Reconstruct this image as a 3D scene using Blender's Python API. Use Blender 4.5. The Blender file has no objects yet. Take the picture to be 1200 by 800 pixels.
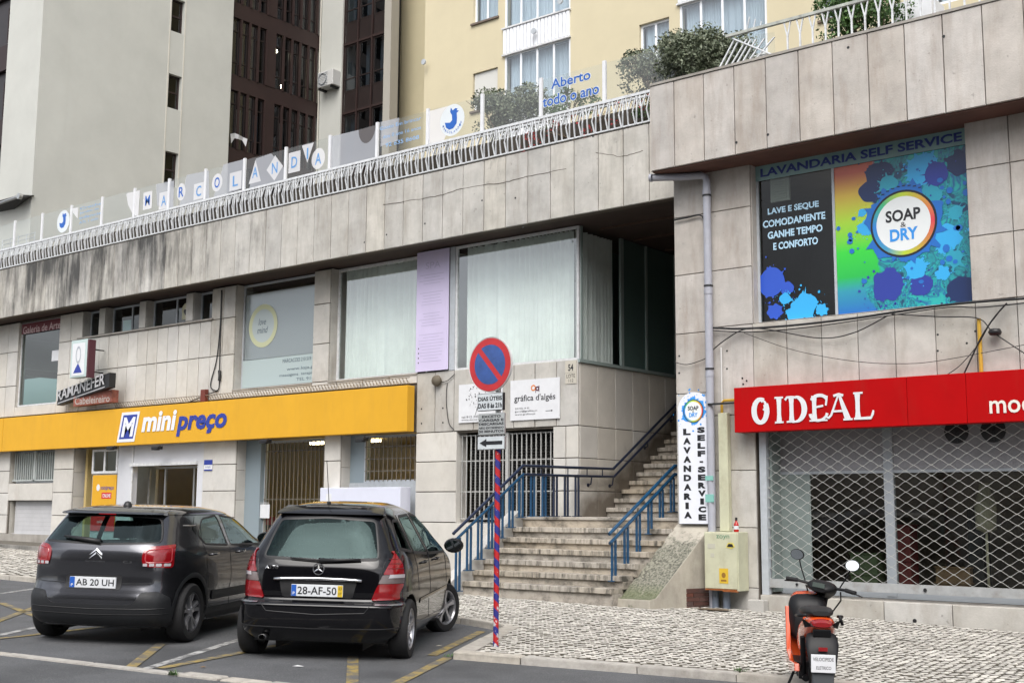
import bpy, bmesh, math, random
import numpy as np
from math import sin, cos, pi, radians, sqrt
from mathutils import Vector, Matrix
random.seed(7)
scn = bpy.context.scene
col = scn.collection

# ---------------------------------------------------------------- camera
CAM = Vector((0.0, 0.0, 1.45))
RV = Vector((0.77763, 0.62870, 0.00588)); UV = Vector((0.08157, -0.11017, 0.99056)); FV = Vector((-0.62341, 0.76982, 0.13696))
RV.normalize(); FV = (FV - RV*FV.dot(RV)).normalized(); UV = RV.cross(FV)
FPX = 1445.3
cd = bpy.data.cameras.new('camera'); cam = bpy.data.objects.new('camera', cd); col.objects.link(cam)
cam.matrix_world = Matrix(((RV.x, UV.x, -FV.x, CAM.x), (RV.y, UV.y, -FV.y, CAM.y), (RV.z, UV.z, -FV.z, CAM.z), (0, 0, 0, 1)))
cd.sensor_width = 36; cd.lens = 36*FPX/1200; cd.clip_start = 0.1; cd.clip_end = 2000
scn.camera = cam

# ---------------------------------------------------------------- sky, sun, exposure (overcast day)
SUN_EL, SUN_AZ = radians(52), radians(150)
w = bpy.data.worlds.new('World'); scn.world = w; w.use_nodes = True
nt = w.node_tree; bg = nt.nodes['Background']
sky = nt.nodes.new('ShaderNodeTexSky'); sky.sky_type = 'NISHITA'; sky.sun_disc = False
sky.sun_elevation = SUN_EL; sky.sun_rotation = SUN_AZ; sky.air_density = 1.0; sky.dust_density = 4.0; sky.ozone_density = 1.0
hs = nt.nodes.new('ShaderNodeHueSaturation'); hs.inputs['Saturation'].default_value = 0.35
nt.links.new(sky.outputs[0], hs.inputs['Color'])
# broken overcast: soft cloud banks all over the sky
tc = nt.nodes.new('ShaderNodeTexCoord'); cmap = nt.nodes.new('ShaderNodeMapping'); cmap.inputs['Scale'].default_value = (1.6, 1.6, 4.5); cn = nt.nodes.new('ShaderNodeTexNoise'); cn.inputs['Scale'].default_value = 1.7; cn.inputs['Detail'].default_value = 6; cn.inputs['Distortion'].default_value = .6
cr_ = nt.nodes.new('ShaderNodeMapRange'); cr_.inputs[1].default_value = .35; cr_.inputs[2].default_value = .65; cr_.inputs[3].default_value = .62; cr_.inputs[4].default_value = 1.30
cm = nt.nodes.new('ShaderNodeVectorMath'); cm.operation = 'SCALE'
nt.links.new(tc.outputs['Generated'], cmap.inputs[0]); nt.links.new(cmap.outputs[0], cn.inputs['Vector']); nt.links.new(cn.outputs[0], cr_.inputs[0]); nt.links.new(hs.outputs[0], cm.inputs[0]); nt.links.new(cr_.outputs[0], cm.inputs['Scale']); nt.links.new(cm.outputs[0], bg.inputs[0]); bg.inputs[1].default_value = 0.15
sl = bpy.data.lights.new('sun', 'SUN'); sl.energy = 1.1; sl.angle = radians(45); sl.color = (1.0, 0.97, 0.93)
so = bpy.data.objects.new('sun', sl); col.objects.link(so)
# sun direction: azimuth measured like the sky texture (0 = +Y, clockwise seen from above)
sd = Vector((sin(SUN_AZ)*cos(SUN_EL), cos(SUN_AZ)*cos(SUN_EL), sin(SUN_EL)))
so.rotation_euler = sd.to_track_quat('Z', 'Y').to_euler()
scn.view_settings.view_transform = 'Standard'; scn.view_settings.look = 'None'
scn.view_settings.exposure = 0.88; scn.view_settings.gamma = 1.0; scn.view_settings.use_curve_mapping = False
scn.render.engine = 'CYCLES'
scn.cycles.max_bounces = 8; scn.cycles.transparent_max_bounces = 16; scn.cycles.glossy_bounces = 3; scn.cycles.diffuse_bounces = 3

def ray(px, py): return FV + RV*((px-600)/FPX) - UV*((py-400)/FPX)
def atY(px, py, Y): d = ray(px, py); return CAM + d*(Y/d.y)
def atX(px, py, X): d = ray(px, py); return CAM + d*(X/d.x)

def road_z(x, y=0): return -0.02*(max(-45, min(20, x))+9) - 0.04
def pave_z(x, y=0): return road_z(x) + 0.08

# ---------------------------------------------------------------- mesh helpers
class MB:
    def __init__(s): s.v = []; s.f = []; s.m = []
    def add(s, vs, fs, m=0):
        b = len(s.v); s.v += [tuple(p) for p in vs]; s.f += [tuple(i+b for i in f) for f in fs]; s.m += [m]*len(fs); return s
    def quad(s, a, b, c, d, m=0): return s.add([a, b, c, d], [(0, 1, 2, 3)], m)
    def box(s, x0, y0, z0, x1, y1, z1, m=0):
        if x0 > x1: x0, x1 = x1, x0
        if y0 > y1: y0, y1 = y1, y0
        if z0 > z1: z0, z1 = z1, z0
        v = [(x0,y0,z0),(x1,y0,z0),(x1,y1,z0),(x0,y1,z0),(x0,y0,z1),(x1,y0,z1),(x1,y1,z1),(x0,y1,z1)]
        return s.add(v, [(0,3,2,1),(4,5,6,7),(0,1,5,4),(1,2,6,5),(2,3,7,6),(3,0,4,7)], m)
    def prism(s, pts, axis, a, b, m=0):
        # pts: list of 2D points; axis 'x': (y,z) 'y': (x,z) 'z': (x,y)
        f = {'x': lambda p, t: (t, p[0], p[1]), 'y': lambda p, t: (p[0], t, p[1]), 'z': lambda p, t: (p[0], p[1], t)}[axis]
        n = len(pts)
        vs = [f(p, a) for p in pts] + [f(p, b) for p in pts]
        fs = [tuple(range(n))[::-1], tuple(range(n, 2*n))] + [(i, (i+1) % n, n+(i+1) % n, n+i) for i in range(n)]
        return s.add(vs, fs, m)
    def tube(s, path, r, n=8, m=0, closed=False, rs=None):
        P = [Vector(p) for p in path]; N = len(P); vs = []
        prev = None
        for i, p in enumerate(P):
            if closed: t = P[(i+1) % N] - P[i-1]
            else: t = P[min(i+1, N-1)] - P[max(i-1, 0)]
            t.normalize()
            if prev is None:
                a = Vector((0, 0, 1)) if abs(t.z) < .9 else Vector((1, 0, 0))
                u = t.cross(a).normalized()
            else:
                u = (prev - t*prev.dot(t)).normalized()
            prev = u; v = t.cross(u); rr = rs[i] if rs else r
            vs += [p + (u*cos(2*pi*k/n) + v*sin(2*pi*k/n))*rr for k in range(n)]
        fs = []
        for i in range(N if closed else N-1):
            j = (i+1) % N
            fs += [(i*n+k, i*n+(k+1) % n, j*n+(k+1) % n, j*n+k) for k in range(n)]
        if not closed: fs += [tuple(range(n))[::-1], tuple((N-1)*n+k for k in range(n))]
        return s.add(vs, fs, m)
    def lathe(s, prof, c=(0,0,0), axis='z', n=32, m=0, ang=2*pi):
        # prof: (r, h)
        f = {'z': lambda r, h, a: (c[0]+r*cos(a), c[1]+r*sin(a), c[2]+h), 'y': lambda r, h, a: (c[0]+r*cos(a), c[1]+h, c[2]+r*sin(a)),
             'x': lambda r, h, a: (c[0]+h, c[1]+r*cos(a), c[2]+r*sin(a))}[axis]
        vs = [f(r, h, 2*pi*k/n) for r, h in prof for k in range(n)]
        fs = [(i*n+k, i*n+(k+1) % n, (i+1)*n+(k+1) % n, (i+1)*n+k) for i in range(len(prof)-1) for k in range(n)]
        return s.add(vs, fs, m)
    def disc(s, cx, cz, y, rx, rz, n=32, m=0, t=0.0):
        pts = [(cx+rx*cos(2*pi*k/n), cz+rz*sin(2*pi*k/n)) for k in range(n)]
        if t: return s.prism(pts, 'y', y, y+t, m)
        return s.add([(p[0], y, p[1]) for p in pts], [tuple(range(n))], m)
    def text(s, body, box, fm, m=0, bold=0.0, shear=0.0, ext=0.0, keep=False):
        vs, fs = text_mesh(body, bold, shear)
        us = [p[0] for p in vs]; ws = [p[1] for p in vs]
        u0, u1, w0, w1 = min(us), max(us), min(ws), max(ws)
        bx0, bz0, bx1, bz1 = box
        sx = (bx1-bx0)/(u1-u0); sz = (bz1-bz0)/(w1-w0)
        if keep: sx = sz = min(sx, sz)
        ox = (bx0+bx1)/2 - sx*(u0+u1)/2; oz = (bz0+bz1)/2 - sz*(w0+w1)/2
        return s.add([fm(ox+sx*p[0], oz+sz*p[1]) for p in vs], fs, m)
_tc = {}
def text_mesh(body, bold=0.0, shear=0.0):
    k = (body, bold, shear)
    if k not in _tc:
        c = bpy.data.curves.new('t', 'FONT'); c.body = body; c.offset = bold; c.shear = shear; c.resolution_u = 3; c.space_line = 1.0; c.align_x = 'CENTER'
        o = bpy.data.objects.new('t', c); col.objects.link(o); bpy.context.view_layer.update()
        dg = bpy.context.evaluated_depsgraph_get(); me = bpy.data.meshes.new_from_object(o.evaluated_get(dg))
        _tc[k] = ([(v.co.x, v.co.y) for v in me.vertices], [tuple(p.vertices) for p in me.polygons])
        bpy.data.objects.remove(o); bpy.data.curves.remove(c); bpy.data.meshes.remove(me)
    return _tc[k]
def fy(Y): return lambda u, v: (u, Y, v)          # face parallel to the street front

ORG = {}
def tag(o, label=None, cat=None, group=None, kind=None):
    if label: o['label'] = label
    if cat: o['category'] = cat
    if group: o['group'] = group
    if kind: o['kind'] = kind
    return o
def thing(name, label, cat, loc=(0, 0, 0), group=None):
    o = bpy.data.objects.new(name, None); o.empty_display_size = .2; col.objects.link(o); o.location = loc; ORG[o.name] = Vector(loc)
    return tag(o, label, cat, group)
def build(name, mb, mats, parent=None, smooth=False, loc=None, bevel=0):
    if not isinstance(mats, (list, tuple)): mats = [mats]
    org = ORG[parent.name] if parent else Vector(loc if loc else (0, 0, 0))
    me = bpy.data.meshes.new(name)
    me.from_pydata([(p[0]-org.x, p[1]-org.y, p[2]-org.z) for p in mb.v], [], mb.f)
    for m in mats: me.materials.append(m)
    if len(mats) > 1: me.polygons.foreach_set('material_index', mb.m)
    if smooth is True: me.shade_smooth()
    elif smooth: me.shade_smooth(); me.set_sharp_from_angle(angle=radians(smooth))
    me.update()
    o = bpy.data.objects.new(name, me); col.objects.link(o)
    if parent: o.parent = parent
    elif loc: o.location = org
    ORG[o.name] = org
    if bevel:
        b = o.modifiers.new('bevel', 'BEVEL'); b.width = bevel; b.segments = 2; b.limit_method = 'ANGLE'; b.angle_limit = radians(40)
    return o
_pc = {}
def piece(name, parent, c, d, mat, bev=0.006, face='y'):
    """one slab of stone: a box with a bevelled front, mesh shared between alike slabs; c = centre, d = size"""
    k = (name, round(d[0], 3), round(d[1], 3), round(d[2], 3), mat.name, bev, face)
    if k not in _pc:
        x, y, z = d[0]/2, d[1]/2, d[2]/2; b = bev; m = MB()
        if face == 'y':
            R0 = [(-x,y,-z),(x,y,-z),(x,y,z),(-x,y,z)]; R1 = [(-x,-y+b,-z),(x,-y+b,-z),(x,-y+b,z),(-x,-y+b,z)]
            R2 = [(-x+b,-y,-z+b),(x-b,-y,-z+b),(x-b,-y,z-b),(-x+b,-y,z-b)]
        elif face == 'x':
            R0 = [(-x,-y,-z),(-x,y,-z),(-x,y,z),(-x,-y,z)]; R1 = [(x-b,-y,-z),(x-b,y,-z),(x-b,y,z),(x-b,-y,z)]
            R2 = [(x,-y+b,-z+b),(x,y-b,-z+b),(x,y-b,z-b),(x,-y+b,z-b)]
        else:
            R0 = [(-x,-y,-z),(x,-y,-z),(x,y,-z),(-x,y,-z)]; R1 = [(-x,-y,z-b),(x,-y,z-b),(x,y,z-b),(-x,y,z-b)]
            R2 = [(-x+b,-y+b,z),(x-b,-y+b,z),(x-b,y-b,z),(-x+b,y-b,z)]
        fs = []
        for o in (0, 4):
            fs += [(o+i, o+(i+1) % 4, o+4+(i+1) % 4, o+4+i) for i in range(4)]
        fs += [(8, 9, 10, 11), (3, 2, 1, 0)]
        me = bpy.data.meshes.new(name); me.from_pydata(R0+R1+R2, [], fs); me.materials.append(mat); me.update()
        bm = bmesh.new(); bm.from_mesh(me); bmesh.ops.recalc_face_normals(bm, faces=bm.faces); bm.to_mesh(me); bm.free()
        _pc[k] = me
    o = bpy.data.objects.new(name, _pc[k]); col.objects.link(o)
    o.parent = parent; o.location = Vector(c) - (ORG[parent.name] if parent else Vector((0, 0, 0)))
    return o

# ---------------------------------------------------------------- materials
def _n(nt, t, **kw):
    n = nt.nodes.new(t)
    for k, v in kw.items(): setattr(n, k, v)
    return n
def M(name, c, rough=.6, metal=0., var=.0, vs=3., bump=0., bs=60., rnd=0., grime=0., gcol=(.03,.03,.028), gs=(1.2,1.2,.35), glo=.5, ghi=.75, coat=0., spec=.5, co='pos', c2=None, emit=None, spots=0.):
    m = bpy.data.materials.new(name); m.use_nodes = True; nt = m.node_tree; L = nt.links.new
    b = nt.nodes['Principled BSDF']; b.inputs['Roughness'].default_value = rough; b.inputs['Metallic'].default_value = metal
    b.inputs['Base Color'].default_value = (*c, 1); b.inputs['Specular IOR Level'].default_value = spec
    b.inputs['Coat Weight'].default_value = coat; b.inputs['Coat Roughness'].default_value = .04
    if emit: b.inputs['Emission Color'].default_value = (*emit[:3], 1); b.inputs['Emission Strength'].default_value = emit[3]
    if var or bump or rnd or grime or spots or c2:
        if co == 'pos': src = _n(nt, 'ShaderNodeNewGeometry').outputs['Position']
        else: src = _n(nt, 'ShaderNodeTexCoord').outputs['Object']
        out = None
        mix = _n(nt, 'ShaderNodeMix', data_type='RGBA'); mix.inputs[6].default_value = (*c, 1)
        cc = c2 if c2 else tuple(max(0, x*(1-var)) for x in c); mix.inputs[7].default_value = (*cc, 1)
        if not c2: mix.inputs[6].default_value = (*[min(1, x*(1+var*.6)) for x in c], 1)
        ns = _n(nt, 'ShaderNodeTexNoise'); ns.inputs['Scale'].default_value = vs; ns.inputs['Detail'].default_value = 8; ns.inputs['Roughness'].default_value = .65
        L(src, ns.inputs['Vector']); rp = _n(nt, 'ShaderNodeMapRange'); rp.inputs[1].default_value = .3; rp.inputs[2].default_value = .7
        L(ns.outputs[0], rp.inputs[0]); L(rp.outputs[0], mix.inputs[0]); out = mix.outputs[2]
        if rnd:
            oi = _n(nt, 'ShaderNodeObjectInfo'); mr = _n(nt, 'ShaderNodeMapRange'); mr.inputs[3].default_value = 1-rnd; mr.inputs[4].default_value = 1+rnd*.6
            L(oi.outputs['Random'], mr.inputs[0]); hv = _n(nt, 'ShaderNodeHueSaturation'); L(out, hv.inputs['Color']); L(mr.outputs[0], hv.inputs['Value'])
            m2 = _n(nt, 'ShaderNodeMath', operation='MULTIPLY_ADD'); L(oi.outputs['Random'], m2.inputs[0]); m2.inputs[1].default_value = 37.3; m2.inputs[2].default_value = 0
            m3 = _n(nt, 'ShaderNodeMath', operation='FRACT'); L(m2.outputs[0], m3.inputs[0])
            m4 = _n(nt, 'ShaderNodeMapRange'); m4.inputs[3].default_value = .75; m4.inputs[4].default_value = 1.3; L(m3.outputs[0], m4.inputs[0]); L(m4.outputs[0], hv.inputs['Saturation'])
            out = hv.outputs[0]
        if spots:
            vo = _n(nt, 'ShaderNodeTexNoise'); vo.inputs['Scale'].default_value = 14; vo.inputs['Detail'].default_value = 3; L(src, vo.inputs['Vector'])
            r2 = _n(nt, 'ShaderNodeMapRange'); r2.inputs[1].default_value = .68; r2.inputs[2].default_value = .74; r2.inputs[4].default_value = spots; L(vo.outputs[0], r2.inputs[0])
            mx = _n(nt, 'ShaderNodeMix', data_type='RGBA'); L(r2.outputs[0], mx.inputs[0]); L(out, mx.inputs[6]); mx.inputs[7].default_value = (*[x*.35 for x in c], 1); out = mx.outputs[2]
        if grime:
            mp = _n(nt, 'ShaderNodeMapping'); mp.inputs['Scale'].default_value = gs; L(src, mp.inputs[0])
            gn = _n(nt, 'ShaderNodeTexNoise'); gn.inputs['Scale'].default_value = 1.6; gn.inputs['Detail'].default_value = 9; gn.inputs['Roughness'].default_value = .7; L(mp.outputs[0], gn.inputs['Vector'])
            r3 = _n(nt, 'ShaderNodeMapRange'); r3.inputs[1].default_value = glo; r3.inputs[2].default_value = ghi; r3.inputs[4].default_value = grime; L(gn.outputs[0], r3.inputs[0])
            mx = _n(nt, 'ShaderNodeMix', data_type='RGBA'); L(r3.outputs[0], mx.inputs[0]); L(out, mx.inputs[6]); mx.inputs[7].default_value = (*gcol, 1); out = mx.outputs[2]
        L(out, b.inputs['Base Color'])
        if bump:
            bn = _n(nt, 'ShaderNodeTexNoise'); bn.inputs['Scale'].default_value = bs; bn.inputs['Detail'].default_value = 5; L(src, bn.inputs['Vector'])
            bp = _n(nt, 'ShaderNodeBump'); bp.inputs['Strength'].default_value = bump; bp.inputs['Distance'].default_value = .01; L(bn.outputs[0], bp.inputs['Height']); L(bp.outputs[0], b.inputs['Normal'])
    return m
def GL(name, tint, refl=.12, rough=.02, gray=(1,1,1), film=0., fcol=(.5,.6,.6)):
    """pane of glass: tinted see-through sheet with fresnel mirror, optionally a diffuse film"""
    m = bpy.data.materials.new(name); m.use_nodes = True; nt = m.node_tree; L = nt.links.new
    nt.nodes.remove(nt.nodes['Principled BSDF']); out = nt.nodes['Material Output']
    tr = _n(nt, 'ShaderNodeBsdfTransparent'); tr.inputs[0].default_value = (*tint, 1)
    gl = _n(nt, 'ShaderNodeBsdfGlossy'); gl.inputs[0].default_value = (*gray, 1); gl.inputs['Roughness'].default_value = rough
    lwt = _n(nt, 'ShaderNodeLayerWeight'); fr = _n(nt, 'ShaderNodeMath', operation='POWER'); L(lwt.outputs['Facing'], fr.inputs[0]); fr.inputs[1].default_value = 4.0
    ad = _n(nt, 'ShaderNodeMath', operation='ADD'); L(fr.outputs[0], ad.inputs[0]); ad.inputs[1].default_value = refl; ad.use_clamp = True
    sh = tr.outputs[0]
    if film:
        df = _n(nt, 'ShaderNodeBsdfDiffuse'); df.inputs[0].default_value = (*fcol, 1); mf = _n(nt, 'ShaderNodeMixShader'); mf.inputs[0].default_value = film
        L(sh, mf.inputs[1]); L(df.outputs[0], mf.inputs[2]); sh = mf.outputs[0]
    mx = _n(nt, 'ShaderNodeMixShader'); L(ad.outputs[0], mx.inputs[0]); L(sh, mx.inputs[1]); L(gl.outputs[0], mx.inputs[2]); L(mx.outputs[0], out.inputs[0])
    return m
STONE = M('limestone_slab', (.47,.452,.415), .75, var=.2, vs=2.2, bump=.3, bs=45, rnd=.10, grime=.55, gcol=(.21,.165,.115), gs=(1.5,1.5,.5), glo=.49, ghi=.78, spots=.5)
STONEW = M('pale_limestone', (.55,.53,.49), .7, var=.14, vs=1.7, bump=.2, bs=50, rnd=.07, grime=.5, gcol=(.28,.23,.17), gs=(1.5,1.5,.6), glo=.55, ghi=.85, spots=.15)
STONEP = M('pinkish_limestone', (.475,.445,.41), .75, var=.24, vs=1.6, bump=.3, bs=45, rnd=.09, grime=.6, gcol=(.22,.16,.115), gs=(2.2,2.2,.4), glo=.47, ghi=.76, spots=.45)
def weathered():
    m = M('weathered_limestone', (.475,.458,.42), .8, var=.24, vs=2.0, bump=.35, bs=45, rnd=.12, grime=.6, gcol=(.21,.18,.14), gs=(2.6,2.6,.4), glo=.46, ghi=.8, spots=.4)
    nt = m.node_tree; L = nt.links.new; b = nt.nodes['Principled BSDF']; src = _n(nt, 'ShaderNodeNewGeometry').outputs['Position']
    old = b.inputs['Base Color'].links[0].from_socket
    sp = _n(nt, 'ShaderNodeSeparateXYZ'); L(src, sp.inputs[0])
    # lichen and soot: heavy on the old left end, hanging down in streaks from the top edge
    mx_ = _n(nt, 'ShaderNodeMapRange'); mx_.inputs[1].default_value = -20.0; mx_.inputs[2].default_value = -26; mx_.inputs[3].default_value = .02; mx_.inputs[4].default_value = .36; L(sp.outputs[0], mx_.inputs[0])
    mz_ = _n(nt, 'ShaderNodeMapRange'); mz_.inputs[1].default_value = 6.9; mz_.inputs[2].default_value = 8.35; mz_.inputs[3].default_value = -.08; mz_.inputs[4].default_value = .13; L(sp.outputs[2], mz_.inputs[0])
    mp = _n(nt, 'ShaderNodeMapping'); mp.inputs['Scale'].default_value = (2.6, 2.6, .42); L(src, mp.inputs[0])
    gn = _n(nt, 'ShaderNodeTexNoise'); gn.inputs['Scale'].default_value = 1.7; gn.inputs['Detail'].default_value = 10; gn.inputs['Roughness'].default_value = .72; L(mp.outputs[0], gn.inputs['Vector'])
    oi = _n(nt, 'ShaderNodeObjectInfo'); om = _n(nt, 'ShaderNodeMapRange'); om.inputs[3].default_value = -.09; om.inputs[4].default_value = .09; L(oi.outputs['Random'], om.inputs[0])
    b1 = _n(nt, 'ShaderNodeTexNoise'); b1.inputs['Scale'].default_value = .9; b1.inputs['Detail'].default_value = 3; L(src, b1.inputs['Vector']); b2 = _n(nt, 'ShaderNodeMath', operation='MULTIPLY_ADD'); L(b1.outputs[0], b2.inputs[0]); b2.inputs[1].default_value = .5; b2.inputs[2].default_value = -.25; b3 = _n(nt, 'ShaderNodeMath', operation='ADD'); L(om.outputs[0], b3.inputs[0]); L(b2.outputs[0], b3.inputs[1])
    a0 = _n(nt, 'ShaderNodeMath', operation='ADD'); L(mx_.outputs[0], a0.inputs[0]); L(b3.outputs[0], a0.inputs[1])
    a1 = _n(nt, 'ShaderNodeMath', operation='ADD'); L(a0.outputs[0], a1.inputs[0]); L(mz_.outputs[0], a1.inputs[1])
    a2 = _n(nt, 'ShaderNodeMath', operation='ADD'); L(a1.outputs[0], a2.inputs[0]); L(gn.outputs[0], a2.inputs[1])
    r = _n(nt, 'ShaderNodeMapRange'); r.inputs[1].default_value = .71; r.inputs[2].default_value = 1.04; r.inputs[4].default_value = .97; L(a2.outputs[0], r.inputs[0])
    mx = _n(nt, 'ShaderNodeMix', data_type='RGBA'); L(r.outputs[0], mx.inputs[0]); L(old, mx.inputs[6]); mx.inputs[7].default_value = (.045,.045,.043,1); L(mx.outputs[2], b.inputs['Base Color'])
    return m
STONEF = weathered()
CONC = M('concrete', (.33,.31,.28), .85, var=.25, vs=2, bump=.3, bs=30, grime=.5, gcol=(.12,.1,.08))
MORTAR = M('dark_joint', (.10,.085,.068), .9, var=.3, vs=8)
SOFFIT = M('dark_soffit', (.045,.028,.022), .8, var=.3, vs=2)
BLACK = M('black_paint', (.012,.012,.013), .45)
DARKIN = M('dark_interior', (.02,.02,.02), .9)
WHITE = M('white_paint', (.66,.67,.69), .4, var=.06, vs=6)
WMETAL = M('white_painted_metal', (.62,.63,.64), .4, var=.15, vs=12, grime=.4, gcol=(.3,.28,.24), gs=(6,6,6))
GREYM = M('grey_painted_metal', (.42,.45,.48), .45, var=.12, vs=9, grime=.3, gcol=(.2,.18,.16), gs=(3,3,1))
ALU = M('aluminium_frame', (.45,.46,.46), .35, .7, var=.1, vs=6)
CURT = M('pale_green_curtain', (.82,.84,.82), .9, var=.10, vs=2)
WOOD = M('brown', (.08,.045,.03), .7)
BRICK = M('dark_red_brick', (.10,.045,.035), .85, var=.3, vs=14, rnd=.3)
# ================================================================ GROUND
def rough_dark(name, c, sp, wear):
    m = M(name, c, .85, var=.28, vs=1.1, bump=.8, bs=160)
    nt = m.node_tree; L = nt.links.new; b = nt.nodes['Principled BSDF']; old = b.inputs['Base Color'].links[0].from_socket
    g = _n(nt, 'ShaderNodeNewGeometry').outputs['Position']
    n = _n(nt, 'ShaderNodeTexNoise'); n.inputs['Scale'].default_value = 90; n.inputs['Detail'].default_value = 2; L(g, n.inputs['Vector'])
    r = _n(nt, 'ShaderNodeMapRange'); r.inputs[1].default_value = .55; r.inputs[2].default_value = .72; r.inputs[4].default_value = sp; L(n.outputs[0], r.inputs[0])
    x = _n(nt, 'ShaderNodeMix', data_type='RGBA'); L(r.outputs[0], x.inputs[0]); L(old, x.inputs[6]); x.inputs[7].default_value = (.30,.29,.27,1)
    n2 = _n(nt, 'ShaderNodeTexNoise'); n2.inputs['Scale'].default_value = .8; n2.inputs['Detail'].default_value = 6; L(g, n2.inputs['Vector'])
    r2 = _n(nt, 'ShaderNodeMapRange'); r2.inputs[1].default_value = .5; r2.inputs[2].default_value = .7; r2.inputs[4].default_value = wear; L(n2.outputs[0], r2.inputs[0])
    y = _n(nt, 'ShaderNodeMix', data_type='RGBA'); L(r2.outputs[0], y.inputs[0]); L(x.outputs[2], y.inputs[6]); y.inputs[7].default_value = (c[0]*.45, c[1]*.45, c[2]*.45, 1)
    L(y.outputs[2], b.inputs['Base Color']); return m
ASPH = rough_dark('asphalt', (.082,.085,.091), .5, .7)
def sheet(name, poly, zf, off, mat, kind='structure', n=1, thick=0, parent=None):
    mb = MB(); mb.add([(x, y, zf(x)+off) for x, y in poly], [tuple(range(len(poly)))])
    if thick:
        k = len(poly); b = len(mb.v)
        mb.add([(x, y, zf(x)+off) for x, y in poly]+[(x, y, zf(x)+off-thick) for x, y in poly], [(i, (i+1) % k, k+(i+1) % k, k+i) for i in range(k)])
    o = build(name, mb, mat, parent)
    if kind: o['kind'] = kind
    return o
mb = MB(); xs = [-600, -45, 20, 600]
for i in range(3): mb.quad((xs[i], -600, road_z(xs[i])), (xs[i+1], -600, road_z(xs[i+1])), (xs[i+1], 700, road_z(xs[i+1])), (xs[i], 700, road_z(xs[i])))
tag(build('road', mb, ASPH), kind='structure')

# kerb / pavement outline (world metres)
K0 = (-9.93, 12.15); KC = (-8.62, 9.72)       # notch corner where the bay ends, front corner
KF = [(-8.62, 9.72), (-7.9, 9.92), (-6.74, 10.27), (-5.8, 10.52), (-4.6, 10.78), (-2, 11.3), (6, 12.9), (20, 15.6)]
KB = [(-45, 10.2), (-21.0, 11.75), (-10.9, 12.42), K0]
BED_SHADE = M('bedding_and_gap_shade', (.11,.10,.08), .95, var=.4, vs=20, bump=.5, bs=80)
front = KB + KF
poly = front + [(20, 19.5), (-45, 19.5)]
pav = sheet('pavement', poly, pave_z, -.024, BED_SHADE)
KERB = M('granite_kerb', (.40,.375,.335), .8, var=.25, vs=9, bump=.4, bs=60, rnd=.12, grime=.5, gcol=(.16,.14,.11), gs=(3,3,3))
def kerbs(line, w, h, seg, parent, zf=pave_z, name='kerb_stone', gap=.012, side=1, jit=.004):
    for a, b in zip(line[:-1], line[1:]):
        a = Vector(a); b = Vector(b); Ln = (b-a).length; n = max(1, round(Ln/seg)); d = (b-a)/Ln; nn = Vector((-d.y, d.x))*side
        for i in range(n):
            p = a + d*(Ln*i/n+gap/2); q = a + d*(Ln*(i+1)/n-gap/2); j = random.uniform(-jit, jit); k = Vector((random.uniform(-.004, .004), random.uniform(-.004, .004)))
            p += k; q += k
            if p.x < -24 and p.y < 14 and i % 1: continue
            mb = MB(); c = .012
            ring = [p, q, q+nn*w, p+nn*w]; cen = (p+q+q+nn*w+p+nn*w)/4
            ins = [r+(Vector((cen.x-r.x, cen.y-r.y)).normalized()*c*1.4) for r in ring]
            vs = [(r.x, r.y, zf(r.x)-h) for r in ring]+[(r.x, r.y, zf(r.x)+j-c) for r in ring]+[(r.x, r.y, zf(r.x)+j) for r in ins]
            fs = [(i0, (i0+1) % 4, 4+(i0+1) % 4, 4+i0) for i0 in range(4)]+[(4+i0, 4+(i0+1) % 4, 8+(i0+1) % 4, 8+i0) for i0 in range(4)]+[(8, 9, 10, 11)]
            mb.add(vs, fs); build(name, mb, KERB, parent)
kerb = thing('kerb', None, None); tag(kerb, kind='structure')
kerbs(KF[:6], .16, .16, .95, kerb)
kerbs([K0, KC], .2, .16, 1.3, kerb)
kerbs([(-24, 11.57), (-21.0, 11.75), (-10.9, 12.42), K0], .13, .14, 1.0, kerb)
# flush stone strip that closes the parking bays towards the lane
strip = thing('stone_strip', None, None); tag(strip, kind='structure')
SL = [(-17.2, 5.55), (-11.8, 6.56), (-9.52, 6.98), (-7.6, 7.36), (-5, 7.85)]
kerbs([SL[0], SL[1], SL[2]], .13, .1, 1.25, strip, zf=lambda x: road_z(x)+.018, side=1)
kerbs([SL[2], SL[3]], .16, .1, .55, strip, zf=lambda x: road_z(x)+.02, side=1, gap=.03, jit=.008)

def paint(name, c):
    m = bpy.data.materials.new(name); m.use_nodes = True; nt = m.node_tree; L = nt.links.new; b = nt.nodes['Principled BSDF']; b.inputs['Roughness'].default_value = .7
    g = _n(nt, 'ShaderNodeNewGeometry').outputs['Position']; n = _n(nt, 'ShaderNodeTexNoise'); n.inputs['Scale'].default_value = 5; n.inputs['Detail'].default_value = 10; n.inputs['Roughness'].default_value = .8; L(g, n.inputs['Vector'])
    r = _n(nt, 'ShaderNodeMapRange'); r.inputs[1].default_value = .42; r.inputs[2].default_value = .56; L(n.outputs[0], r.inputs[0])
    x = _n(nt, 'ShaderNodeMix', data_type='RGBA'); L(r.outputs[0], x.inputs[0]); x.inputs[6].default_value = (*c, 1); x.inputs[7].default_value = (.09,.09,.09,1); L(x.outputs[2], b.inputs['Base Color']); return m
PW = paint('worn_white_line', (.42,.42,.41)); PY = paint('worn_yellow_line', (.30,.22,.06))
mark = thing('road_markings', None, None); tag(mark, kind='structure')
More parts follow.
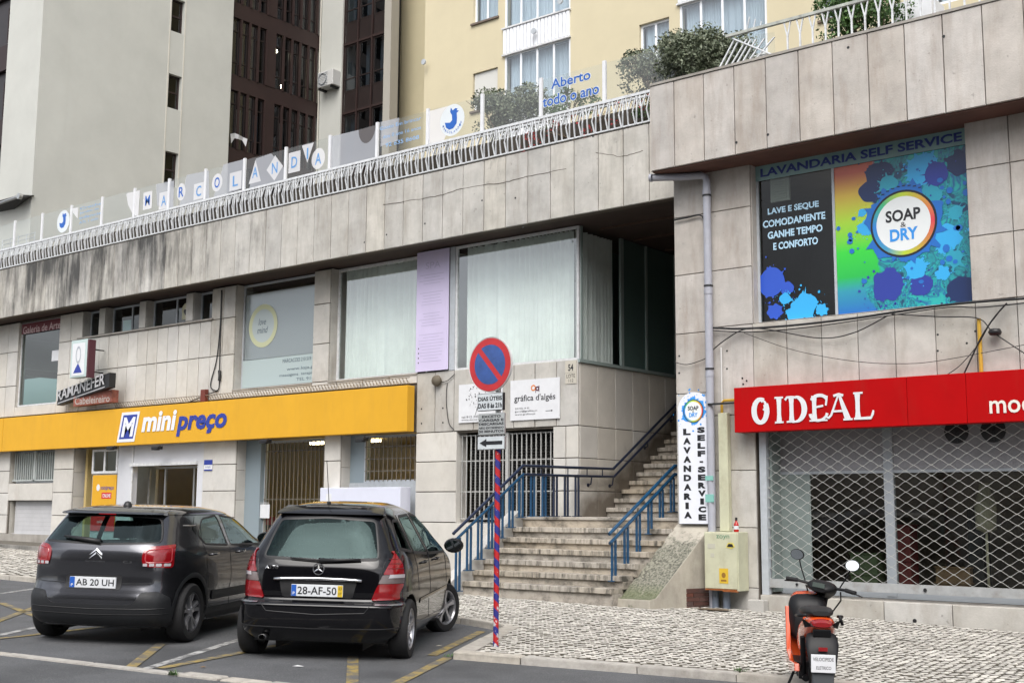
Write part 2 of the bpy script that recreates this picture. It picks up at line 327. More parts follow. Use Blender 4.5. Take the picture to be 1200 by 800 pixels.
def line(a, b, wd, mat, name, off=.004):
    a = Vector(a); b = Vector(b); d = (b-a).normalized(); n = Vector((-d.y, d.x))*wd/2; mb = MB(); N = 8
    for i in range(N):
        p = a+(b-a)*i/N; q = a+(b-a)*(i+1)/N
        mb.quad(*[(v.x, v.y, road_z(v.x)+off) for v in (p-n, q-n, q+n, p+n)])
    build(name, mb, mat, mark)
for k, (a, b) in enumerate([((-10.05, 7.0), (-12.95, 11.8)), ((-12.95, 6.75), (-16.2, 11.7)), ((-15.9, 6.2), (-19.3, 11.5))]): line(a, b, .10, PW, 'white_line')
for a, b in [((-10.2, 6.95), (-11.6, 8.3)), ((-10.0, 7.15), (-10.7, 9.3)), ((-9.45, 9.1), (-8.05, 7.75)), ((-7.75, 7.9), (-8.72, 9.75)), ((-8.95, 9.75), (-10.1, 11.9)),
             ((-14.2, 7.6), (-16.6, 9.9)), ((-14.9, 8.2), (-13.4, 7.2)), ((-13.0, 6.9), (-13.45, 9.0)), ((-15.6, 9.3), (-18, 11.2)), ((-14.4, 8.6), (-17, 9.4))]: line(a, b, .11, PY, 'yellow_line', .008)

# cobbles: small split limestone blocks, laid in slightly wavering diagonal rows
def inpoly(x, y, P):
    c = False; j = len(P)-1
    for i in range(len(P)):
        if (P[i][1] > y) != (P[j][1] > y) and x < (P[j][0]-P[i][0])*(y-P[i][1])/(P[j][1]-P[i][1])+P[i][0]: c = not c
        j = i
    return c
def cobbles(area, ang, pitch, name, seed):
    rs = np.random.RandomState(seed); xs = [p[0] for p in area]; ys = [p[1] for p in area]
    cx, cy = (min(xs)+max(xs))/2, (min(ys)+max(ys))/2; R = math.hypot(max(xs)-min(xs), max(ys)-min(ys))/2+.5
    V = []; F = []; n = int(R/pitch)
    ca, sa = cos(ang), sin(ang)
    for i in range(-n, n):
        for j in range(-n, n):
            u = (i+(.5 if j % 2 else 0))*pitch*1.12+rs.uniform(-.008, .008); v = j*pitch*.92+rs.uniform(-.006, .006)+.03*sin(u*1.7)+.02*sin(j*.23+u)
            x = cx+u*ca-v*sa; y = cy+u*sa+v*ca
            if not inpoly(x, y, area): continue
            hx = pitch*.5*rs.uniform(.68, .90); hy = pitch*.36*rs.uniform(.66, .90); t = ang+rs.uniform(-.15, .15); c, s = cos(t), sin(t)
            z = pave_z(x)+.006*sin(x*1.3+y)+rs.uniform(-.006, .006)-.0; b = len(V)
            tx, ty = rs.uniform(-.05, .05), rs.uniform(-.05, .05)
            for (kx, ky, zz) in ((-1,-1,-.04),(1,-1,-.04),(1,1,-.04),(-1,1,-.04),(-.97,-.97,-.006),(.97,-.97,-.006),(.97,.97,-.006),(-.97,.97,-.006),(-.75,-.70,0),(.75,-.70,0),(.75,.70,0),(-.75,.70,0)):
                px, py = kx*hx*(1+rs.uniform(-.08, .08)), ky*hy*(1+rs.uniform(-.08, .08))
                V.append((x+px*c-py*s, y+px*s+py*c, z+zz+px*tx+py*ty))
            for o in (0, 4): F += [(b+o+k, b+o+(k+1) % 4, b+o+4+(k+1) % 4, b+o+4+k) for k in range(4)]
            F.append((b+8, b+9, b+10, b+11))
    me = bpy.data.meshes.new(name); me.from_pydata(V, [], F); me.materials.append(COB); me.materials.append(BED_SHADE); me.polygons.foreach_set('material_index', [1 if k % 9 < 4 else 0 for k in range(len(F))]); me.update()  # side faces take the dark bedding colour as painted shade in the gaps
    o = bpy.data.objects.new(name, me); col.objects.link(o); o.parent = pav; o['kind'] = 'stuff'
def cobmat():
    m = M('pale_cobble', (.49,.47,.425), .75, var=.22, vs=1.2, bump=.4, bs=120, grime=.35, gcol=(.2,.18,.14), gs=(1,1,1), glo=.5, ghi=.75)
    nt = m.node_tree; L = nt.links.new; b = nt.nodes['Principled BSDF']; old = b.inputs['Base Color'].links[0].from_socket
    g = _n(nt, 'ShaderNodeNewGeometry'); mr = _n(nt, 'ShaderNodeMapRange'); L(g.outputs['Random Per Island'], mr.inputs[0]); mr.inputs[3].default_value = .68; mr.inputs[4].default_value = 1.12
    hv = _n(nt, 'ShaderNodeHueSaturation'); L(old, hv.inputs['Color']); L(mr.outputs[0], hv.inputs['Value']); L(hv.outputs[0], b.inputs['Base Color']); return m
COB = cobmat()
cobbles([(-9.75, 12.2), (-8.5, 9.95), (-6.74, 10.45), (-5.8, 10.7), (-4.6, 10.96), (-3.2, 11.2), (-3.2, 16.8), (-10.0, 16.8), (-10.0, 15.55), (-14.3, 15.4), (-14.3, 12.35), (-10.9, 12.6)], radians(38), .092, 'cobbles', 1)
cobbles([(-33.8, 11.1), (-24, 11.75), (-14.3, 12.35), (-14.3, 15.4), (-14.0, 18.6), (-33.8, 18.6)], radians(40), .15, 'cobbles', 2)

# low wall and raised walk along the far left shops
lw = thing('low_retaining_wall', 'low stained concrete retaining wall beside the pavement at the far left', 'wall', (-36, 16.8, 0.3))
mb = MB(); mb.prism([(-45, road_z(-45)), (-26.5, .2), (-26.5, .50), (-45, .72)], 'y', 16.8, 17.0); build('wall', mb, M('mossy_concrete', (.27,.26,.24), .9, var=.4, vs=3, grime=.8, gcol=(.05,.05,.045), glo=.4, ghi=.65), lw)
mb = MB(); mb.prism([(-45, .2), (-26.5, .2), (-26.5, .485), (-45, .70)], 'y', 17.0, 18.66); build('raised_walk', mb, BED_SHADE, lw)

# ================================================================ BUILDING: right wing with the laundry window
D = 16.85; DP = 16.3
rw = thing('laundry_building', 'stone clad building on the right with the printed laundry window', 'building', (-6, D, 0))
mb = MB()
X0, X1 = -10.28, 3.0
zb = -.3
WX0, WX1, WZ0, WZ1 = -8.9, -5.57, 4.34, 6.87          # laundry window opening
SX0, SX1, SZ0, SZ1 = -8.86, -1.0, .26, 2.95            # shutter opening
yb = D+.035
def wallbox(mb, x0, x1, z0, z1, y0=yb, y1=yb+.26): mb.box(x0, y0, z0, x1, y1, z1)
wallbox(mb, X0+.01, WX0, zb, 8.2); wallbox(mb, WX1, X1, SZ1, 8.2); wallbox(mb, WX0, WX1, SZ1, WZ0); wallbox(mb, WX0, WX1, WZ1, 8.2)
wallbox(mb, SX1, X1, zb, SZ1); wallbox(mb, WX0, SX1, zb, SZ0)
mb.box(X0+.01, yb, zb, X0+.25, 30, 6.87)                  # side wall along the stairs
build('wall_core', mb, MORTAR, rw)
def slab(x0, x1, z0, z1, Y, th, mat, parent, name='cladding_panel', g=.0055, bev=.006, j=.003):
    piece(name, parent, ((x0+x1)/2, Y+th/2+random.uniform(-j, j), (z0+z1)/2), (x1-x0-2*g, th, z1-z0-2*g), mat, bev)
# left pier
for z0, z1 in [(0, .62), (.62, 1.24), (1.24, 2.36), (2.36, 3.32), (3.32, 4.28), (4.28, 5.23), (5.23, 6.18), (6.18, 6.85)]:
    slab(X0, -9.62, z0-.1 if z0 == 0 else z0, z1, D, .035, STONEP if z0 > 3 else STONE, rw)
for z0, z1 in [(0, .35), (.35, 1.24), (1.24, 2.10), (2.10, 2.95)]: slab(-9.62, -8.9, z0-.1 if z0 == 0 else z0, z1, D, .035, STONE, rw)
for z0, z1 in [(2.95, 4.33), (4.33, 5.23), (5.23, 6.18), (6.18, 6.85)]: slab(-9.62, -8.9, z0, z1, D, .035, STONEP, rw)
xx = [-8.9, -8.34, -7.78, -7.22, -6.67, -6.09, -5.53, -4.98, -4.42, -3.86, -3.3, -2.75, -2.2, -1.65, -1.1]
for a, b in zip(xx[:-1], xx[1:]): slab(a, b, 2.95, 4.33, D, .035, STONE, rw)
for a, b in [(-5.57, -4.98), (-4.98, -4.42), (-4.42, -3.86), (-3.86, -3.3), (-3.3, -2.75), (-2.75, -2.2), (-2.2, -1.65)]:
    for z0, z1 in [(4.33, 5.23), (5.23, 6.18), (6.18, 6.85)]: slab(a, b, z0, z1, D, .035, STONEP, rw)
# base course under the shutter
for i in range(8): slab(-8.86+i*.95, -8.86+(i+1)*.95, -.3, .26, D-.02, .055, STONE, rw)
mb = MB(); mb.box(-8.86, D+.03, .15, -1, D+.6, .262); build('threshold', mb, CONC, rw)
# window reveal, sill
mb = MB(); mb.box(WX0-.0, D+.036, WZ0, WX0+.012, D+.25, WZ1); mb.box(WX0, D+.036, WZ0-.02, WX1, D+.25, WZ0+.004); build('window_reveal', mb, STONEP, rw)
# parapet
mb = MB(); mb.box(-10.34, DP+.035, 6.87, X1, D+.4, 8.25); build('parapet_core', mb, MORTAR, rw)
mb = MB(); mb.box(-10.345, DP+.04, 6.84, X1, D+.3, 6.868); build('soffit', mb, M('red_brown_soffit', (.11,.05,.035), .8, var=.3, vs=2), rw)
x = -10.35; nx = -9.92
while x < 1.5:
    slab(x, nx, 6.86, 8.27, DP, .04, STONEP, rw, g=.007); x, nx = nx, nx+.537
mb = MB(); mb.box(-10.36, DP-.015, 8.272, X1, DP+.3, 8.31); build('coping', mb, CONC, rw)
# end slab facing the stairs side
piece('cladding_panel', rw, (-10.36, (DP+D)/2, 7.56), (.03, D-DP-.03, 1.4), STONEP, .004, 'x')

# laundry window: printed glass
lw_ = thing('laundry_window', 'laundry shop window with colourful soap splash print and lettering', 'window', (-7.2, 17.05, 4.34))
YG = 17.05
mb = MB()
for a in ((WX0, WZ0, WX0+.05, WZ1), (WX1-.03, WZ0, WX1+.03, WZ1), (-7.63, WZ0, -7.59, 6.6)): mb.box(a[0], YG-.02, a[1], a[2], YG+.03, a[3])
mb.box(WX0, YG-.02, WZ0, WX1, YG+.03, WZ0+.03); build('frame', mb, GREYM, lw_)
mb = MB(); mb.quad((WX0+.05, YG, WZ0+.03), (-7.61, YG, WZ0+.03), (-7.61, YG, 6.6), (WX0+.05, YG, 6.6)); build('pane', mb, GL('shop_glass', (.5,.55,.55), .03), lw_)
mb = MB(); mb.quad((WX0, YG-.024, 6.6), (WX1, YG-.024, 6.6), (WX1, YG-.024, WZ1+.05), (WX0, YG-.024, WZ1+.05)); build('header_band', mb, M('pale_green_film', (.22,.36,.36), .35, var=.12, vs=1.5), lw_)
DBLUE = M('dark_blue_letters', (.018,.04,.22), .4); PALEB = M('pale_blue_letters', (.45,.68,.85), .4)
mb = MB(); mb.text('LAVANDARIA SELF SERVICE', (-8.80, 6.655, -5.66, 6.79), fy(YG-.028), bold=.03); build('lettering', mb, DBLUE, lw_)
mb = MB()
for i, (t, a, b) in enumerate([('LAVE E SEQUE', -8.70, -7.85), ('COMODAMENTE', -8.79, -7.75), ('GANHE TEMPO', -8.71, -7.80), ('E CONFORTO', -8.62, -7.88)]):
    z = 6.03-i*.185; mb.text(t, (a, z, b, z+.115), fy(YG-.006), bold=.035)
build('lettering', mb, PALEB, lw_)
def splashmat():
    m = bpy.data.materials.new('splash_print'); m.use_nodes = True; nt = m.node_tree; L = nt.links.new; b = nt.nodes['Principled BSDF']; b.inputs['Roughness'].default_value = .25
    g = _n(nt, 'ShaderNodeNewGeometry').outputs['Position']; s = _n(nt, 'ShaderNodeSeparateXYZ'); L(g, s.inputs[0])
    mz = _n(nt, 'ShaderNodeMapRange'); mz.inputs[1].default_value = 4.35; mz.inputs[2].default_value = 6.6; L(s.outputs[2], mz.inputs[0])
    cr = _n(nt, 'ShaderNodeValToRGB'); e = cr.color_ramp; L(mz.outputs[0], cr.inputs[0])
    cols = [(0, (.01,.12,.45)), (.16, (.02,.28,.38)), (.25, (.01,.45,.06)), (.42, (.03,.60,.04)), (.62, (.35,.60,.03)), (.8, (.62,.42,.05)), (.95, (.55,.10,.05))]
    e.elements[0].position, e.elements[0].color = 0, (*cols[0][1], 1); e.elements[1].position, e.elements[1].color = cols[-1][0], (*cols[-1][1], 1)
    for p, c in cols[1:-1]: q = e.elements.new(p); q.color = (*c, 1)
    n = _n(nt, 'ShaderNodeTexNoise'); n.inputs['Scale'].default_value = 1.9; n.inputs['Detail'].default_value = 5; n.inputs['Distortion'].default_value = 2.2; L(g, n.inputs['Vector'])
    c2 = _n(nt, 'ShaderNodeValToRGB'); e = c2.color_ramp; L(n.outputs[0], c2.inputs[0])
    e.elements[0].position = .3; e.elements[0].color = (.004,.02,.10,1); e.elements[1].position = .72; e.elements[1].color = (.02,.38,.36,1)
    for p, c in ((.40, (.004,.06,.13)), (.46, (.01,.30,.34)), (.50, (.006,.12,.20)), (.54, (.01,.38,.36)), (.58, (.008,.10,.28)), (.63, (.01,.36,.36))): q = e.elements.new(p); q.color = (*c, 1)
    # swirl boundary on the left side of the dark part
    mx = _n(nt, 'ShaderNodeMapRange'); mx.inputs[1].default_value = -7.25; mx.inputs[2].default_value = -6.6; L(s.outputs[0], mx.inputs[0])
    nn = _n(nt, 'ShaderNodeTexNoise'); nn.inputs['Scale'].default_value = 2.6; nn.inputs['Detail'].default_value = 3; L(g, nn.inputs['Vector'])
    a = _n(nt, 'ShaderNodeMath', operation='ADD'); L(mx.outputs[0], a.inputs[0]); L(nn.outputs[0], a.inputs[1])
    st = _n(nt, 'ShaderNodeMapRange'); st.inputs[1].default_value = .86; st.inputs[2].default_value = .93; L(a.outputs[0], st.inputs[0])
    mm = _n(nt, 'ShaderNodeMix', data_type='RGBA'); L(st.outputs[0], mm.inputs[0]); L(cr.outputs[0], mm.inputs[6]); L(c2.outputs[0], mm.inputs[7]); L(mm.outputs[2], b.inputs['Base Color']); return m
mb = MB(); mb.quad((-7.60, YG-.006, WZ0+.03), (WX1, YG-.006, WZ0+.03), (WX1, YG-.006, 6.6), (-7.60, YG-.006, 6.6)); build('splash_print', mb, splashmat(), lw_)
def splat(mb, cx, cz, r, y, n, seed, spike=.35, m=0):
    rr = random.Random(seed); k = 90; ph = [(rr.uniform(0, 6.3), rr.randint(2, 7), rr.uniform(.02, .07)) for _ in range(5)]
    sp_ = [(rr.uniform(0, 2*pi), rr.uniform(.03, .10), rr.uniform(.08, spike)) for _ in range(n)]; rad = []
    for i in range(k):
        a = 2*pi*i/k; v = 1+sum(c*sin(b*a+f) for f, b, c in ph)
        for b, w_, h in sp_: d = abs((a-b+pi) % (2*pi)-pi); v += h*max(0, 1-d/w_)**.7
        rad.append(r*v)
    mb.add([(cx, y, cz)]+[(cx+rad[i]*cos(2*pi*i/k), y, cz+rad[i]*sin(2*pi*i/k)) for i in range(k)], [(0, 1+i, 1+(i+1) % k) for i in range(k)], m)
    for _ in range(n): a = rr.uniform(0, 2*pi); d = r*rr.uniform(1.2, 1.9); q = r*rr.uniform(.02, .10); mb.disc(cx+d*cos(a), cz+d*sin(a), y, q, q*rr.uniform(.7, 1.2), 10, m)
ROYAL = M('royal_blue_print', (.02,.08,.50), .3); SKYB = M('sky_blue_print', (.03,.38,.75), .3); VIOLET = M('violet_blue_print', (.02,.04,.30), .3); TEALP = M('teal_print', (.02,.32,.45), .3)
mb = MB(); splat(mb, -8.66, 4.98, .22, YG-.007, 12, 1, .2); splat(mb, -8.40, 4.86, .10, YG-.008, 9, 2); splat(mb, -8.62, 4.52, .12, YG-.0075, 9, 5); build('print_blot', mb, ROYAL, lw_)
mb = MB(); splat(mb, -8.13, 4.55, .20, YG-.009, 15, 3, .3); splat(mb, -8.44, 4.70, .09, YG-.0095, 9, 4, .6); splat(mb, -8.3, 4.46, .12, YG-.0088, 9, 9); splat(mb, -7.85, 4.47, .09, YG-.0082, 11, 14); build('print_blot', mb, SKYB, lw_)
mb = MB(); splat(mb, -6.82, 4.73, .23, YG-.010, 17, 6, .18); splat(mb, -6.33, 4.68, .16, YG-.0102, 13, 7, .2); splat(mb, -6.05, 6.25, .17, YG-.0104, 11, 8, .5); build('print_blot', mb, VIOLET, lw_)
mb = MB(); splat(mb, -6.40, 4.92, .15, YG-.0108, 17, 10, .4); splat(mb, -6.02, 4.81, .10, YG-.0106, 11, 11, .3); splat(mb, -5.95, 5.30, .20, YG-.0092, 13, 12, .4); splat(mb, -7.12, 5.62, .12, YG-.0094, 9, 13, .3); splat(mb, -6.25, 6.35, .23, YG-.0091, 15, 15, .4); splat(mb, -7.17, 5.85, .06, YG-.0093, 9, 16, .3); build('print_blot', mb, SKYB, lw_)
mb = MB(); splat(mb, -6.15, 5.95, .16, YG-.0096, 20, 21, .9); splat(mb, -5.85, 5.0, .12, YG-.0097, 16, 22, .9); splat(mb, -6.75, 6.2, .14, YG-.0098, 14, 23, .7); splat(mb, -5.8, 5.65, .10, YG-.0099, 14, 24, .9); build('print_blot', mb, TEALP, lw_)
mb = MB(); splat(mb, -6.9, 6.38, .20, YG-.0089, 8, 31, .2); splat(mb, -7.05, 6.15, .16, YG-.00885, 6, 32, .2); splat(mb, -5.72, 6.35, .18, YG-.00895, 6, 33, .3); splat(mb, -5.75, 4.55, .2, YG-.00898, 6, 34, .3); build('print_blot', mb, M('deep_navy_print', (.006,.022,.10), .3), lw_)
def ringmat():
    m = bpy.data.materials.new('rainbow_ring'); m.use_nodes = True; nt = m.node_tree; L = nt.links.new; b = nt.nodes['Principled BSDF']; b.inputs['Roughness'].default_value = .3
    g = _n(nt, 'ShaderNodeNewGeometry').outputs['Normal']
    tc = _n(nt, 'ShaderNodeTexCoord'); s = _n(nt, 'ShaderNodeSeparateXYZ'); L(tc.outputs['Generated'], s.inputs[0])
    ax = _n(nt, 'ShaderNodeMath', operation='SUBTRACT'); L(s.outputs[0], ax.inputs[0]); ax.inputs[1].default_value = .5
    az = _n(nt, 'ShaderNodeMath', operation='SUBTRACT'); L(s.outputs[2], az.inputs[0]); az.inputs[1].default_value = .5
    at = _n(nt, 'ShaderNodeMath', operation='ARCTAN2'); L(az.outputs[0], at.inputs[0]); L(ax.outputs[0], at.inputs[1])
    mr = _n(nt, 'ShaderNodeMapRange'); mr.inputs[1].default_value = -pi; mr.inputs[2].default_value = pi; L(at.outputs[0], mr.inputs[0])
    cr = _n(nt, 'ShaderNodeValToRGB'); e = cr.color_ramp; L(mr.outputs[0], cr.inputs[0])
    e.elements[0].color = (.02,.2,.6,1); e.elements[1].color = (.02,.2,.6,1)
    for p, c in ((.15, (.05,.3,.5)), (.25, (.45,.6,.03)), (.38, (.55,.25,.05)), (.5, (.7,.05,.08)), (.62, (.65,.3,.05)), (.75, (.5,.65,.03)), (.87, (.05,.45,.2))): q = e.elements.new(p); q.color = (*c, 1)
    L(cr.outputs[0], b.inputs['Base Color']); return m
RING = ringmat(); WPR = M('white_print', (.75,.78,.78), .35); BLK = M('black_print', (.012,.012,.015), .4); LBLUE = M('light_blue_print', (.03,.28,.75), .4)
def ring(mb, cx, cz, y, r0, r1, n=48, m=0, s=1.0):
    vs = [(cx+r*cos(2*pi*k/n), y, cz+s*r*sin(2*pi*k/n)) for r in (r0, r1) for k in range(n)]
    mb.add(vs, [(k, (k+1) % n, n+(k+1) % n, n+k) for k in range(n)], m)
def logo(par, cx, cz, R_, y, crown=True):
    mb = MB(); splat(mb, cx, cz, R_*1.16, y, 30, int(R_*1000), .22); build('logo_backing', mb, M('mid_blue_print', (.01,.14,.50), .3) if R_ > .3 else LBLUE, par)
    mb = MB(); ring(mb, cx, cz, y-.003, R_*.86, R_*1.0); build('logo_ring', mb, RING, par)
    mb = MB(); ring(mb, cx, cz, y-.002, R_*1.0, R_*1.07); mb.text('SOAP', (cx-R_*.56, cz+R_*.08, cx+R_*.56, cz+R_*.46), fy(y-.006), bold=.03); mb.text('&', (cx-R_*.09, cz-R_*.12, cx+R_*.09, cz+R_*.04), fy(y-.006)); build('logo_lettering', mb, BLK if R_ < .3 else BLK, par)
    mb = MB(); mb.disc(cx, cz, y-.0035, R_*.87, R_*.87, 40); build('logo_disc', mb, WPR, par)
    mb = MB(); mb.text('DRY', (cx-R_*.44, cz-R_*.54, cx+R_*.46, cz-R_*.15), fy(y-.0065), bold=.035); build('logo_lettering', mb, LBLUE, par)
    if crown:
        mb = MB()
        for k in range(9): a = radians(62+k*8.5); mb.box(cx+cos(a)*R_*1.20-.02, y-.004, cz+sin(a)*R_*1.20-.006, cx+cos(a)*R_*1.20+.025, y-.003, cz+sin(a)*R_*1.20+.008)
        build('logo_flecks', mb, BLK, par)
logo(lw_, -6.555, 5.60, .46, YG-.013)
# the ventilation grille seen in the dark half and the room behind
mb = MB(); mb.box(-8.66, YG+.02, 6.24, -8.34, YG+.06, 6.62)
for k in range(8): mb.box(-8.61, YG+.012, 6.28+k*.038, -8.39, YG+.02, 6.30+k*.038)
build('vent_grille', mb, M('cream_plastic', (.55,.55,.47), .6), lw_)
mb = MB(); mb.box(-10, YG+4.0, 2.9, -1, YG+4.1, 6.95); mb.box(-10, YG+.1, 6.88, -1, YG+4, 6.95); mb.box(-10, YG+.3, 2.9, -1, YG+4, 3.0); mb.box(-10.0, YG+.3, 2.9, -9.9, YG+4, 6.95); mb.box(-1, YG+.3, 2.9, -.9, YG+4, 6.95)
build('back_wall', mb, M('room_wall', (.12,.10,.09), .9, var=.3, vs=1), rw)
mb = MB(); mb.box(-8.1, YG+1.5, 5.9, -7.7, YG+1.8, 5.94); tag(build('ceiling_lamp', mb, M('lamp_glow', (.8,.8,.7), .5, emit=(1,.95,.8,4)), None), 'small lit ceiling lamp glowing inside the laundry window', 'lamp')

# ---- shutter and shop behind it
sh = thing('shop_shutter', 'grey diamond lattice roller shutter closed under the red shop sign', 'shutter', (-5, D+.1, .26))
YS = D+.10
rods = 31; z0, z1 = .50, 2.80; pit = (z1-z0)/rods; hw = .124
LX0, LX1 = -8.74, -1.1; ns = int((LX1-LX0)/hw)
LAT = M('galvanised_lattice', (.50,.50,.47), .45, .35, var=.15, vs=8, grime=.3, gcol=(.25,.2,.15), gs=(4,4,4))
_lm = {}
def rodmesh(ph):
    if ph in _lm: return _lm[ph]
    V = []; F = []; a = pit*.46; t = .0031; pts = []
    for i in range(ns+1):
        s = 1 if (i+ph) % 2 else -1; x = LX0+i*hw
        pts += [(x-.030, s*a*.66, s), (x-.010, s*a, s), (x+.010, s*a, s), (x+.030, s*a*.66, s)]
    for (x, z, s) in pts:
        yy = -.003*s
        V += [(x, -.004+yy, z-t), (x, .004+yy, z-t), (x, .004+yy, z+t), (x, -.004+yy, z+t)]
    for i in range(len(pts)-1):
        b = i*4; F += [(b+k, b+(k+1) % 4, b+4+(k+1) % 4, b+4+k) for k in range(4)]
    V = [(v[0]+5, v[1], v[2]) for v in V]
    me = bpy.data.meshes.new('lattice_rod'); me.from_pydata(V, [], F); me.materials.append(LAT); me.update(); _lm[ph] = me; return me
for i in range(rods):
    o = bpy.data.objects.new('lattice_rod', rodmesh(i % 2)); col.objects.link(o); o.parent = sh; o.location = (0, 0, z0+(i+.5)*pit-.26)
mb = MB(); mb.box(LX0-.02, YS-.03, .37, LX1, YS+.03, .495); build('bottom_bar', mb, M('galvanised_bar', (.42,.43,.43), .5, .3, var=.2, vs=5, grime=.5, gcol=(.2,.15,.1), gs=(3,3,3)), sh)
mb = MB(); mb.box(-8.86, YS-.05, .262, -8.75, YS+.05, 2.95); build('guide_rail', mb, GREYM, sh)
mb = MB(); mb.tube([(-8.3, YS-.035, .43), (-8.3, YS-.05, .43)], .02, 8); mb.tube([(-6.4, YS-.032, .43), (-6.4, YS-.045, .43)], .025, 8); build('lock_hole', mb, BLACK, sh)
shp = thing('glazed_front', 'dark glazed shop front seen behind the diamond lattice shutter', 'shopfront', (-5, D+.3, .26))
YF = D+.42
mb = MB(); mb.box(-8.74, YF, 2.07, -7.07, YF+.03, 2.95); mb.box(-6.93, YF, 2.07, -1.1, YF+.03, 2.95); build('upper_panel', mb, M('grey_panel', (.27,.27,.285), .6, var=.15, vs=2), shp)
mb = MB(); mb.box(-7.07, YF-.02, .3, -6.93, YF+.06, 2.95); mb.box(-8.74, YF-.01, .27, -1.1, YF+.05, .42); mb.box(-8.74, YF-.01, 2.04, -1.1, YF+.05, 2.08); mb.box(-4.3, YF-.02, .3, -4.2, YF+.06, 2.95); build('mullion', mb, M('grey_mullion', (.33,.36,.39), .5), shp)
GGP = M('grey_green_panel', (.2,.24,.23), .6, var=.2, vs=2); mb = MB(); mb.box(-8.74, D+.14, .3, -8.70, YF, 2.9); build('side_panel', mb, GGP, shp); mb = MB(); mb.box(-8.70, YF-.005, .42, -8.22, YF+.02, 2.05); build('side_panel', mb, GGP, shp)
mb = MB(); mb.quad((-8.22, YF+.01, .42), (-1.1, YF+.01, .42), (-1.1, YF+.01, 2.05), (-8.22, YF+.01, 2.05)); build('pane', mb, GL('dark_shop_glass', (.55,.58,.56), .03), shp)
for cx in (-6.0, -5.5):
    mb = MB(); mb.disc(cx, 2.60, YF-.012, .17, .17, 24, t=.01); mb.box(cx-.15, YF-.02, 2.59, cx+.15, YF-.012, 2.61); mb.box(cx-.01, YF-.02, 2.45, cx+.01, YF-.012, 2.75); build('round_vent', mb, BLACK, shp)
mb = MB(); mb.box(-9.6, YF+2.6, -.3, 0, YF+2.7, 2.95); mb.box(-9.6, YF+.1, 2.9, 0, YF+5, 2.95); mb.box(-9.6, YF+.1, .2, 0, YF+5, .24); mb.box(-9.6, YF+.1, .2, -9.5, YF+5, 2.95)
build('room', mb, M('shop_interior', (.42,.36,.29), .9, var=.4, vs=1.5), shp)
# stock and furniture inside, faint shapes
rr = random.Random(5)
dm = [M('stock_'+n, c, .7) for n, c in (('brown', (.30,.20,.12)), ('maroon', (.25,.06,.06)), ('green', (.16,.22,.12)), ('cream', (.6,.57,.42)), ('black', (.04,.04,.04)))]
for x, wz, ww, mi, lab in [(-8.0, .62, .42, 2, 'low dark green display stand, leftmost inside the closed shop'), (-7.45, 1.05, .35, 1, 'tall maroon display stand just left of the grey mullion behind the lattice'), (-6.75, .45, .5, 0, 'low brown display stand right of the grey mullion behind the lattice'),
        (-5.45, .95, .55, 1, 'wide maroon display stand right of the pale dress form'), (-4.75, .6, .4, 4, 'black display stand near the right edge behind the lattice'), (-6.3, 1.3, .22, 4, 'slim tall black rack left of the pale dress form')]:
    y = YF+rr.uniform(.3, 1.2); mb = MB(); mb.box(x, y, .25, x+ww, y+.3, .25+wz)
    for q in range(2): mb.box(x-.02, y-.02, .25+wz*(q+1)/2-.02, x+ww+.02, y+.32, .25+wz*(q+1)/2)
    tag(build('display_stand', mb, dm[mi], None), lab, 'display stand', 'display stands in the dark shop')
mb = MB(); mb.tube([(-5.95, YF+.9, .3), (-5.95, YF+.9, 1.2)], .02); mb.lathe([(.03,1.2),(.14,1.25),(.15,1.6),(.09,1.78),(.07,1.9)], (-5.95, YF+.9, 0), n=16); tag(build('dress_form', mb, dm[3], None, True), 'pale dress form standing behind the lattice shutter', 'mannequin')

# ---- red sign
REDS = M('red_sign_sheet', (.40,.001,.002), .5, var=.10, vs=1.5, spec=.12, grime=.25, gcol=(.25,.03,.02), gs=(3,3,.5))
rs_ = thing('red_shop_sign', 'long red box sign with white shop name above the lattice shutter', 'sign', (-5, 16.6, 2.66))
xs = [-9.11, -6.43, -5.62, -2.9, .5]
for a, b in zip(xs[:-1], xs[1:]):
    mb = MB(); mb.box(a+.002, 16.6, 2.66, b-.002, 16.84, 3.335); build('sign_panel', mb, REDS, rs_, bevel=.006)
def stroke(mb, pts, ws, y, m=0):
    P = [Vector(p) for p in pts]; vs = []
    for i, p in enumerate(P):
        t = (P[min(i+1, len(P)-1)]-P[max(i-1, 0)]).normalized(); n = Vector((-t.y, t.x))*ws[i]/2; vs += [(p.x+n.x, y, p.y+n.y), (p.x-n.x, y, p.y-n.y)]
    mb.add(vs, [(2*i, 2*i+1, 2*i+3, 2*i+2) for i in range(len(P)-1)], m)
def arc(cx, cz, rx, rz, a0, a1, n=22): return [(cx+rx*cos(radians(a0+(a1-a0)*i/n)), cz+rz*sin(radians(a0+(a1-a0)*i/n))) for i in range(n+1)]
mb = MB(); Y = 16.592; z0, z1 = 2.775, 3.155; H = z1-z0; _y = [Y]
def st(p, w):
    _y[0] -= .0004; stroke(mb, p, [q*1.22 for q in w] if isinstance(w, (list, tuple)) else [w*1.22]*len(p), _y[0])
